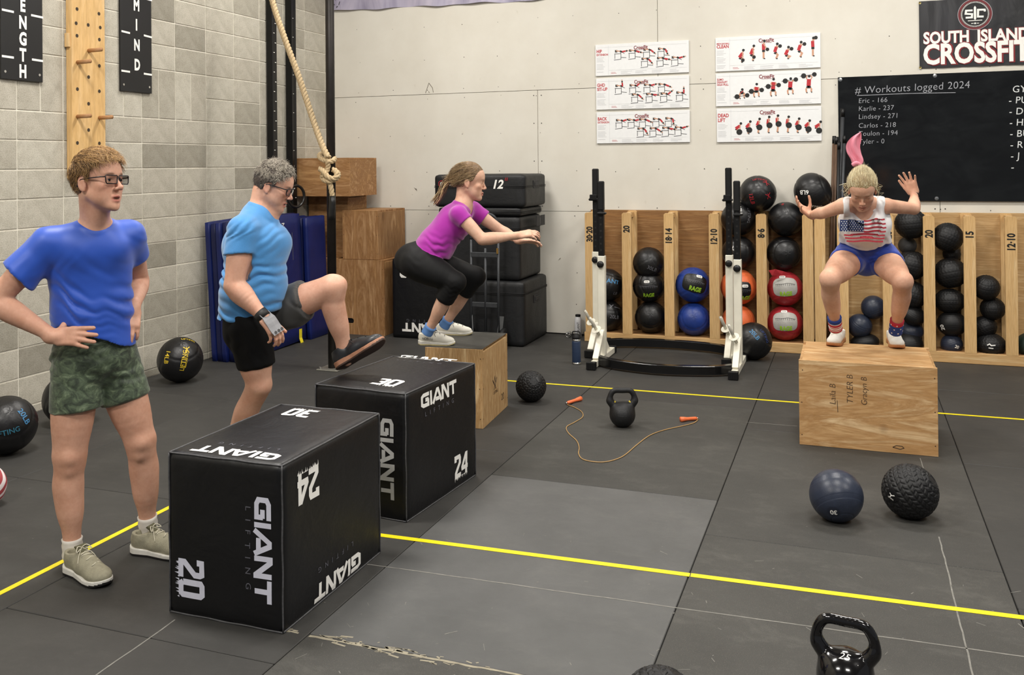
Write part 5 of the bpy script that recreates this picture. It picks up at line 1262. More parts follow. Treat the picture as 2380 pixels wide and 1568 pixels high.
# ------------------------------------------------------------------ chalkboard
t = empty('chalkboard', (6.96, -.012, 1.89), 'glossy black board with handwritten lists on the back wall', 'chalkboard')
gb = NT('glossy_black_board'); n_ = gb.noise(3, 5, .6, gb.coord((1, 1, 2)), .8); gb.col(gb.ramp(n_, [(.4, lin('#0b0c0d')), (.75, lin('#17191a'))])); gb.b.inputs['Roughness'].default_value = .12; gb.lk(gb.math('MULTIPLY_ADD', n_, .2, .02), gb.b.inputs['Roughness']); gb.b.inputs['Specular IOR Level'].default_value = .5
MB().box((0, 0, 0), (3.48, .016, 1.105), ch=.001).build('board', gb.m, t)
CHK = plain('chalk_pen', '#9ea0a6', .8, var=.25, scale=120); CHW = plain('white_chalk_pen', '#d7dad9', .8, var=.1)
def chalk_text(s_, px, py, h, m=CHK, left=True, rot=0.0, thin=-.008):
    v, f = text2d(s_, h, thin, .08, .95, 1.05); v = v.copy()
    if left: v[:, 0] -= v[:, 0].min()
    c = yat(px, py, -.021); decal(t, sh((v, f), 0, 0, rot), c, (1, 0, 0), (0, 0, 1), m, 'handwriting', .0008)
chalk_text('# Workouts logged 2024', 1987, 210, .062, rot=.02)
a0, a1 = yat(1992, 222, -.021), yat(2221, 215, -.021); decal(t, stroke2d([[(0, 0), ((a1-a0)[0]/2, .004), ((a1-a0)[0], (a1-a0)[2])]], .005), a0, (1, 0, 0), (0, 0, 1), CHK, 'handwriting', .0008)
for i, s_ in enumerate(['Eric - 166', 'Karlie - 237', 'Lindsey - 271', 'Carlos - 218', 'Toulon - 194', 'Tyler - 0']):
    chalk_text(s_, 1996, 234+i*18.6+(2 if i > 2 else 0), .042, rot=.01)
for i, s_ in enumerate(['GY', '- PU', '- DI', '- HA', '- BU', '- R', '- J', '-']):
    chalk_text(s_, 2354 if i == 0 else 2344+i*.9, 207+i*25.8, .056, CHW, thin=.0)
for px, py in [(1953, 185), (2173, 176), (2177, 461), (1951, 466)]:
    q = yat(px, py, -.021)-np.array(t.location); MB().lathe([(.004, .004), (.016, .003), (.017, 0)], 16, (0, 0, 0), R=np.array([[1, 0, 0], [0, 0, -1], [0, 1, 0.]])).build('mounting_screw', CHROME, t, loc=(q[0], -.009, q[2]))
# ------------------------------------------------------------------ banners
t = empty('gym_banner', (6.44, -.006, 2.785), 'black vinyl banner with white lettering and a round crest', 'banner')
bn = NT('banner_vinyl'); w_ = bn.new('ShaderNodeTexWave'); w_.inputs['Scale'].default_value = 30; w_.inputs['Distortion'].default_value = 0; bn.lk(bn.coord((1, 1, 1), rot=(0, .8, 0)), w_.inputs['Vector'])
n_ = bn.noise(2.5, 4, .5, bn.coord((1, 1, .5)), .8); c_ = bn.mix(.35, bn.ramp(n_, [(.35, lin('#1a1a1c')), (.8, lin('#333338'))]), bn.ramp(w_.outputs['Fac'], [(.4, (.35, .35, .36)), (.6, (1, 1, 1))]), 'MULTIPLY'); bn.col(c_); bn.b.inputs['Roughness'].default_value = .35; bn.bump(n_, .5, .03)
vs = []; fs = []; nx, nz = 40, 12; BW, BH = 1.10, .585
for j in range(nz+1):
    for i in range(nx+1): vs.append((-BW/2+BW*i/nx, -.0035+.0025*math.sin(i*.6+j*.35)+.0015*math.sin(i*1.7), -BH/2+BH*j/nz))
for j in range(nz):
    for i in range(nx): a = j*(nx+1)+i; fs.append((a, a+1, a+nx+2, a+nx+1))
n_v = len(vs); vs += [(x, .003, z) for x, y, z in vs]; fs += [tuple(i+n_v for i in q)[::-1] for q in fs]
MB().add(vs, fs).build('sheet', bn.m, t, smooth=True)
def on_banner(vf, px, py, m, nm, y=-.0135): decal(t, vf, yat(px, py, y), (1, 0, .0), (0, 0, 1), m, nm, .0)
def left(vf): v, f = vf; v = v.copy(); v[:, 0] -= v[:, 0].min(); return v, f
RSH = plain('red_outline_print', '#7e1a20', .5, var=0)
for m, dy, nm, b_ in ((RSH, -.0132, 'letter_outline', .07), (WHITE, -.0150, 'lettering', .035)):
    on_banner(left(text2d('SOUTH', .096, b_, 0, .78)), 2146, 89, m, nm, dy); on_banner(left(text2d('ISLAND', .094, b_, 0, .86)), 2272, 83, m, nm, dy)
    on_banner(left(text2d('CROSSFIT', .165, b_, 0, .78, 1.0)), 2146, 127, m, nm, dy)
cc = yat(2266, 33, -.0135)
def disc2(r, n=40): return np.array([(r*math.cos(a), r*math.sin(a)) for a in np.linspace(0, 2*math.pi, n, endpoint=False)]), [tuple(range(n))]
def ring2(r0, r1, n=48):
    a = np.linspace(0, 2*math.pi, n, endpoint=False); v = [(r0*math.cos(q), r0*math.sin(q)) for q in a]+[(r1*math.cos(q), r1*math.sin(q)) for q in a]
    return np.array(v), [(k, (k+1) % n, n+(k+1) % n, n+k)[::-1] for k in range(n)]
def oncrest(vf, m, nm, o): decal(t, vf, cc+np.array([0, -o, 0]), (1, 0, 0), (0, 0, 1), m, nm, 0)
oncrest(disc2(.134), LGR, 'crest_rim', 0); oncrest(disc2(.130), plain('crest_maroon', '#6d2328', .5, var=.03), 'crest_ring', .0006); oncrest(disc2(.112), BLK, 'crest_field', .0012)
oncrest(stroke2d([[(.098*math.cos(a), .098*math.sin(a)), (.109*math.cos(a), .109*math.sin(a))] for a in np.linspace(0, 2*math.pi, 60, endpoint=False)], .005), WHITE, 'crest_ticks', .0018)
oncrest(join2d([stroke2d([[(-.018, .034), (-.068, .034), (-.072, .008), (-.022, .002), (-.024, -.026), (-.072, -.026)]], .016), stroke2d([[(.076, .018), (.074, .034), (.024, .036), (.022, -.022), (.066, -.024)]], .016),
    (np.array([(0, .072), (.009, .058), (.009, -.038), (0, -.052), (-.009, -.038), (-.009, .058)]), [(0, 5, 4, 3, 2, 1)]), stroke2d([[(-.055, -.054), (.055, -.054)]], .006), stroke2d([[(-.03, -.078), (-.012, -.078)], [(.012, -.078), (.03, -.078)]], .005), sh((np.array([(.012*(1 if k % 2 == 0 else .42)*math.sin(k*math.pi/5), .012*(1 if k % 2 == 0 else .42)*math.cos(k*math.pi/5)) for k in range(10)]), [tuple(range(10))[::-1]]), 0, -.078)]), WHITE, 'crest_monogram', .0024)
for px, py in [(2138, 7), (2139, 157)]:
    q = yat(px, py, -.012)-np.array(t.location); MB().lathe([(.004, 0), (.010, .001), (.011, 0)], 14, (0, 0, 0), R=np.array([[1, 0, 0], [0, 0, -1], [0, 1, 0.]])).build('grommet', plain('brass_ring', '#b3a16a', .3, .8), t, loc=(q[0], -.0065, q[2]))
# sheer lilac banner whose lower edge hangs into view
t = empty('fabric_banner', (1.45, -.02, 3.55), 'lilac printed sheet hanging high on the back wall, only its lower edge in view', 'banner')
lb = NT('lilac_fabric'); n1 = lb.noise(3.0, 5, .6, lb.coord((1, 1, .35)), 1.2); lb.col(lb.ramp(n1, [(.3, lin('#7d7890')), (.5, lin('#a59fb4')), (.72, lin('#c3bccb'))])); lb.b.inputs['Roughness'].default_value = .5
vs = []; fs = []; nx = 60; x0, x1 = yat(763, 26, 0)[0], yat(1245, 0, 0)[0]+.25; nz = 8; zb0, zb1 = yat(763, 27, 0)[2], yat(1240, 1, 0)[2]
for j in range(nz+1):
    for i in range(nx+1):
        u = i/nx; x = x0+(x1-x0)*u; zb = zb0+(zb1-zb0)*min(1, u*1.15)+.006*math.sin(u*21)+.004*math.sin(u*47); z = zb+(4.2-zb)*j/nz
        vs.append((x-1.45, .002-.010*math.sin(u*30+j*.5)-.008*math.sin(u*13), z-3.55))
for j in range(nz):
    for i in range(nx): a = j*(nx+1)+i; fs.append((a, a+1, a+nx+2, a+nx+1))
MB().add(vs, fs).build('sheet', lb.m, t, smooth=True)
pr = MB()
for k in range(26):
    x = x0+.03+random.uniform(0, .15); z = zb0+.02+random.uniform(0, .25); v, f = stroke2d([[(x, z), (x+random.uniform(-.02, .02), z+random.uniform(.01, .035))]], random.uniform(.004, .011)); pr.add([(p[0]-1.45, -.022-k*.0001, p[1]-3.55) for p in v], f)
v, f = stroke2d([[(x0+.0, zb0+.015), (x0+.05, zb0+.02), (x0+.10, zb0+.07)]], .014); pr.add([(p[0]-1.45, -.021, p[1]-3.55) for p in v], f)
tag(pr.build('dark_print', BLK, t), kind='stuff')
# ------------------------------------------------------------------ bars leaning between the racks
BR = wood('brown_bar', '#6d5440', '#5a4333', '#7a604a', grain=(9, 9, 1), sc=2, knots=0)
def bar(px0, py0, px1, py1, y, r, m, label, z0=.02):
    A = yat(px0, py0, y); B = yat(px1, py1, y-.02); d = B-A; B2 = A+d*((z0-A[2])/d[2]); t = empty('leaning_bar', tuple(B2), label, 'bar', 'bars standing between the racks')
    MB().tube([(0, 0, 0), tuple((A-B2)*.97)], r, 12).build('shaft', m, t, smooth=True); MB().tube([tuple((A-B2)*.965), tuple(A-B2)], r*1.12, 12).build('end_cap', STEELB, t, smooth=True); return t
bar(1939, 316, 1934, 500, -.07, .015, BR, 'brown wooden bar leaning left of the blonde woman')
bar(1944, 318, 1941, 500, -.11, .016, BR, 'second brown wooden bar leaning left of the blonde woman')
bar(1959, 252, 1950, 500, -.05, .016, DKST, 'long grey steel bar leaning against the edge of the chalkboard')
bar(1963, 315, 1956, 500, -.09, .014, DKST, 'shorter dark steel bar beside the long grey one')
bar(1950, 330, 1946, 500, -.15, .013, STEELB, 'black steel bar between the brown and the grey bars')
# striped cloth at the left edge
t = empty('striped_bag', tuple(zat(-40, 1175)), 'red and white striped fabric cut by the left edge of the picture', 'fabric bag')
st = NT('red_white_stripes'); w_ = st.new('ShaderNodeTexWave'); w_.inputs['Scale'].default_value = 9; w_.inputs['Distortion'].default_value = 2.5; w_.inputs['Detail'].default_value = 1; st.lk(st.coord((1, 1, 1), rot=(.6, .5, .8)), w_.inputs['Vector']); st.col(st.ramp(w_.outputs['Fac'], [(.42, lin('#e9dedd')), (.5, lin('#a8454a'))])); st.b.inputs['Roughness'].default_value = .45
f_ = Field((-.16, -.16, -.02), (.16, .16, .30), .005); f_.add(ell((0, 0, .095), (.118, .10, .097)), 0).add(ell((.03, .0, .13), (.07, .07, .07)), .03); f_.displace(lambda x, y, z: .004*np.sin(40*x+30*z)*np.sin(35*y+20*z))
me, V = f_.mesh('cloth'); o = link('cloth', me, st.m, t)
# ------------------------------------------------------------------ people
def unit(v): v = np.array(v, float); return v/np.linalg.norm(v)
def frame(fwd, up):
    """columns: person's right, forward, up"""
    Y = unit(fwd); Z = np.array(up, float); Z = unit(Z-Y*(Z @ Y)); return np.stack([np.cross(Y, Z), Y, Z], 1)
def skin_mat(name, c, c2, lip, brow, tan=.0):
    t = NT(name); v = t.coord(); a = lin(c); b = lin(c2)
    n = t.noise(11, 4, .6, v); n2 = t.noise(70, 3, .6, v)
    col = t.ramp(n, [(.3, b), (.7, a)]); col = t.mix(.18, col, t.ramp(n2, [(.35, (.75, .6, .55)), (.6, (1, 1, 1))]), 'MULTIPLY')
    at_ = t.new('ShaderNodeVertexColor', layer_name='tint'); sp = t.new('ShaderNodeSeparateColor'); t.lk(at_.outputs[0], sp.inputs[0])
    col = t.mix(sp.outputs[0], col, lin(lip)); col = t.mix(sp.outputs[1], col, lin(brow)); col = t.mix(t.math('MULTIPLY', sp.outputs[2], .45), col, lin('#c4584a'))
    t.col(col); t.b.inputs['Roughness'].default_value = .52; t.b.inputs['Specular IOR Level'].default_value = .4
    t.b.inputs['Subsurface Weight'].default_value = .12; t.b.inputs['Subsurface Radius'].default_value = (.012, .005, .003)
    t.bump(n2, .12, .002); return t.m
def fabric(name, c, rough=.75, var=.12, sheen=.3, heather=0.0, spec=.3, bs=500):
    t = NT(name); v = t.coord(); a = lin(c); n = t.noise(6, 4, .6, v); n2 = t.noise(bs, 2, .6, v)
    col = t.ramp(n, [(.3, tuple(x*(1-var) for x in a[:3])), (.7, tuple(min(1, x*(1+var)) for x in a[:3]))])
    if heather: col = t.mix(heather, col, t.ramp(n2, [(.4, (.55, .6, .66)), (.6, (1, 1, 1))]), 'MULTIPLY')
    t.col(col); t.b.inputs['Roughness'].default_value = rough; t.b.inputs['Sheen Weight'].default_value = sheen; t.b.inputs['Specular IOR Level'].default_value = spec
    t.bump(n2, .15, .001); return t.m
def bounds(pts, lo, hi, h):
    P = np.array(pts); return Field(P.min(0)-np.array(lo), P.max(0)+np.array(hi), h)
class Person:
    def __init__(s, label, root):
        s.t = empty('person', tuple(root), label, 'person', 'athletes on and around the jump boxes'); s.o = np.array(root, float)
    def mesh(s, f, nm, mat, tint=None, relax=2, keep=(), cover=False):
        if cover:
            F, lo, h = s.bf; ii = []; ww = []
            for q in range(3):
                g = (f.ax[q]-lo[q])/h; i = np.clip(np.floor(g).astype(int), 0, F.shape[q]-2); ii.append(i); ww.append(np.clip(g-i, 0, 1).astype(np.float32))
            B = 0
            for a in (0, 1):
                for b in (0, 1):
                    for c in (0, 1):
                        w = (ww[0] if a else 1-ww[0])[:, None, None]*(ww[1] if b else 1-ww[1])[None, :, None]*(ww[2] if c else 1-ww[2])[None, None, :]
                        B = B+F[np.ix_(ii[0]+a, ii[1]+b, ii[2]+c)]*w
            f.F = np.minimum(f.F, np.maximum(B-.0055, f.F-(.010 if cover is True else cover))).astype(np.float32)
        me, V = f.mesh(nm)
        if relax:
            ne = len(me.edges); E = np.empty(ne*2, np.int32); me.edges.foreach_get('vertices', E); E = E.reshape(-1, 2); deg = np.bincount(E.ravel(), minlength=len(V)).astype(float)
            w = np.ones(len(V))
            for c, r in keep: w = np.minimum(w, np.clip((np.linalg.norm(V-np.array(c), axis=1)-r)/.04, 0, 1))
            w = (w*.6)[:, None]
            for it in range(relax):
                S = np.stack([np.bincount(E[:, 0], V[E[:, 1], q], len(V))+np.bincount(E[:, 1], V[E[:, 0], q], len(V)) for q in range(3)], 1)/np.maximum(deg, 1)[:, None]
                V = V+w*(S-V)
        if tint is not None:
            c = np.zeros((len(V), 4), np.float32); c[:, 3] = 1; tint(V, c)
            at_ = me.color_attributes.new('tint', 'FLOAT_COLOR', 'POINT'); at_.data.foreach_set('color', c.ravel())
        me.vertices.foreach_set('co', (V-s.o).astype(np.float32).ravel()); me.update()
        return link(nm, me, mat, s.t, smooth=True)
    def mb(s, b, nm, mat, parent=None, smooth=True):
        b.v = [tuple(np.array(p)-s.o) for p in b.v]; return b.build(nm, mat, parent or s.t, smooth=smooth)
def localprim(c, Fm, r, fn):
    c = np.array(c, float)
    def g(P):
        x, y, z = P[0]-c[0], P[1]-c[1], P[2]-c[2]
        return fn(x*Fm[0, 0]+y*Fm[1, 0]+z*Fm[2, 0], x*Fm[0, 1]+y*Fm[1, 1]+z*Fm[2, 1], x*Fm[0, 2]+y*Fm[1, 2]+z*Fm[2, 2])
    return c-r, c+r, g
class Head:
    def __init__(s, c, Fm, k=1.0, fem=False, mouth=0.0, eye=.0042):
        s.c = np.array(c, float); s.F = Fm; s.k = k; s.fem = fem; s.mouth = mouth; s.eye = eye
    def T(s, x, y, z): return s.c+s.F @ (np.array([x, y, z])*s.k)
    def E(s, p, r, rx=0.0):
        R = s.F
        if rx: a = math.radians(rx); R = s.F @ np.array([[1, 0, 0], [0, math.cos(a), -math.sin(a)], [0, math.sin(a), math.cos(a)]])
        return ell(s.T(*p), np.array(r)*s.k, R)
    def C(s, a, b, ra, rb=None): return cone(s.T(*a), s.T(*b), ra*s.k, (rb if rb is not None else ra)*s.k)
    def build(s, f):
        j = .92 if s.fem else 1.0; m = s.mouth
        f.add(s.E((0, -.012, .030), (.0745, .094, .086)), .01)
        f.add(s.E((0, .030, .035), (.064, .060, .060)), .03)           # forehead
        f.add(s.E((0, .030, -.040), (.060*j, .056, .066)), .025)       # mid face
        for q in (-1, 1):
            f.add(s.C((q*.050*j, .000, -.052), (q*.018, .066, -.098-m*.6), .017, .014), .022)   # jaw line
            f.add(s.E((q*.040, .056, -.026), (.024, .022, .020)), .018)                          # cheekbone
        f.add(s.E((0, .052, -.080-m*.4), (.034*j, .034, .032)), .02)
        f.add(s.E((0, .078, -.104-m), (.017, .013, .014)), .016)       # chin
        f.add(s.C((-.030, .080, .020), (.030, .080, .020), .0085), .014)  # brow
        for q in (-1, 1):
            f.add(s.E((q*.034, .038, -.060), (.026*j, .034, .032)), .02)                          # cheek
            f.add(s.E((q*.031, .096, .001), (.017, .012, .0115)), .012, 's')   # socket
            f.add(s.E((q*.031, .0715, -.001), (.0145, .0135, .0128)), .004)    # lids
            if s.eye > .0015: f.add(s.E((q*.031, .088, -.0015), (.0120, .0105, s.eye)), .002, 's')
        ny = .104 if s.fem else .108
        f.add(s.C((0, .084, .008), (0, ny, -.030), .0060, .0086*(.9 if s.fem else 1)), .010)      # nose
        f.add(s.E((0, ny-.001, -.033), (.0100, .0100, .0088)), .008)
        for q in (-1, 1): f.add(s.E((q*.0125, .096, -.037), (.0070, .0095, .0070)), .006)
        zl = -.066
        f.add(s.C((-.018, .084, zl-.001), (0, .0925, zl+.001), .0048, .0062), .004); f.add(s.C((.018, .084, zl-.001), (0, .0925, zl+.001), .0048, .0062), .004)
        zl2 = -.077-m; f.add(s.C((-.015, .083, zl2), (0, .0905, zl2-.001), .0048, .0070), .004); f.add(s.C((.015, .083, zl2), (0, .0905, zl2-.001), .0048, .0070), .004)
        f.add(s.E((0, .094, -.0715-m*.5), (.017, .010, .0016+m*.62)), .002, 's')  # mouth opening
        for q in (-1, 1):
            f.add(s.E((q*.0765, -.012, -.012), (.0085, .019, .031), 12), .006)
            f.add(s.E((q*.0845, -.008, -.010), (.0050, .011, .020), 12), .003, 's')
            f.add(s.C((q*.079, -.008, -.004), (q*.080, -.003, -.020), .0035), .003)
            f.add(s.E((q*.0765, -.004, -.036), (.0055, .008, .009)), .004)
    def tint(s, V, c, brow=.8, stub=0.0, blush=.3):
        L = (V-s.c) @ s.F/s.k; x, y, z = L.T; m = s.mouth
        near = (np.abs(x) < .1) & (np.abs(z) < .14) & (np.abs(y) < .14)
        lip = np.exp(-((x/.020)**4))*np.clip(1.3-np.abs(z+.0715+m*.5)/(.0105+m*.55), 0, 1)*(y > .080)*near; c[:, 0] = np.clip(lip*1.3, 0, .75)
        inn = (np.abs(z+.0715+m*.5) < m*.45+.0012) & (np.abs(x) < .014) & (y < .092) & (y > .05) & near; c[:, 1] = np.where(inn, .9, 0)
        br = np.exp(-((np.abs(x)-.031)/.016)**4)*np.exp(-((z-.0185-.004*np.cos((np.abs(x)-.03)*60))/.0050)**2)*(y > .06)*near; c[:, 1] = np.maximum(c[:, 1], br*brow)
        lash = np.exp(-((np.abs(x)-.031)/.013)**4)*np.exp(-((z+.001-max(s.eye, .0))/.0022)**2)*(y > .07)*near; c[:, 1] = np.maximum(c[:, 1], lash*.75)
        if stub: c[:, 1] = np.maximum(c[:, 1], stub*np.clip(-(z+.045)/.03, 0, 1)*(y > -.01)*near*(1-np.clip(lip*2, 0, 1)))
        bl = (np.exp(-(((np.abs(x)-.042)/.02)**2+((z+.03)/.022)**2))*(y > .03)+np.exp(-((x/.012)**2+((z+.033)/.012)**2))*(y > .09)+(np.abs(x) > .072)*(np.abs(z+.01) < .04)*.7)*near; c[:, 2] = np.clip(bl*blush, 0, .35)
    def eyes(s, p, iris='#4f6a7a', opened=.55):
        for q in (-1, 1):
            b = MB(); n = 14; r = .0121*s.k; c0 = s.T(q*.031, .0712, -.001)
            b.lathe([(r*math.sin(a), r*math.cos(a)) for a in np.linspace(.02, math.pi-.02, n)], 18); 
            R = np.stack([s.F[:, 0], -s.F[:, 2], s.F[:, 1]], 1); b.v = [tuple(c0+R @ np.array(v)*np.array([1, 1, 1.0])) for v in b.v]
            # iris: the faces round the forward pole
            mi = []
            for fc in b.f:
                ctr = np.mean([b.v[i] for i in fc], 0)-c0; ca = (ctr @ s.F[:, 1])/np.linalg.norm(ctr); mi.append(2 if ca > .93 else (1 if ca > .78 else 0))
            b.mi = mi; p.mb(b, 'eyeball', [plain('eye_white', '#d9d2cc', .25, var=0), plain('iris'+iris, iris, .2, var=0), BLK])
def hairline(h):
    ys, zs = zip(*h); return lambda y: np.interp(y, ys, zs)
def hair_cap(hd, hl, th=.016, lump=.004, top=0.0, seed=0, wl=60):
    hd.cap = (th, top)
    a, b, c_ = .0765*hd.k, .0965*hd.k, .0885*hd.k; kk = hd.k
    def fn(x, y, z):
        zz = z-.030*kk; yy = y+.012*kk; A, B, C_ = a+th*.72, b+th*.8, c_+th+top
        q = np.sqrt((x/A)**2+(yy/B)**2+(zz/C_)**2); d = (q-1)*min(A, B, C_)
        d = d+lump*(np.sin(wl*x+seed+3*np.sin(25*y))*np.sin(wl*.8*z+1.3*seed+2*np.sin(30*x))*np.sin(wl*.9*y+seed*2))
        return np.maximum(d, (hl(y/kk)*kk-z+.006*np.sin(90*x+seed)*1.0)*.8)
    return localprim(hd.c, hd.F, .19*kk, fn)
def strands(hd, p, hl, mats, n=1500, ln=.03, comb=(0, -.6, -.2), lift=.5, curl=.3, w=.0011, seed=1, region=None, nm='hair_strands', base=.010, seg=5, parent=None, spread=.35, side=1.0):
    rs = np.random.RandomState(seed); cnt = 0; kk = hd.k; comb = comb if callable(comb) else np.array(comb, float)
    vs = []; fs = []; mi = []
    while cnt < n:
        d = rs.randn(3); d /= np.linalg.norm(d); P = np.array([d[0]*.0765, d[1]*.0965-.012, d[2]*.0885+.030])
        if P[2] < hl(P[1])+.002: continue
        if region is not None and not region(P): continue
        cnt += 1; nrm = unit(d/np.array([.0765, .0965, .0885])); g = comb(P) if callable(comb) else comb
        g = g+rs.randn(3)*spread; g = g-nrm*(g @ nrm)*.8; g = unit(g); L = ln*(.6+.8*rs.rand())*(side if P[2] < .052 else 1); ph = rs.rand()*6.28; sd_ = np.cross(g, nrm)
        pts = []; P0 = P+nrm*(hd.cap[0]*.78+hd.cap[1]*max(0, nrm[2])-.004+.006*rs.rand()+(base-.010)*.4)
        for i in range(seg+1):
            t = i/seg; q = P0+g*L*t+nrm*lift*L*(t-.75*t*t)+sd_*curl*L*math.sin(ph+t*3.0)*t+np.array([0, 0, -.12*L*t*t])
            pts.append(hd.c+hd.F @ (q*kk)-p.o)
        pts = np.array(pts); o = len(vs); T = np.gradient(pts, axis=0)
        for i in range(seg+1):
            u = unit(np.cross(T[i], hd.F @ nrm)+1e-9); v = unit(np.cross(T[i], u)+1e-9); r = w*(1-.75*i/seg)*kk
            for k in range(3): a = 2.094*k; vs.append(tuple(pts[i]+(u*math.cos(a)+v*math.sin(a))*r))
        for i in range(seg):
            for k in range(3): fs.append((o+i*3+k, o+i*3+(k+1) % 3, o+i*3+3+(k+1) % 3, o+i*3+3+k)); mi.append(cnt % len(mats))
    me = bpy.data.meshes.new(nm); me.from_pydata(vs, [], fs)
    for m in mats: me.materials.append(m)
    me.polygons.foreach_set('material_index', mi); me.polygons.foreach_set('use_smooth', [True]*len(fs)); me.update()
    o = bpy.data.objects.new(nm, me); COL.objects.link(o); o.parent = parent or p.t; o['kind'] = 'stuff'; return o
def hand(f, W_, d, back, thumb, s=1.0, curl=(15, 20, 22, 25), spread=8, tcurl=20, tdir=None, fat=1.0, bias=0.0):
    """wrist point, direction of the fingers, normal of the back of the hand, direction of the thumb side"""
    W_ = np.array(W_, float); d = unit(d); back = unit(np.array(back)-d*(np.array(back) @ d)); t = unit(np.array(thumb)-d*(np.array(thumb) @ d)-back*(np.array(thumb) @ back))
    R = np.stack([t, d, back], 1)
    f.add(cone(W_-d*.02*s, W_+d*.02*s, .024*s*fat, .023*s*fat), .012)
    f.add(rbox(W_+d*.052*s, np.array([.037, .043, .0125])*s, R, .012*s), .014)
    f.add(ell(W_+d*.040*s+t*.022*s-back*.008*s, np.array([.017, .032, .013])*s, R), .010)
    for i, (o, L, r) in enumerate(((.029, .074, .0088), (.0098, .082, .0090), (-.0098, .076, .0086), (-.0285, .060, .0077))):
        a = math.radians(spread*(1.5-i)/1.5+bias); dd = d*math.cos(a)+t*math.sin(a); P = W_+d*(.088-(.004 if i == 0 else 0)-(.010 if i == 3 else 0))*s+t*o*s
        c = math.radians(curl[i]); cur = 0; k = .009
        P = P-dd*.012*s
        for j, fr in enumerate((.50, .30, .24)):
            cur += c*(.8 if j == 0 else 1.1); q = dd*math.cos(cur)-back*math.sin(cur); Q = P+q*(L*fr+(.012 if j == 0 else 0))*s
            f.add(cone(P, Q, r*(1.03-.07*j)*s*fat, r*(.97-.08*j)*s*fat), k if j == 0 else .0015); P = Q; k = .0015
    td = unit(d*.62+t*.78-back*.15) if tdir is None else unit(tdir); P = W_+d*.018*s+t*.020*s-back*.004*s; c = math.radians(tcurl); cur = 0
    for j, (L, r) in enumerate(((.046, .0125), (.032, .0100), (.027, .0088))):
        q = unit(td*math.cos(cur)+d*math.sin(cur)); Q = P+q*L*s; f.add(cone(P, Q, r*s*fat, r*.9*s*fat), .008 if j == 0 else .0015); P = Q; cur += c
def chain(pts, rad, n=5):
    """one tapering limb: a run of cones through smoothed points and radii"""
    P = smoothpath([tuple(p)+(r,) for p, r in zip(pts, rad)], n); cs = [cone(a[:3], b[:3], a[3], b[3]) for a, b in zip(P[:-1], P[1:])]
    lo = np.min([c[0] for c in cs], 0); hi = np.max([c[1] for c in cs], 0)
    def fn(Q):
        d = cs[0][2](Q)
        for c in cs[1:]: d = np.minimum(d, c[2](Q))
        return d
    return lo, hi, fn
def arm(f, S, E, W_, r=(.052, .041, .026), k=.02, musc=1.0):
    S, E, W_ = map(lambda v: np.array(v, float), (S, E, W_)); L = lambda a, b, t: a+(b-a)*t
    f.add(chain([S, L(S, E, .22), L(S, E, .5), L(S, E, .8), E], [r[0]*1.06, r[0]*1.0, (r[0]*.55+r[1]*.5)*musc, r[1]*1.04, r[1]*1.02], 3), k)
    f.add(chain([E, L(E, W_, .14), L(E, W_, .30), L(E, W_, .6), L(E, W_, .85), W_], [r[1]*1.02, r[1]*1.08*musc, r[1]*1.06*musc, r[1]*.5+r[2]*.52, r[2]*1.03, r[2]], 3), .006)
def leg(f, H, K, A, r=(.090, .060, .060, .037), k=.025, calfdir=None, knee=None):
    """thigh, knee and calf as one run of tapering sections"""
    H, K, A = map(lambda v: np.array(v, float), (H, K, A)); cdv = np.zeros(3) if calfdir is None else unit(calfdir); r0, r1, r2, r3 = r
    pr = [(0, r0), (.30, r0*.99), (.62, r0*.60+r1*.42), (.86, r1*1.04), (1.0, r1*1.0)]
    f.add(chain([H+(K-H)*t for t, q in pr], [q for t, q in pr], 3), .03)
    pr = [(0, r1*1.0, 0), (.10, r1*.93, .02), (.20, r2*.95, .12), (.33, r2, .20), (.47, r2*.94, .17), (.64, r2*.66+r3*.34, .09), (.82, r3*1.10, .03), (1.0, r3, 0)]
    f.add(chain([K+(A-K)*t+cdv*c*r2 for t, q, c in pr], [q for t, q, c in pr], 3), .006)
def ridge(phi, sharp=1.6): return 1-2*np.abs(np.sin(phi))**(1/sharp)
def band_mask(p0, n, w):
    n = unit(n); return lambda x, y, z: np.clip(((x-p0[0])*n[0]+(y-p0[1])*n[1]+(z-p0[2])*n[2])/w, 0, 1)
def mul(*ms): return lambda x, y, z: np.prod([m(x, y, z) for m in ms], axis=0)
def folds(f, o, n, lam, amp, warp=(0, 0, 1), wamp=.02, wlam=.25, mask=None, band=.04, seed=0.0):
    o = np.array(o, float); n = unit(n); w = unit(warp)
    def fn(x, y, z):
        s_ = (x-o[0])*n[0]+(y-o[1])*n[1]+(z-o[2])*n[2]; u = (x-o[0])*w[0]+(y-o[1])*w[1]+(z-o[2])*w[2]
        s_ = s_+wamp*np.sin(2*np.pi*u/wlam+seed)+.4*wamp*np.sin(2*np.pi*u/(wlam*.41)+2*seed+s_*30)
        a = amp*np.clip(.32+1.0*np.sin(s_*17+u*11+seed)*np.sin(u*15-s_*8+seed*2.1), .04, 1.25); v = -a*np.sin(2*np.pi*s_/lam)*(1-.35*np.sin(2*np.pi*s_/lam))
        if mask is not None: v = v*mask(x, y, z)
        return v
    f.displace(fn, band)
def gauss(c, r): c = np.array(c, float); return lambda x, y, z: np.exp(-(((x-c[0])**2+(y-c[1])**2+(z-c[2])**2)/r**2))
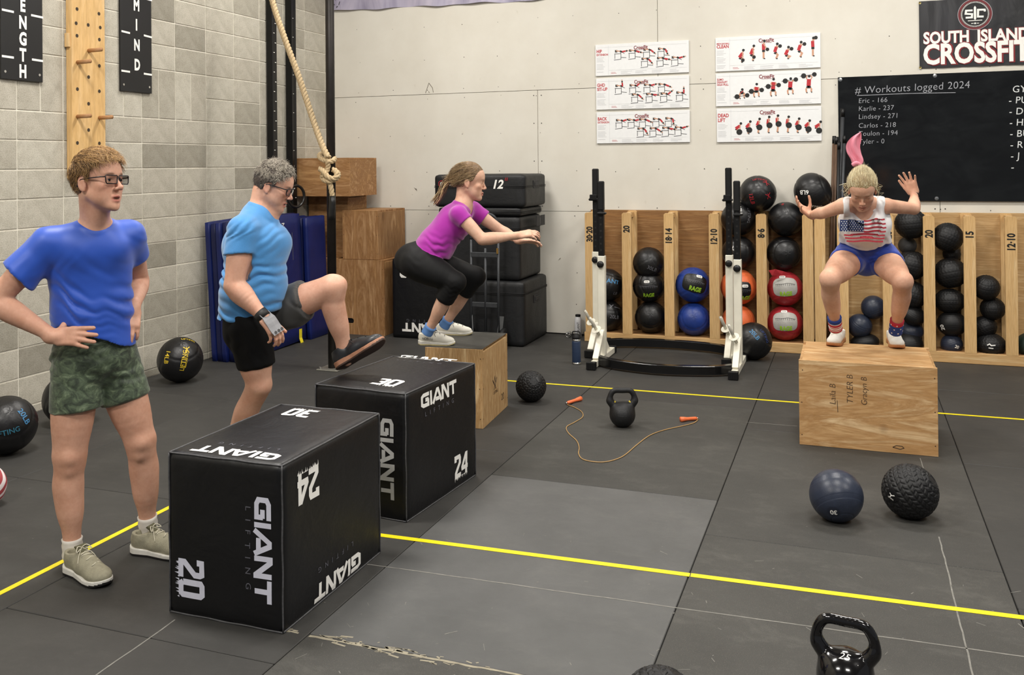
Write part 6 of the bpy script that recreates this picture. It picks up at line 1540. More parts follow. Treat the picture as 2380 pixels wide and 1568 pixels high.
def shoe(p, heel, toe, up, L, mu, ms, ml, tongue=None, outsole=None, w=1.0, nm='shoe', high=1.0, laces=True, h=.0035, logo=None):
    """heel, toe: points under the shoe; local frame right, forward, up"""
    heel = np.array(heel, float); Y = unit(np.array(toe)-heel); Z = unit(np.array(up)-Y*(np.array(up) @ Y)); X = np.cross(Y, Z); R = np.stack([X, Y, Z], 1); k = L/.30
    T = lambda x, y, z: (x*k*w, y*k, z*k)
    f = Field((-.075*k, -.03*k, -.02), (.075*k, L+.02, .16*k), h)
    def foot2(x, y):
        c = np.interp(y, [0, .02*k, .10*k, .20*k, .26*k, .30*k], [.028*k, .036*k, .034*k, .047*k, .040*k, .020*k])*w
        d1 = np.abs(x-np.interp(y, [0, .15*k, .3*k], [0, 0, -.0*k]))-c; d2 = np.maximum(-y+.0, y-L); return np.maximum(d1, 0)+0*d2, d1, d2
    def sole(P):
        x, y, z = P; c = np.sqrt(np.clip(1-np.clip((y-.225*k)/(.075*k), 0, 1)**2, 0, 1))*np.sqrt(np.clip(1-np.clip((.045*k-y)/(.045*k), 0, 1)**2, 0, 1))
        wd = np.interp(y, [0, .04*k, .11*k, .20*k, .26*k, .30*k], [.038*k, .040*k, .037*k, .050*k, .049*k, .046*k])*w*c
        zb = .014*k*np.clip((y-.22*k)/(.08*k), 0, 1)**2+.004*k*np.clip((.03*k-y)/(.03*k), 0, 1); zt = np.interp(y, [0, .08*k, .2*k, .3*k], [.036*k, .032*k, .025*k, .026*k])+zb*.6
        d1 = np.abs(x)-wd; d3 = np.maximum(zb-z, z-zt); d2 = np.maximum(-y, y-L); return np.maximum(np.maximum(d1, d3), d2)+0*x
    b3 = (np.array([-.07*k, -.02, -.01]), np.array([.07*k, L+.01, .06*k]))
    f.add((b3[0], b3[1], sole), 0)
    t = bpy.data.objects.new(nm, None); COL.objects.link(t); t.empty_display_size = .05; t.parent = p.t; M = Matrix.LocRotScale(Vector(heel-p.o), Matrix([list(r) for r in R]).to_quaternion(), None); t.location = M.translation; t.rotation_mode = 'QUATERNION'; t.rotation_quaternion = M.to_quaternion()
    me, V = f.mesh('sole'); me.materials.append(ms)
    if outsole is not None:
        me.materials.append(outsole); zc = np.array([np.mean([V[i][2] for i in q.vertices]) for q in me.polygons]); yc = np.array([V[q.vertices[0]][1] for q in me.polygons]); me.polygons.foreach_set('material_index', ((zc < .010*k+.014*k*np.clip((yc-.22*k)/(.08*k), 0, 1)**2)).astype(int))
    link('sole', me, None, t)
    f = Field((-.075*k, -.03*k, -.01), (.075*k, L+.02, .16*k*max(1, high)), h)
    f.add(ell(T(0, .228, .036), T(.046, .066, .034)), 0).add(ell(T(0, .150, .050), T(.043, .085, .046)), .02).add(ell(T(0, .058, .058), T(.037, .056, .058)), .02)
    f.add(cone(T(0, .072, .080), T(0, .052, .112*high), .037*k*w, .036*k*w), .018); f.add(cone(T(0, .13, .078), T(0, .098, .108*high), .025*k, .022*k), .015)
    f.add(cone(T(0, .06, .075), T(0, .052, .16), .027*k*w, .031*k*w), .004, 's')
    f.F = np.maximum(f.F, (.020*k-f.ax[2])[None, None, :]).astype(np.float32)
    zt = lambda P: (P[2]-(.098*k*high-.030*(P[1]-.05*k))+.35*np.abs(P[1]-.06*k)*0)
    X_, Y_, Z_ = f.ax[0][:, None, None], f.ax[1][None, :, None], f.ax[2][None, None, :]
    f.F = np.maximum(f.F, (Z_-(.092*k*high+.18*np.clip(Y_-.06*k, 0, None)+0*X_))).astype(np.float32)
    me, V = f.mesh('upper'); up_ = link('upper', me, mu, t)
    b = MB()
    if laces:
        for i in range(6):
            y0 = (.112+.020*i)*k; 
            def top(y, x): 
                yy = y/k; zz = np.interp(yy, [.08, .10, .13, .16, .19, .22, .25], [.118, .110, .103, .095, .084, .074, .068])*k; return zz-abs(x)**2*9/k+.0035
            pts = [(x, y0+(.008*k if x > 0 else 0)*(1 if i % 2 else -1), top(y0, x)) for x in np.linspace(-.022*k, .022*k, 5)]; b.tube(pts, .0024, 5)
        for q in (-1, 1): b.tube(smoothpath([(0, .108*k, .118*k), (q*.02*k, .112*k, .126*k), (q*.034*k, .128*k, .110*k), (q*.012*k, .118*k, .116*k)], 3), .0022, 5); b.tube(smoothpath([(0, .108*k, .118*k), (q*.028*k, .135*k, .098*k), (q*.042*k, .150*k, .072*k)], 3), .0018, 5)
        o = b.build('laces', ml, t, smooth=True)
    b = MB(); b.add([tuple(np.array(T(x, y, z))) for x, y, z in ((-.018, .125, .106), (.018, .125, .106), (.022, .098, .128), (-.022, .098, .128), (-.018, .122, .098), (.018, .122, .098), (.022, .090, .122), (-.022, .090, .122))], [(0, 1, 2, 3), (7, 6, 5, 4), (0, 4, 5, 1), (1, 5, 6, 2), (2, 6, 7, 3), (3, 7, 4, 0)]); b.build('tongue', tongue or mu, t)
    return t
def sock(p, A, K, r, h, mats, bands, nm='sock', drop=.05):
    """sock tube from below the ankle A up towards the knee K; bands: material index per ring"""
    A = np.array(A, float); d = unit(np.array(K)-A); n = len(bands); b = MB(); P = [A-d*drop+d*(h+drop)*i/(n) for i in range(n+1)]
    N = 20; u = unit(np.cross(d, (0, 1, .3))); w = np.cross(d, u)
    for i, q in enumerate(P):
        rr = r*(1+.04*math.sin(i*2.1))+(.0015 if i == n else 0)
        for k in range(N): a = 2*math.pi*k/N; b.v.append(tuple(q+rr*(u*math.cos(a)+w*math.sin(a))))
    for i in range(n):
        for k in range(N): b.f.append((i*N+k, i*N+(k+1) % N, (i+1)*N+(k+1) % N, (i+1)*N+k)); b.mi.append(bands[i])
    b.f.append(tuple(n*N+k for k in range(N))); b.mi.append(bands[-1]); return p.mb(b, nm, mats)
def glasses(p, hd, m, y=.098, w=.066, h=.017):
    g = MB(); T = hd.T
    for q in (-1, 1):
        cx = q*.034; pts = []
        for a, b_ in ((-.029, .013), (-.026, .016), (.026, .016), (.029, .013), (.027, -.011), (.023, -.017), (-.022, -.017), (-.027, -.011)): pts.append(T(cx+a, y-.10*abs((cx+a))**1.0*abs(cx+a)/.06*.9, .000+b_))
        g.tube(pts, .0026, 6, closed=True)
        g.tube([T(q*.060, y-.008, .010), T(q*.0745, y-.020, .010), T(q*.0785, .02, .008), T(q*.0800, -.012, .006), T(q*.080, -.026, -.006), T(q*.078, -.034, -.022)], .0028, 6)
    g.tube([T(-.009, y+.001, .004), T(0, y+.004, .007), T(.009, y+.001, .004)], .0020, 6)
    fr = p.mb(g, 'glasses', m)
    gl = NT('lens_glass'); gl.b.inputs['Transmission Weight'].default_value = 1; gl.b.inputs['Roughness'].default_value = .02; gl.b.inputs['IOR'].default_value = 1.05; gl.b.inputs['Base Color'].default_value = (.95, .97, 1, 1)
    for q in (-1, 1):
        cx = q*.034; b = MB(); b.add([T(cx+a, y-.09*abs(cx+a)*abs(cx+a)/.06, b_) for a, b_ in ((-.024, .013), (.024, .013), (.022, -.013), (-.021, -.013))], [(0, 1, 2, 3)])
        p.mb(b, 'lens', gl.m, parent=fr, smooth=False)
    return fr
SW = plain('sole_white', '#dedbd2', .5, var=.06, scale=40)
# ================================================================== the man in royal blue
p = Person('young man in glasses, royal blue t-shirt and green camouflage shorts, hands on hips', (zat(262, 1320)[0], zat(262, 1320)[1], 0))
sk = skin_mat('fair_skin', '#dcab92', '#cb977d', '#a8564c', '#5a3c28')
th = math.radians(20); hY = math.cos(th)*RGT-math.sin(th)*FWD+np.array([0, 0, .07]); hd = Head(at(229, 421, 3.96), frame(hY, (0, 0, 1)+.05*FWD), 1.055, mouth=.006, eye=.0045)
tX = unit(-.88*RGT-.47*FWD); tY = unit(np.cross((0, 0, 1), tX)); UP = np.array([0, 0, 1.0])
J = dict(neck=at(222, 528, 4.03), shR=at(112, 566, 3.95), shL=at(300, 548, 4.13), elR=at(-12, 700, 3.88), wrR=at(124, 781, 3.885), elL=at(323, 652, 4.33), wrL=at(310, 716, 4.13),
         chest=at(208, 606, 4.05), waist=at(215, 720, 4.06), pel=at(220, 800, 4.08), hipR=at(178, 850, 4.04), hipL=at(266, 845, 4.14), knR=at(162, 1056, 4.02), anR=at(168, 1266, 4.03), knL=at(326, 1022, 4.16), anL=at(344, 1218, 4.22))
f = Field(np.min([v for v in J.values()], 0)-(.17, .17, .10), np.max([v for v in J.values()], 0)+(.17, .17, .33), .0048)
hd.build(f); f.add(cone(hd.T(0, -.030, -.050), J['neck'], .056, .060), .025); f.add(cone(hd.T(0, .02, -.085), J['neck']+tY*.03, .030, .045), .03)
f.add(cone(J['neck']-UP*.02, J['shR'], .060, .050), .03).add(cone(J['neck']-UP*.02, J['shL'], .060, .050), .03)
f.add(tubee(J['neck']-UP*.05, J['chest'], tX, (.10, .07), (.155, .10)), .03).add(tubee(J['chest'], J['waist'], tX, (.150, .10), (.135, .095)), .04).add(tubee(J['waist'], J['pel'], tX, (.135, .095), (.150, .105)), .04)
leg(f, J['hipR'], J['knR'], J['anR'], (.094, .070, .064, .036), calfdir=-RGT*1.0+FWD*.4); leg(f, J['hipL'], J['knL'], J['anL'], (.094, .068, .064, .036), calfdir=FWD)
p.bf = (f.F.copy(), f.lo.copy(), f.h)
arm(f, J['shR'], J['elR'], J['wrR'], (.054, .046, .029)); arm(f, J['shL'], J['elL'], J['wrL'], (.052, .044, .029))
for q in ('knR', 'knL'): f.add(ell(J[q]-FWD*.048+RGT*.014, (.026, .022, .030)), .025); f.add(ell(J[q]-FWD*.040+RGT*.012-UP*.055, (.018, .018, .024)), .02)
hand(f, J['wrR']+unit(J['wrR']-J['elR'])*.005, at(205, 778, 3.87)-J['wrR'], -FWD+UP*.3, UP, 1.02, curl=(2, 4, 6, 8), spread=9, tdir=unit(UP*.55+RGT*.05+FWD*.9), bias=-8, fat=1.14)
hand(f, J['wrL'], at(303, 775, 4.06)-J['wrL'], RGT*.5-FWD*.8, -RGT*.8-FWD*.5, .98, curl=(12, 14, 16, 18), spread=10, tdir=-RGT*.6-UP*.7-FWD*.3, fat=1.12)
body = p.mesh(f, 'body', sk, lambda V, c: hd.tint(V, c, 1.0), 10, [(hd.c, .13), (J['wrR'], .20), (J['wrL'], .20)])
hd.eyes(p)
DB = plain('dark_blond_hair', '#9a774d', .55, var=.25, scale=90); DB2 = plain('light_blond_hair', '#cba36b', .5, var=.2, scale=90); DB3 = plain('brown_hair', '#5a4228', .6, var=.2, scale=90)
hl = hairline([(-.12, -.080), (-.06, -.070), (-.035, -.040), (-.024, .018), (.005, .026), (.010, .002), (.020, .004), (.028, .036), (.046, .062), (.062, .080), (.10, .086)])
f = Field(hd.c-.17, hd.c+.17, .0035); f.add(hair_cap(hd, hl, .011, .0035, top=.008, wl=70), 0); hc = p.mesh(f, 'hair', DB3)
strands(hd, p, hl, [DB, DB2, DB3], 6500, .034, lambda P: np.array([.15, .75 if P[2] > .055 else -.45, .0 if P[2] > .07 else -.7]), .20, .16, .0008, 3, parent=hc, spread=.22, side=.42)
strands(hd, p, hl, [DB2, DB], 700, .042, lambda P: np.array([.2, .9, -.1]), .45, .35, .0009, 5, region=lambda P: P[1] > .0 and P[2] > .07, parent=hc, base=.016, spread=.25)
glasses(p, hd, plain('dark_frames', '#1b1215', .3, var=0))
# shirt
SH = fabric('royal_blue_jersey', '#2250b8', .48, .10, .25, spec=.5)
f = bounds([J['pel'], J['neck'], J['shR'], J['shL']], (.22, .24, .18), (.22, .24, .12), .005)
hem = at(222, 808, 4.06)
f.add(tubee(J['chest']+UP*.03, J['waist'], tX, (.178, .122), (.156, .116)), .05).add(tubee(J['waist'], hem-UP*.02, tX, (.156, .116), (.168, .132)), .05)
f.add(cone(J['neck']-UP*.030, J['shR'], .068, .064), .04).add(cone(J['neck']-UP*.030, J['shL'], .068, .062), .04); f.add(ell(J['chest']+UP*.05+tY*.035+tX*.06, (.10, .08, .085)), .05).add(ell(J['chest']+UP*.05+tY*.035-tX*.06, (.10, .08, .085)), .05)
sR = J['shR']+(J['elR']-J['shR'])*.58; sL = J['shL']+(J['elL']-J['shL'])*.44
f.add(capped(cone(J['shR'], sR+unit(sR-J['shR'])*.06, .066, .090), (sR, unit(J['elR']-J['shR'])+.15*UP)), .035); f.add(capped(cone(J['shL'], sL+unit(sL-J['shL'])*.05, .066, .070), (sL, J['elL']-J['shL'])), .035)
f.add(cone(sR-unit(J['elR']-J['shR'])*.03, sR+unit(J['elR']-J['shR'])*.08, .066, .084), 0.004, 's'); f.add(cone(sL-unit(J['elL']-J['shL'])*.015, sL+unit(J['elL']-J['shL'])*.06, .050, .062), 0.004, 's')
f.add(ell(at(226, 500, 4.0), (.074, .068, .066)), .006, 's'); f.add(cone(at(232, 512, 3.92), at(233, 524, 3.90), .045, .022), .01, 's')
# hem: higher on the hand side, drooping on the other
hm = at(215, 790, 3.92); hn = unit(-UP+RGT*-.0)
X_, Y_, Z_ = f.ax[0][:, None, None], f.ax[1][None, :, None], f.ax[2][None, None, :]
u_ = (X_-hm[0])*RGT[0]+(Y_-hm[1])*RGT[1]; zc = hm[2]-.045*np.tanh(u_/.05)+.012*np.sin(u_*40)
f.F = np.where(Z_ < zc+.06, np.maximum(f.F, zc-Z_), f.F).astype(np.float32)
nF = unit(UP*.82+RGT*.50); low = lambda x, y, z: np.clip((J['chest'][2]+.02-z)/.18, 0, 1)
hmk = lambda x, y, z: np.clip((z-hm[2]+.035)/.05, .15, 1)
folds(f, J['waist'], nF, .052, .0066, RGT, .014, .22, mul(low, hmk), seed=1.2); folds(f, J['waist'], unit(UP+RGT*.25), .030, .0028, RGT, .010, .15, lambda x, y, z: np.clip((J['waist'][2]+.05-z)/.12, 0, 1), seed=.4)
folds(f, J['shR'], unit(UP*.5-RGT*.8), .040, .0050, UP, .010, .2, gauss(J['shR']-UP*.05-RGT*.02, .11), seed=2); folds(f, J['shL'], unit(UP*.7+RGT*.7), .032, .0045, UP, .010, .2, gauss(J['shL']-UP*.03+RGT*.03, .09), seed=3)
folds(f, J['chest'], unit(RGT+UP*.9), .06, .003, UP, .01, .3, gauss(J['chest']-UP*.02, .12), seed=1)
p.mesh(f, 'shirt', SH, relax=6, cover=.003)
# shorts
CAM_ = NT('camouflage_cloth'); v_ = CAM_.coord((1, 1, 1.3)); n1 = CAM_.noise(16, 6, .72, v_, 1.2); n2 = CAM_.noise(50, 4, .7, v_)
CAM_.col(CAM_.mix(.4, CAM_.ramp(n1, [(.32, lin('#20281e')), (.45, lin('#3c4837')), (.57, lin('#5b6a51')), (.72, lin('#93a284'))]), CAM_.ramp(n2, [(.35, (.6, .62, .58)), (.6, (1, 1, 1))]), 'MULTIPLY')); CAM_.b.inputs['Roughness'].default_value = .6; CAM_.b.inputs['Sheen Weight'].default_value = .2
f = Field(J['pel']-(.30, .28, .36), J['pel']+(.30, .28, .12), .005); hR, hL = at(181, 948, 4.03), at(300, 925, 4.15)
f.add(tubee(J['pel']+UP*.06, J['pel']-UP*.05, tX, (.160, .118), (.172, .130)), .03)
f.add(capped(cone(J['hipR']+UP*.03, hR-UP*.06, .100, .108), (hR, -UP+.05*RGT)), .02).add(capped(cone(J['hipL']+UP*.03, hL-UP*.06, .100, .108), (hL, -UP*1.0+RGT*.28)), .012)
f.F = np.maximum(f.F, (f.ax[2]-(J['pel'][2]+.055))[None, None, :]).astype(np.float32)
lm = lambda x, y, z: np.clip((z-(hR[2]+(hL[2]-hR[2])*np.clip(((x-hR[0])*RGT[0]+(y-hR[1])*RGT[1])/((hL-hR) @ RGT), 0, 1.4))-.045)/.06, 0, 1)
folds(f, J['pel'], unit(UP+RGT*-.25), .044, .0050, RGT, .014, .2, lm, seed=.7); folds(f, J['pel'], unit(UP+RGT*.6), .065, .0040, RGT, .014, .2, lm, seed=2.7)
shr = p.mesh(f, 'shorts', CAM_.m, relax=5, cover=.006)
ol = plain('olive_mesh_shoe', '#9b9680', .8, var=.15, scale=40, bump=.5, bscale=300); lc = plain('cream_laces', '#cfc9b4', .8, var=.05); SOCKW = plain('white_sock', '#dcd6cc', .9, var=.05)
a, b = zat(163, 1325), zat(244, 1362); a = a-unit(b-a)*.018; shoe(p, a, a+unit(b-a)*.3, UP, .300, ol, SW, lc, plain('olive_tongue', '#5f5c44', .8), plain('black_outsole', '#1d1a1a', .6), w=1.08)
a, b = zat(316, 1282), zat(430, 1296); a = a-unit(b-a)*.022; shoe(p, a, a+unit(b-a)*.3, UP, .300, ol, SW, lc, plain('olive_tongue', '#5f5c44', .8), plain('black_outsole', '#1d1a1a', .6), w=1.08)
sock(p, J['anR'], J['knR'], .041, .030, [SOCKW], [0]*6); sock(p, J['anL'], J['knL'], .041, .040, [SOCKW], [0]*6)
# ================================================================== the man in sky blue
D0 = 4.86
p = Person('grey-haired man in glasses and sky blue t-shirt stepping onto the middle padded box', (zat(530, 1100)[0], zat(530, 1100)[1], 0))
sk = skin_mat('ruddy_skin', '#e3b49b', '#d29c82', '#a0524a', '#4a382c')
pt = math.radians(-20); hY = math.cos(pt)*(RGT*.995-FWD*.08)+math.sin(pt)*UP; hd = Head(at(637, 432, D0), frame(hY, UP+RGT*.3), .97, mouth=.004, eye=.003)
tX = unit(-FWD+RGT*.08); tY = unit(RGT+FWD*.08)
J = dict(neck=at(606, 494, D0), shR=at(564, 536, 4.70), shL=at(592, 530, 5.06), elR=at(544, 664, 4.66), wrR=at(612, 735, 4.62), elL=at(604, 652, 5.14), wrL=at(640, 736, 5.06),
         chest=at(597, 580, D0), waist=at(590, 672, D0), pel=at(578, 742, D0), hipR=at(578, 758, 4.77), hipL=at(590, 748, 4.97), knR=at(602, 893, 4.78), anR=at(532, 1080, 4.93), knL=at(772, 668, 4.86), anL=at(800, 808, 4.92))
f = Field(np.min(list(J.values()), 0)-(.17, .17, .10), np.max(list(J.values()), 0)+(.17, .17, .33), .0052)
hd.build(f); f.add(cone(hd.T(0, -.040, -.045), J['neck'], .060, .064), .025); f.add(cone(hd.T(0, .015, -.085), J['neck']+tY*.05, .034, .050), .03); f.add(ell(hd.T(0, .045, -.100), (.032, .03, .022)), .02)
f.add(cone(J['neck'], J['shR'], .062, .052), .03).add(cone(J['neck'], J['shL'], .062, .052), .03)
f.add(tubee(J['neck']-UP*.05, J['chest'], tX, (.10, .08), (.165, .115)), .03).add(tubee(J['chest'], J['waist'], tX, (.160, .115), (.150, .125)), .04).add(tubee(J['waist'], J['pel'], tX, (.150, .125), (.155, .115)), .04)
leg(f, J['hipR'], J['knR'], J['anR'], (.096, .066, .062, .040), calfdir=-RGT); leg(f, J['hipL'], J['knL'], J['anL'], (.092, .070, .062, .038), calfdir=-RGT*.9)
p.bf = (f.F.copy(), f.lo.copy(), f.h)
arm(f, J['shR'], J['elR'], J['wrR'], (.060, .050, .031), musc=1.03); arm(f, J['shL'], J['elL'], J['wrL'], (.058, .048, .031))
f.add(ell(J['knL']+RGT*.028+UP*.014, (.050, .045, .045)), .02)
hand(f, J['wrR'], at(660, 795, 4.60)-J['wrR'], RGT*.6-FWD*.5+UP*.4, RGT*.7-UP*.2+FWD*.3, 1.05, curl=(22, 28, 30, 34), spread=4, tdir=RGT*.7-UP*.6+FWD*.3)
hand(f, J['wrL'], at(668, 800, 5.0)-J['wrL'], RGT*.6+FWD*.5+UP*.4, RGT*.5-FWD*.6, 1.05, curl=(25, 28, 30, 34), spread=4)
f.add(cone(J['anL'], at(806, 838, 4.9), .034, .03), .02)
p.mesh(f, 'body', sk, lambda V, c: hd.tint(V, c, .85, .12, .5), 10, [(hd.c, .13), (J['wrR'], .20), (J['wrL'], .20)]); hd.eyes(p, '#4a4a44')
GH = plain('grey_hair', '#8f877d', .6, var=.25, scale=100); GH2 = plain('light_grey_hair', '#c4bbab', .6, var=.2, scale=100); GH3 = plain('dark_grey_hair', '#4b413a', .7, var=.2, scale=100)
hl = hairline([(-.12, -.070), (-.06, -.062), (-.035, -.035), (-.02, .012), (.005, .018), (.012, .0), (.022, .004), (.030, .035), (.050, .062), (.062, .076), (.10, .080)])
f = Field(hd.c-.17, hd.c+.17, .0038); f.add(hair_cap(hd, hl, .010, .003, top=.008, wl=80, seed=2), 0); hc = p.mesh(f, 'hair', GH3)
strands(hd, p, hl, [GH, GH2, GH2, GH3], 4200, .024, lambda P: np.array([.0, .2, .5 if P[2] > .08 else -.5]), .45, .6, .0010, 7, region=lambda P: P[2] > .045, parent=hc)
strands(hd, p, hl, [GH, GH3], 2600, .014, (0, -.5, -.8), .10, .1, .0008, 8, region=lambda P: P[2] <= .055, parent=hc, base=.008)
glasses(p, hd, plain('black_frames', '#0f1012', .3, var=0))
SK2 = fabric('sky_blue_jersey', '#4a8fcb', .7, .08, .4, .35)
f = bounds([J['pel'], J['neck'], J['shR'], J['shL']], (.24, .24, .12), (.24, .24, .12), .0052)
f.add(tubee(J['chest']+UP*.03+tY*.005, J['waist']+tY*.0, tX, (.185, .148), (.180, .160)), .05).add(tubee(J['waist'], at(574, 750, D0), tX, (.180, .160), (.182, .150)), .05)
f.add(cone(J['neck']-UP*.022-tY*.012, J['shR'], .080, .072), .04).add(cone(J['neck']-UP*.022-tY*.012, J['shL'], .080, .070), .04); f.add(ell(J['chest']+UP*.03+tY*.09, (.08, .10, .08)), .05); f.add(ell(J['chest']+UP*.02-tY*.06, (.11, .12, .11)), .05)
sR = J['shR']+(J['elR']-J['shR'])*.44; sL = J['shL']+(J['elL']-J['shL'])*.5
f.add(capped(cone(J['shR'], sR+unit(sR-J['shR'])*.06, .074, .079), (sR, J['elR']-J['shR']+.05*RGT)), .025); f.add(capped(cone(J['shL'], sL+unit(sL-J['shL'])*.05, .070, .076), (sL, J['elL']-J['shL'])), .03)
f.add(cone(sR-unit(J['elR']-J['shR'])*.02, sR+unit(J['elR']-J['shR'])*.08, .064, .072), .004, 's')
f.add(cone(hd.T(0, .01, -.05), J['neck']+UP*.022+tY*.030, .056, .060), .008, 's')
hm = at(585, 742, D0); X_, Y_, Z_ = f.ax[0][:, None, None], f.ax[1][None, :, None], f.ax[2][None, None, :]
u_ = (X_-hm[0])*RGT[0]+(Y_-hm[1])*RGT[1]; zc = hm[2]+.015+.30*np.clip(u_-.02, 0, None)+0*Z_; f.F = np.where(Z_ < zc+.06, np.maximum(f.F, zc-Z_), f.F).astype(np.float32)
folds(f, J['waist'], unit(UP+RGT*.12), .048, .0070, RGT, .016, .3, lambda x, y, z: np.clip((J['chest'][2]-z)/.10, 0, 1), seed=2.2)
folds(f, J['shR'], unit(UP*.6-RGT*.6), .034, .0050, UP, .012, .16, gauss(J['shR']+RGT*.03-UP*.03-FWD*.05, .12), seed=1); folds(f, J['chest'], unit(UP*.9-RGT*.5), .045, .0050, RGT, .012, .2, gauss(J['chest']+tY*.10-FWD*.05, .13), seed=.3)
p.mesh(f, 'shirt', SK2, relax=4, cover=.004)
BS = fabric('black_shorts_cloth', '#060607', .85, .1, .0); GS = fabric('lit_shorts_cloth', '#454544', .8, .1, .2)  # second cloth: same shorts, the light on the raised leg put into the colour
f = Field(J['pel']-(.34, .32, .40), J['pel']+(.40, .40, .26), .0052); hN = at(600, 848, 4.78); 
f.add(tubee(J['pel']+UP*.05, J['pel']-UP*.05, tX, (.162, .125), (.168, .130)), .03); f.add(capped(cone(J['hipR'], hN-UP*.05, .110, .092), (hN, -UP+.12*RGT)), .03); f.add(cone(hN+UP*.02, hN-UP*.06, .078, .084), .003, 's')
f.F = np.maximum(f.F, (f.ax[2]-(J['pel'][2]+.05))[None, None, :]).astype(np.float32); folds(f, J['pel'], unit(RGT+UP*.3), .07, .005, UP, .012, .2, None)
p.mesh(f, 'shorts', BS, relax=4, cover=True)
f = Field(J['pel']-(.34, .32, .30), J['pel']+(.45, .45, .30), .0052); e = J['hipL']+(J['knL']-J['hipL'])*.66; ax = unit(J['knL']-J['hipL'])
f.add(capped(cone(J['hipL']+ax*.02, e+ax*.05, .112, .104), (e, ax-.1*UP)), 0); f.add(cone(e-ax*.03, e+ax*.06, .086, .094), .003, 's'); folds(f, e, unit(ax+UP*.2), .06, .005, UP, .012, .2, None, seed=1)
f.add(ell(e-ax*.08-UP*.075, (.07, .07, .035)), .04); p.mesh(f, 'shorts_leg', GS, relax=4, cover=True)
LSH = plain('black_leather_shoe', '#26282b', .4, var=.25, scale=30); TAN = plain('tan_midsole', '#a5755a', .6, var=.15); 
a, b = at(784, 862, 4.90), at(896, 795, 4.86); shoe(p, a, b, UP-RGT*.5+FWD*.45, .305, LSH, TAN, plain('black_laces', '#141414', .7), None, plain('brown_outsole', '#3d2a20', .6), w=1.1)
a = zat(505, 1105); shoe(p, a, a+tY*.3-FWD*.03, UP, .30, LSH, TAN, plain('black_laces', '#141414', .7), None, plain('brown_outsole', '#3d2a20', .6), w=1.05)
# wrist strap, watch, leather palm grip
d = unit(J['wrR']-J['elR']); b = MB().tube([J['wrR']-d*.028, J['wrR']+d*.012], [.036, .035], 20); p.mb(b, 'wrist_band', plain('black_band', '#131313', .6), smooth=True)
hdv = unit(at(660, 795, 4.60)-J['wrR']); pn = unit(RGT*.6-FWD*.5+UP*.4); pn = unit(pn-hdv*(pn @ hdv)); tt = np.cross(hdv, pn)
b = MB(); vs = []
for i, q in enumerate(np.linspace(-.01, .115, 7)):
    w_ = .030 if i < 2 else .036
    for s_ in (-1, 0, 1): vs.append(J['wrR']+hdv*q+tt*w_*s_+pn*(.026-.004*abs(s_)+.004*math.sin(q*50)))
n_ = len(vs); vs += [v-pn*.003 for v in vs]; fs = []
for i in range(6):
    for j in range(2): a_ = i*3+j; fs += [(a_, a_+1, a_+4, a_+3), (n_+a_+3, n_+a_+4, n_+a_+1, n_+a_)]
for i in range(6): fs += [(i*3, i*3+3, n_+i*3+3, n_+i*3), (i*3+2, n_+i*3+2, n_+i*3+5, i*3+5)]
fs += [(0, n_, n_+1, 1), (1, n_+1, n_+2, 2), (18, 19, n_+19, n_+18), (19, 20, n_+20, n_+19)]
b.add(vs, fs); gr = p.mb(b, 'palm_grip', plain('grey_leather', '#8a8a8d', .8, var=.1), smooth=False)
b = MB()
for s_ in (-1, 0, 1): b.disc(J['wrR']+hdv*.104+tt*.022*s_+pn*.026, .0075, pn, 12, .001)
p.mb(b, 'finger_holes', BLK, parent=gr, smooth=False)
# ================================================================== the woman in magenta
p = Person('woman in magenta t-shirt and black leggings landing on the black topped box, arms forward', tuple(zat(1020, 795, .508)))
sk = skin_mat('light_skin', '#dfb69d', '#d0a288', '#ad5f58', '#4a3626')
D0 = 6.12; pt = math.radians(-8); hd = Head(at(1092, 421, D0), frame(math.cos(pt)*RGT+math.sin(pt)*UP-FWD*.04, UP+RGT*.14), 1.0, True, .0, .0032)
sp = unit(at(1075, 484, D0)-at(985, 605, D0)); tX = unit(-FWD); tY = unit(np.cross(sp, tX)); tY = tY if tY @ RGT > 0 else -tY
J = dict(neck=at(1074, 482, D0), shR=at(1066, 497, 5.97), shL=at(1098, 488, 6.27), elR=at(1121, 556, 5.93), wrR=at(1204, 547, 5.93), elL=at(1164, 536, 6.26), wrL=at(1208, 559, 6.14),
         chest=at(1051, 518, D0), waist=at(1012, 572, D0), pel=at(974, 605, D0), hipR=at(968, 612, 6.02), hipL=at(980, 610, 6.22), knR=at(1060, 655, 5.93), anR=at(1000, 760, 6.03), knL=at(1106, 642, 6.22), anL=at(1040, 745, 6.32))
f = Field(np.min(list(J.values()), 0)-(.17, .17, .10), np.max(list(J.values()), 0)+(.22, .22, .33), .0052)
hd.build(f); f.add(cone(hd.T(0, -.035, -.045), J['neck'], .044, .046), .02); f.add(cone(hd.T(0, .01, -.075), J['neck']+tY*.03, .028, .034), .025)
f.add(cone(J['neck'], J['shR'], .042, .040), .03).add(cone(J['neck'], J['shL'], .042, .040), .03)
f.add(tubee(J['neck'], J['chest'], tX, (.08, .06), (.125, .090)), .03).add(tubee(J['chest'], J['waist'], tX, (.125, .090), (.105, .080)), .04).add(tubee(J['waist'], J['pel'], tX, (.105, .08), (.135, .10)), .04)
leg(f, J['hipR'], J['knR'], J['anR'], (.098, .056, .051, .031), calfdir=-RGT*.9); leg(f, J['hipL'], J['knL'], J['anL'], (.096, .056, .050, .031), calfdir=-RGT*.9)
p.bf = (f.F.copy(), f.lo.copy(), f.h)
arm(f, J['shR'], J['elR'], J['wrR'], (.044, .037, .0225)); arm(f, J['shL'], J['elL'], J['wrL'], (.044, .036, .0225))
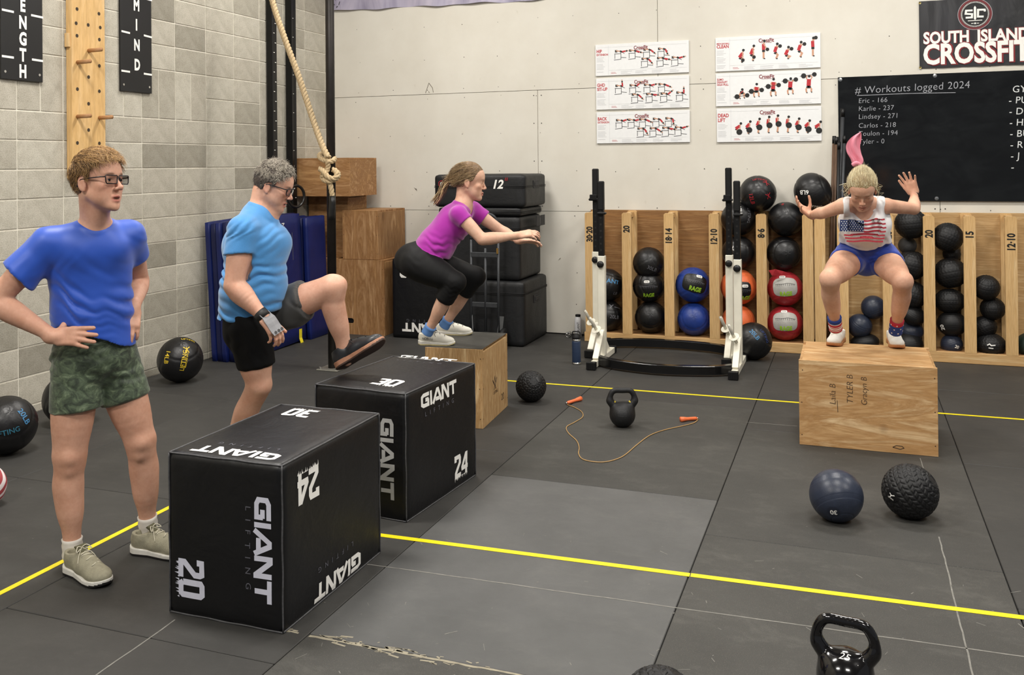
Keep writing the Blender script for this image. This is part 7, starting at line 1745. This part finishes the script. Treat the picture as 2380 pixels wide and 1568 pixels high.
hand(f, J['wrR'], at(1232, 542, 5.93)-J['wrR'], UP*.8-FWD*.5, FWD*.6-UP*.2, .92, curl=(20, 26, 28, 28), spread=6, tdir=RGT+FWD*.5-UP*.5)
hand(f, J['wrL'], at(1240, 560, 6.12)-J['wrL'], UP*.9+FWD*.3, -FWD*.8, .90, curl=(10, 14, 16, 18), spread=6)
p.mesh(f, 'body', sk, lambda V, c: hd.tint(V, c, .5, 0, .35), 10, [(hd.c, .13), (J['wrR'], .20), (J['wrL'], .20)]); hd.eyes(p, '#4a3b2c')
LG1 = plain('honey_hair', '#8b6f4c', .5, var=.25, scale=90); LG2 = plain('blonde_streak_hair', '#c6ab7f', .5, var=.2, scale=90); LG3 = plain('chestnut_hair', '#4e3b2a', .6, var=.2, scale=90)
hl = hairline([(-.12, -.060), (-.06, -.050), (-.035, -.030), (-.02, .012), (.005, .016), (.015, .002), (.026, .012), (.040, .045), (.062, .072), (.10, .078)])
f = Field(hd.c-.17, hd.c+.17, .004); f.add(hair_cap(hd, hl, .008, .001, top=.002, wl=60), 0); f.add(hd.E((0, -.118, -.010), (.024, .022, .024)), .02); hc = p.mesh(f, 'hair', plain('brown_hair_base', '#71583c', .6, var=.3, scale=60))
strands(hd, p, hl, [LG1, LG2, LG1, LG3], 5200, .060, lambda P: np.array([-P[0]*6, -.9, -.25-P[2]*3]), .02, .04, .0009, 11, parent=hc, base=.009, spread=.10)
b = MB(); rs = np.random.RandomState(3)
for i in range(90):
    o = rs.randn(3)*.006; e = rs.randn(3)*np.array([.014, .010, .010])
    pts = smoothpath([hd.T(*(np.array([0, -.125, -.012])+o)), hd.T(*(np.array([0, -.150, -.030])+o*1.6)), hd.T(*(np.array([0, -.168, -.075])+o+e*.8)), hd.T(*(np.array([0, -.188, -.130])+e)), hd.T(*(np.array([.0, -.205, -.160])+e*1.1))], 3)
    b.cur = i % 3; b.tube(pts, np.linspace(.0034, .0012, len(pts)), 4)
tag(p.mb(b, 'ponytail', [LG1, LG2, LG3], parent=hc), kind='stuff'); b = MB().tube([hd.T(0, -.118, -.006), hd.T(0, -.128, -.016)], [.018, .017], 14); p.mb(b, 'hair_tie', plain('gold_tie', '#a88a50', .5), parent=hc)
MG = fabric('magenta_jersey', '#a5259b', .75, .10, .4, .15)
f = bounds([J['pel'], J['neck'], J['shR'], J['shL']], (.18, .20, .12), (.20, .20, .10), .0048); ed = at(1000, 592, D0)
f.add(tubee(J['chest']+sp*.02, J['waist'], tX, (.150, .110), (.142, .112)), .05).add(tubee(J['waist'], ed-sp*.02, tX, (.142, .112), (.152, .122)), .05)
f.add(cone(J['neck']-sp*.028, J['shR'], .052, .050), .04).add(cone(J['neck']-sp*.028, J['shL'], .052, .055), .04); f.add(ell(J['chest']+tY*.045, (.07, .11, .07)), .05)
sR = J['shR']+(J['elR']-J['shR'])*.30; sL = J['shL']+(J['elL']-J['shL'])*.42
f.add(capped(cone(J['shR'], sR+unit(sR-J['shR'])*.05, .050, .055), (sR, J['elR']-J['shR'])), .025); f.add(capped(cone(J['shL'], sL+unit(sL-J['shL'])*.05, .056, .060), (sL, J['elL']-J['shL'])), .025)
f.add(cone(hd.T(0, .01, -.07), J['neck']+tY*.045+sp*.0, .046, .052), .006, 's'); f.add(ell(J['neck']+tY*.085-sp*.02, (.035, .035, .045)), .01, 's')
hn = unit(-sp+tY*.35); hm = at(1000, 588, D0); X_, Y_, Z_ = f.ax[0][:, None, None], f.ax[1][None, :, None], f.ax[2][None, None, :]
dd = (X_-hm[0])*hn[0]+(Y_-hm[1])*hn[1]+(Z_-hm[2])*hn[2]; f.F = np.where(dd > -.08, np.maximum(f.F, dd), f.F).astype(np.float32)
folds(f, J['waist'], unit(sp*.9-tY*.35), .046, .0065, RGT, .014, .18, lambda x, y, z: np.clip((J['chest'][2]-.03-z)/.12, 0, 1), seed=.9)
p.mesh(f, 'shirt', MG, relax=4, cover=True)
LGG = fabric('black_leggings', '#09090a', .7, .12, .0)
f = bounds([J['pel'], J['anR'], J['knL'], J['knR'], J['waist']], (.22, .22, .02), (.20, .22, .12), .0048)
f.add(tubee(J['waist']-sp*.02, J['pel'], tX, (.118, .092), (.146, .112)), .03); f.add(ell(J['pel']-tY*.035-UP*.02, (.135, .125, .115)), .04)
for h_, k_, a_, e_ in ((J['hipR'], J['knR'], J['anR'], .40), (J['hipL'], J['knL'], J['anL'], .38)):
    e = k_+(a_-k_)*e_; f.add(cone(h_, k_, .104, .062), .03); f.add(cone(h_+(k_-h_)*.2, h_+(k_-h_)*.7, .100, .072), .03); f.add(ell(k_, (.063,)*3), .02); f.add(capped(cone(k_-RGT*.012, e-RGT*.014+unit(a_-k_)*.03, .066, .064), (e, a_-k_)), .012)
folds(f, J['knR'], unit(J['anR']-J['knR']), .030, .0030, RGT, .010, .1, gauss(J['knR']-RGT*.02-UP*.05, .09), seed=1); folds(f, J['hipR'], unit(UP+RGT*.5), .05, .002, RGT, .010, .1, gauss(J['hipR'], .2), seed=1)
p.mesh(f, 'leggings', LGG, relax=9, cover=True)
CRE = plain('cream_shoe', '#dedacd', .7, var=.05); GUM = plain('pale_gum_sole', '#cdbf8c', .6, var=.05); GLC = plain('grey_laces', '#8d8a84', .8)
a, b = zat(972, 800, .508), zat(1056, 802, .508); s1 = shoe(p, a, a+unit(b-a)*.25, UP, .25, CRE, SW, GLC, None, GUM, w=1.1)
X1 = -np.cross(unit(b-a), UP)
decal(s1, text2d('NOBULL', .016, .01, 0, .8), wm(s1).translation+Vector(unit(b-a)*.075-FWD*.0465+UP*.045) if False else np.array(wm(s1).translation)+unit(b-a)*.075+np.cross(unit(b-a), UP)*.043+UP*.047, unit(b-a), UP, BLK, 'lettering', .002)
a, b = zat(1016, 777, .508), zat(1099, 778, .508); shoe(p, a, a+unit(b-a)*.25, UP, .25, CRE, SW, GLC, None, GUM, w=1.1)
BSK = plain('blue_sock', '#5b84bd', .9, var=.05); sock(p, J['anR'], J['knR'], .037, .008, [BSK], [0]*4); sock(p, J['anL'], J['knL'], .037, .010, [BSK], [0]*4)
d = unit(J['wrL']-J['elL']); b = MB().tube([J['wrL']-d*.022, J['wrL']-d*.0], [.027, .027], 18); p.mb(b, 'wrist_watch', plain('black_band', '#131313', .6))
# ================================================================== the woman in the flag tank top
FW2 = ray(2007, 480)*np.array([1, 1, 0]); FW2 = unit(FW2); RG2 = np.cross(FW2, (0, 0, 1.0))
p = Person('blonde woman in white flag tank top and blue shorts crouching on the plywood box', tuple(zat(2012, 808, .508)))
sk = skin_mat('sunny_skin', '#deb095', '#cd9a7f', '#ad5f55', '#8a6a48')
pt = math.radians(-38); hd = Head(at(2004, 440, 5.66), frame(-math.cos(pt)*FW2+math.sin(pt)*UP, UP*.8-FW2*.6), .98, True, .002, 0.0)
tX = unit(-RG2); J = dict(neck=at(2007, 474, 5.78), shR=at(1960, 478, 5.74), shL=at(2059, 478, 5.74), elR=at(1914, 494, 5.84), wrR=at(1884, 499, 6.0), elL=at(2124, 485, 5.86), wrL=at(2125, 452, 6.02),
    chest=at(2009, 518, 5.82), waist=at(2010, 560, 5.95), pel=at(2012, 592, 6.05), hipR=at(1979, 596, 6.02), hipL=at(2048, 596, 6.02), knR=at(1929, 648, 5.64), anR=at(1941, 752, 5.86), knL=at(2098, 653, 5.64), anL=at(2083, 758, 5.86))
sp = unit(J['chest']-J['pel']); tY = unit(np.cross(sp, tX)); tY = tY if tY @ FW2 < 0 else -tY
f = Field(np.min(list(J.values()), 0)-(.20, .20, .10), np.max(list(J.values()), 0)+(.20, .20, .25), .0052)
hd.build(f); f.add(cone(hd.T(0, -.030, -.045), J['neck']-sp*.01, .045, .050), .02)
f.add(cone(J['neck']-sp*.01, J['shR'], .046, .044), .03).add(cone(J['neck']-sp*.01, J['shL'], .046, .044), .03)
f.add(tubee(J['neck']-sp*.02, J['chest'], tX, (.09, .06), (.130, .092)), .03).add(tubee(J['chest'], J['waist'], tX, (.130, .092), (.110, .085)), .04).add(tubee(J['waist'], J['pel'], tX, (.110, .085), (.142, .105)), .04)
leg(f, J['hipR'], J['knR'], J['anR'], (.092, .061, .055, .031), calfdir=FW2*.6-RG2*.5); leg(f, J['hipL'], J['knL'], J['anL'], (.092, .061, .055, .031), calfdir=FW2*.6+RG2*.5)
p.bf = (f.F.copy(), f.lo.copy(), f.h)
arm(f, J['shR'], J['elR'], J['wrR'], (.043, .035, .023)); arm(f, J['shL'], J['elL'], J['wrL'], (.043, .036, .023))
hand(f, J['wrR'], at(1862, 484, 5.98)-J['wrR'], FW2*.4+RG2*-.2-UP*.6, RG2*.6+UP*.6, .95, curl=(14, 16, 18, 22), spread=14, tdir=UP*.9+RG2*.2)
hand(f, J['wrL'], at(2113, 416, 6.0)-J['wrL'], FW2*.9+RG2*.2, -RG2, .97, curl=(6, 8, 8, 10), spread=16, tdir=-RG2*.7+UP*.7)
p.mesh(f, 'body', sk, lambda V, c: hd.tint(V, c, .6, 0, .35), 10, [(hd.c, .13), (J['wrR'], .20), (J['wrL'], .20)]); hd.eyes(p, '#5b7080')
BL1 = plain('blonde_hair', '#cdb98c', .5, var=.2, scale=90); BL2 = plain('pale_blonde_hair', '#e6dcb8', .5, var=.1, scale=90); BL3 = plain('dark_blonde_hair', '#8b7550', .6, var=.2, scale=90)
hl = hairline([(-.12, -.060), (-.06, -.050), (-.035, -.030), (-.02, .012), (.005, .016), (.015, .002), (.026, .012), (.040, .045), (.060, .066), (.10, .070)])
f = Field(hd.c-.17, hd.c+.17, .004); f.add(hair_cap(hd, hl, .009, .001, top=.002, wl=60), 0); f.add(hd.E((0, -.085, .085), (.026, .026, .026)), .02); hc = p.mesh(f, 'hair', BL3)
strands(hd, p, hl, [BL1, BL2, BL2, BL3], 9000, .055, lambda P: np.array([-P[0]*5, -.9, .25]), .01, .02, .0007, 21, parent=hc, base=.010, spread=.08)
b = MB(); rs = np.random.RandomState(5)
for i in range(26):
    s_ = rs.choice([-1, 1]); y0 = rs.uniform(-.05, .03); e = rs.randn(3)*.012
    pts = smoothpath([hd.T(s_*.078, y0, .03), hd.T(s_*(.092+e[0]), y0+e[1], .0), hd.T(s_*(.095+e[1]), y0+e[2]-.01, -.03+e[0]), hd.T(s_*(.085+e[0]), y0-.02+e[1], -.055+e[2])], 3); b.cur = i % 2; b.tube(pts, np.linspace(.0012, .0006, len(pts)), 3)
tag(p.mb(b, 'loose_strands', [BL1, BL2], parent=hc), kind='stuff')
# scarf knotted in the hair, its end blown upright
PK = fabric('pink_scarf', '#e38a9b', .7, .1, .3); cen = [(1990, 386), (1992, 372), (1985, 355), (1983, 338), (1990, 322), (2001, 308)]; wd = [9, 15, 17, 16, 12, 1]; vs = []; m = 8
cs = smoothpath([np.array([a, b_, w_]) for (a, b_), w_ in zip(cen, wd)], 4)
for i, (a, b_, w_) in enumerate(cs):
    for j in range(m+1):
        u = j/m*2-1; vs.append(at(a+u*w_, b_+(2 if i else 0)*u, 5.74+.012*math.sin(u*5+i*.35)+.02*i/len(cs)))
n_ = len(vs); vs += [v+FW2*.003 for v in vs]; fs = []
for i in range(len(cs)-1):
    for j in range(m): a = i*(m+1)+j; fs += [(a, a+1, a+m+2, a+m+1), (n_+a+m+1, n_+a+m+2, n_+a+1, n_+a)]
b = MB().add(vs, fs); kn_ = p.mb(b, 'hair_scarf', PK); b = MB().tube(smoothpath([at(1982, 384, 5.70), at(1990, 379, 5.69), at(1998, 384, 5.70)], 4), .013, 10); p.mb(b, 'scarf_knot', PK, parent=kn_)
WT = fabric('white_jersey', '#e6e4e3', .8, .04, .3)
f = bounds([J['pel'], J['neck'], J['shR'], J['shL']], (.16, .20, .10), (.16, .20, .14), .0045); ed = J['waist']-sp*.045
f.add(tubee(J['chest']+sp*.02, J['waist'], tX, (.152, .112), (.146, .108)), .04).add(tubee(J['waist'], ed-sp*.05, tX, (.146, .108), (.158, .120)), .04); f.add(ell(J['chest']+tY*.05+tX*.05, (.080, .078, .085)), .04).add(ell(J['chest']+tY*.05-tX*.05, (.080, .078, .085)), .04)
f.add(cone(J['neck']-sp*.012, J['shR'], .063, .056), .03).add(cone(J['neck']-sp*.012, J['shL'], .063, .056), .03); f.add(tubee(J['neck']-sp*.02, J['chest'], tX, (.10, .074), (.150, .114)), .03)
Ft = np.stack([tX, tY, sp], 1)
def scoop(x, y, z):
    s0 = np.where(y > 0, .168, .18); neck = np.sqrt(x*x+np.minimum(z-s0, 0)**2)-.084
    armh = np.sqrt(np.maximum(.200-np.abs(x), 0)**2+np.minimum(z-.105, 0)**2)-.084
    return np.minimum(neck, armh)
f.add(localprim(J['chest'], Ft, .42, scoop), .006, 's')
hm = at(2010, 577, 5.90); X_, Y_, Z_ = f.ax[0][:, None, None], f.ax[1][None, :, None], f.ax[2][None, None, :]; u_ = (X_-hm[0])*RG2[0]+(Y_-hm[1])*RG2[1]
zc = hm[2]+.030*np.cos(np.clip(u_/.16, -1, 1)*np.pi)*-.7+.012; f.F = np.where(Z_ < zc+.06, np.maximum(f.F, zc-Z_), f.F).astype(np.float32)
folds(f, J['waist'], unit(UP+RG2*.15), .040, .0045, RG2, .016, .16, gauss(J['waist']-UP*.02, .11), seed=.9); folds(f, J['chest'], unit(RG2+UP*.25), .045, .0030, UP, .01, .2, None, seed=2)
tk = p.mesh(f, 'tank_top', WT, relax=3, cover=.004)
f = Field(J['pel']-(.30, .30, .16), J['pel']+(.30, .30, .14), .0048); f.add(tubee(J['waist']-sp*.03, J['pel'], tX, (.135, .100), (.155, .118)), .03)
for h_, k_ in ((J['hipR'], J['knR']), (J['hipL'], J['knL'])):
    ax = unit(k_-h_); e = h_+ax*.135; f.add(capped(cone(h_, e+ax*.04, .106, .099), (e, ax-UP*.25)), .03)
f.add(ell(J['pel']+tY*.03-UP*.04, (.07, .09, .07)), .03); folds(f, J['pel'], unit(UP+RG2*.3), .04, .0025, RG2, .01, .2, None)
p.mesh(f, 'shorts', fabric('blue_shorts_cloth', '#26419f', .7, .1, .3), relax=2, cover=True)
# flag print on the tank
FR, FB, FW = plain('flag_red', '#a8303c', .8, var=.15, scale=120), plain('flag_navy', '#26345f', .8, var=.12, scale=120), WHITE
o = at(2010, 541, 5.70)-FW2*.05; rt = RG2; 
def flag(vf, m, nm, off): decal_on(p.t, tk, subdiv2d(vf, .010), o, RG2, unit(UP-FW2*0), m, nm, off)
pm = lambda px, py: ((px-2007)/387, -(py-541)/387)
L = []
for (x0, x1, y0, y1) in [(2005, 2050, 512, 507), (2005, 2052, 521, 517), (2005, 2053, 530, 526), (2005, 2052, 538, 535), (1962, 2050, 545, 544), (1964, 2049, 552, 551), (1967, 2046, 559, 558)]:
    L.append([pm(x0+(x1-x0)*k/10, y0+(y1-y0)*k/10+1.0*math.sin(k*.9)) for k in range(11)])
flag(stroke2d(L, .0098), FR, 'flag_stripes', .0028); flag(stroke2d([[pm(1953, 523), pm(1979, 524), pm(2005, 525)]], .070), FB, 'flag_canton', .0034)
S_ = []
for r in range(6):
    for c in range(9): a, b_ = pm(1957+c*5.4+(2.7 if r % 2 else 0), 514+r*4.3); S_.append((np.array([(a+.0042*(1 if k % 2 == 0 else .45)*math.sin(k*math.pi/5), b_+.0042*(1 if k % 2 == 0 else .45)*math.cos(k*math.pi/5)) for k in range(10)]), [tuple(range(10))[::-1]]))
flag(join2d(S_), FW, 'flag_stars', .0046)
WS = plain('white_leather_shoe', '#e4e0d8', .55, var=.04); GUMB = plain('gum_rubber', '#a5673c', .55, var=.05)
a, b = zat(1955, 791, .508), zat(1928, 810, .508); shoe(p, a, a+unit(b-a)*.26, UP, .26, WS, plain('gum_midsole', '#b07a4e', .55, var=.05), SW, None, GUMB, w=1.12)
a, b = zat(2072, 794, .508), zat(2096, 819, .508); shoe(p, a, a+unit(b-a)*.26, UP, .26, WS, plain('gum_midsole', '#b07a4e', .55, var=.05), SW, None, GUMB, w=1.12)
SKR, SKW, SKB = plain('sock_red', '#b8283a', .9, var=.05), plain('sock_white', '#e4e0dc', .9, var=.03), plain('sock_blue', '#27408a', .9, var=.05)
sock(p, J['anR'], J['knR'], .040, .055, [SKR, SKW, SKB], [1, 0, 1, 0, 1, 0, 1, 0, 0, 1, 2, 2, 2]); s_ = sock(p, J['anL'], J['knL'], .040, .055, [SKR, SKW, SKB], [2, 2, 2, 2, 2, 2, 2, 2, 2, 0, 0, 0])
d = unit(J['knL']-J['anL']); b = MB()
for k in range(16): a_ = k*.393*2.4; u = unit(np.cross(d, (0, 1, .3))); w_ = np.cross(d, u); n_ = u*math.cos(a_)+w_*math.sin(a_); b.disc(J['anL']+d*(-.035+.005*k)+n_*.040, .005, n_, 5, .0012)
p.mb(b, 'sock_stars', SKW, parent=s_, smooth=False)
d = unit(J['wrL']-J['elL']); b = MB().tube([J['wrL']-d*.018, J['wrL']+d*.006], [.029, .029], 18); p.mb(b, 'wrist_watch', plain('black_band', '#131313', .6))
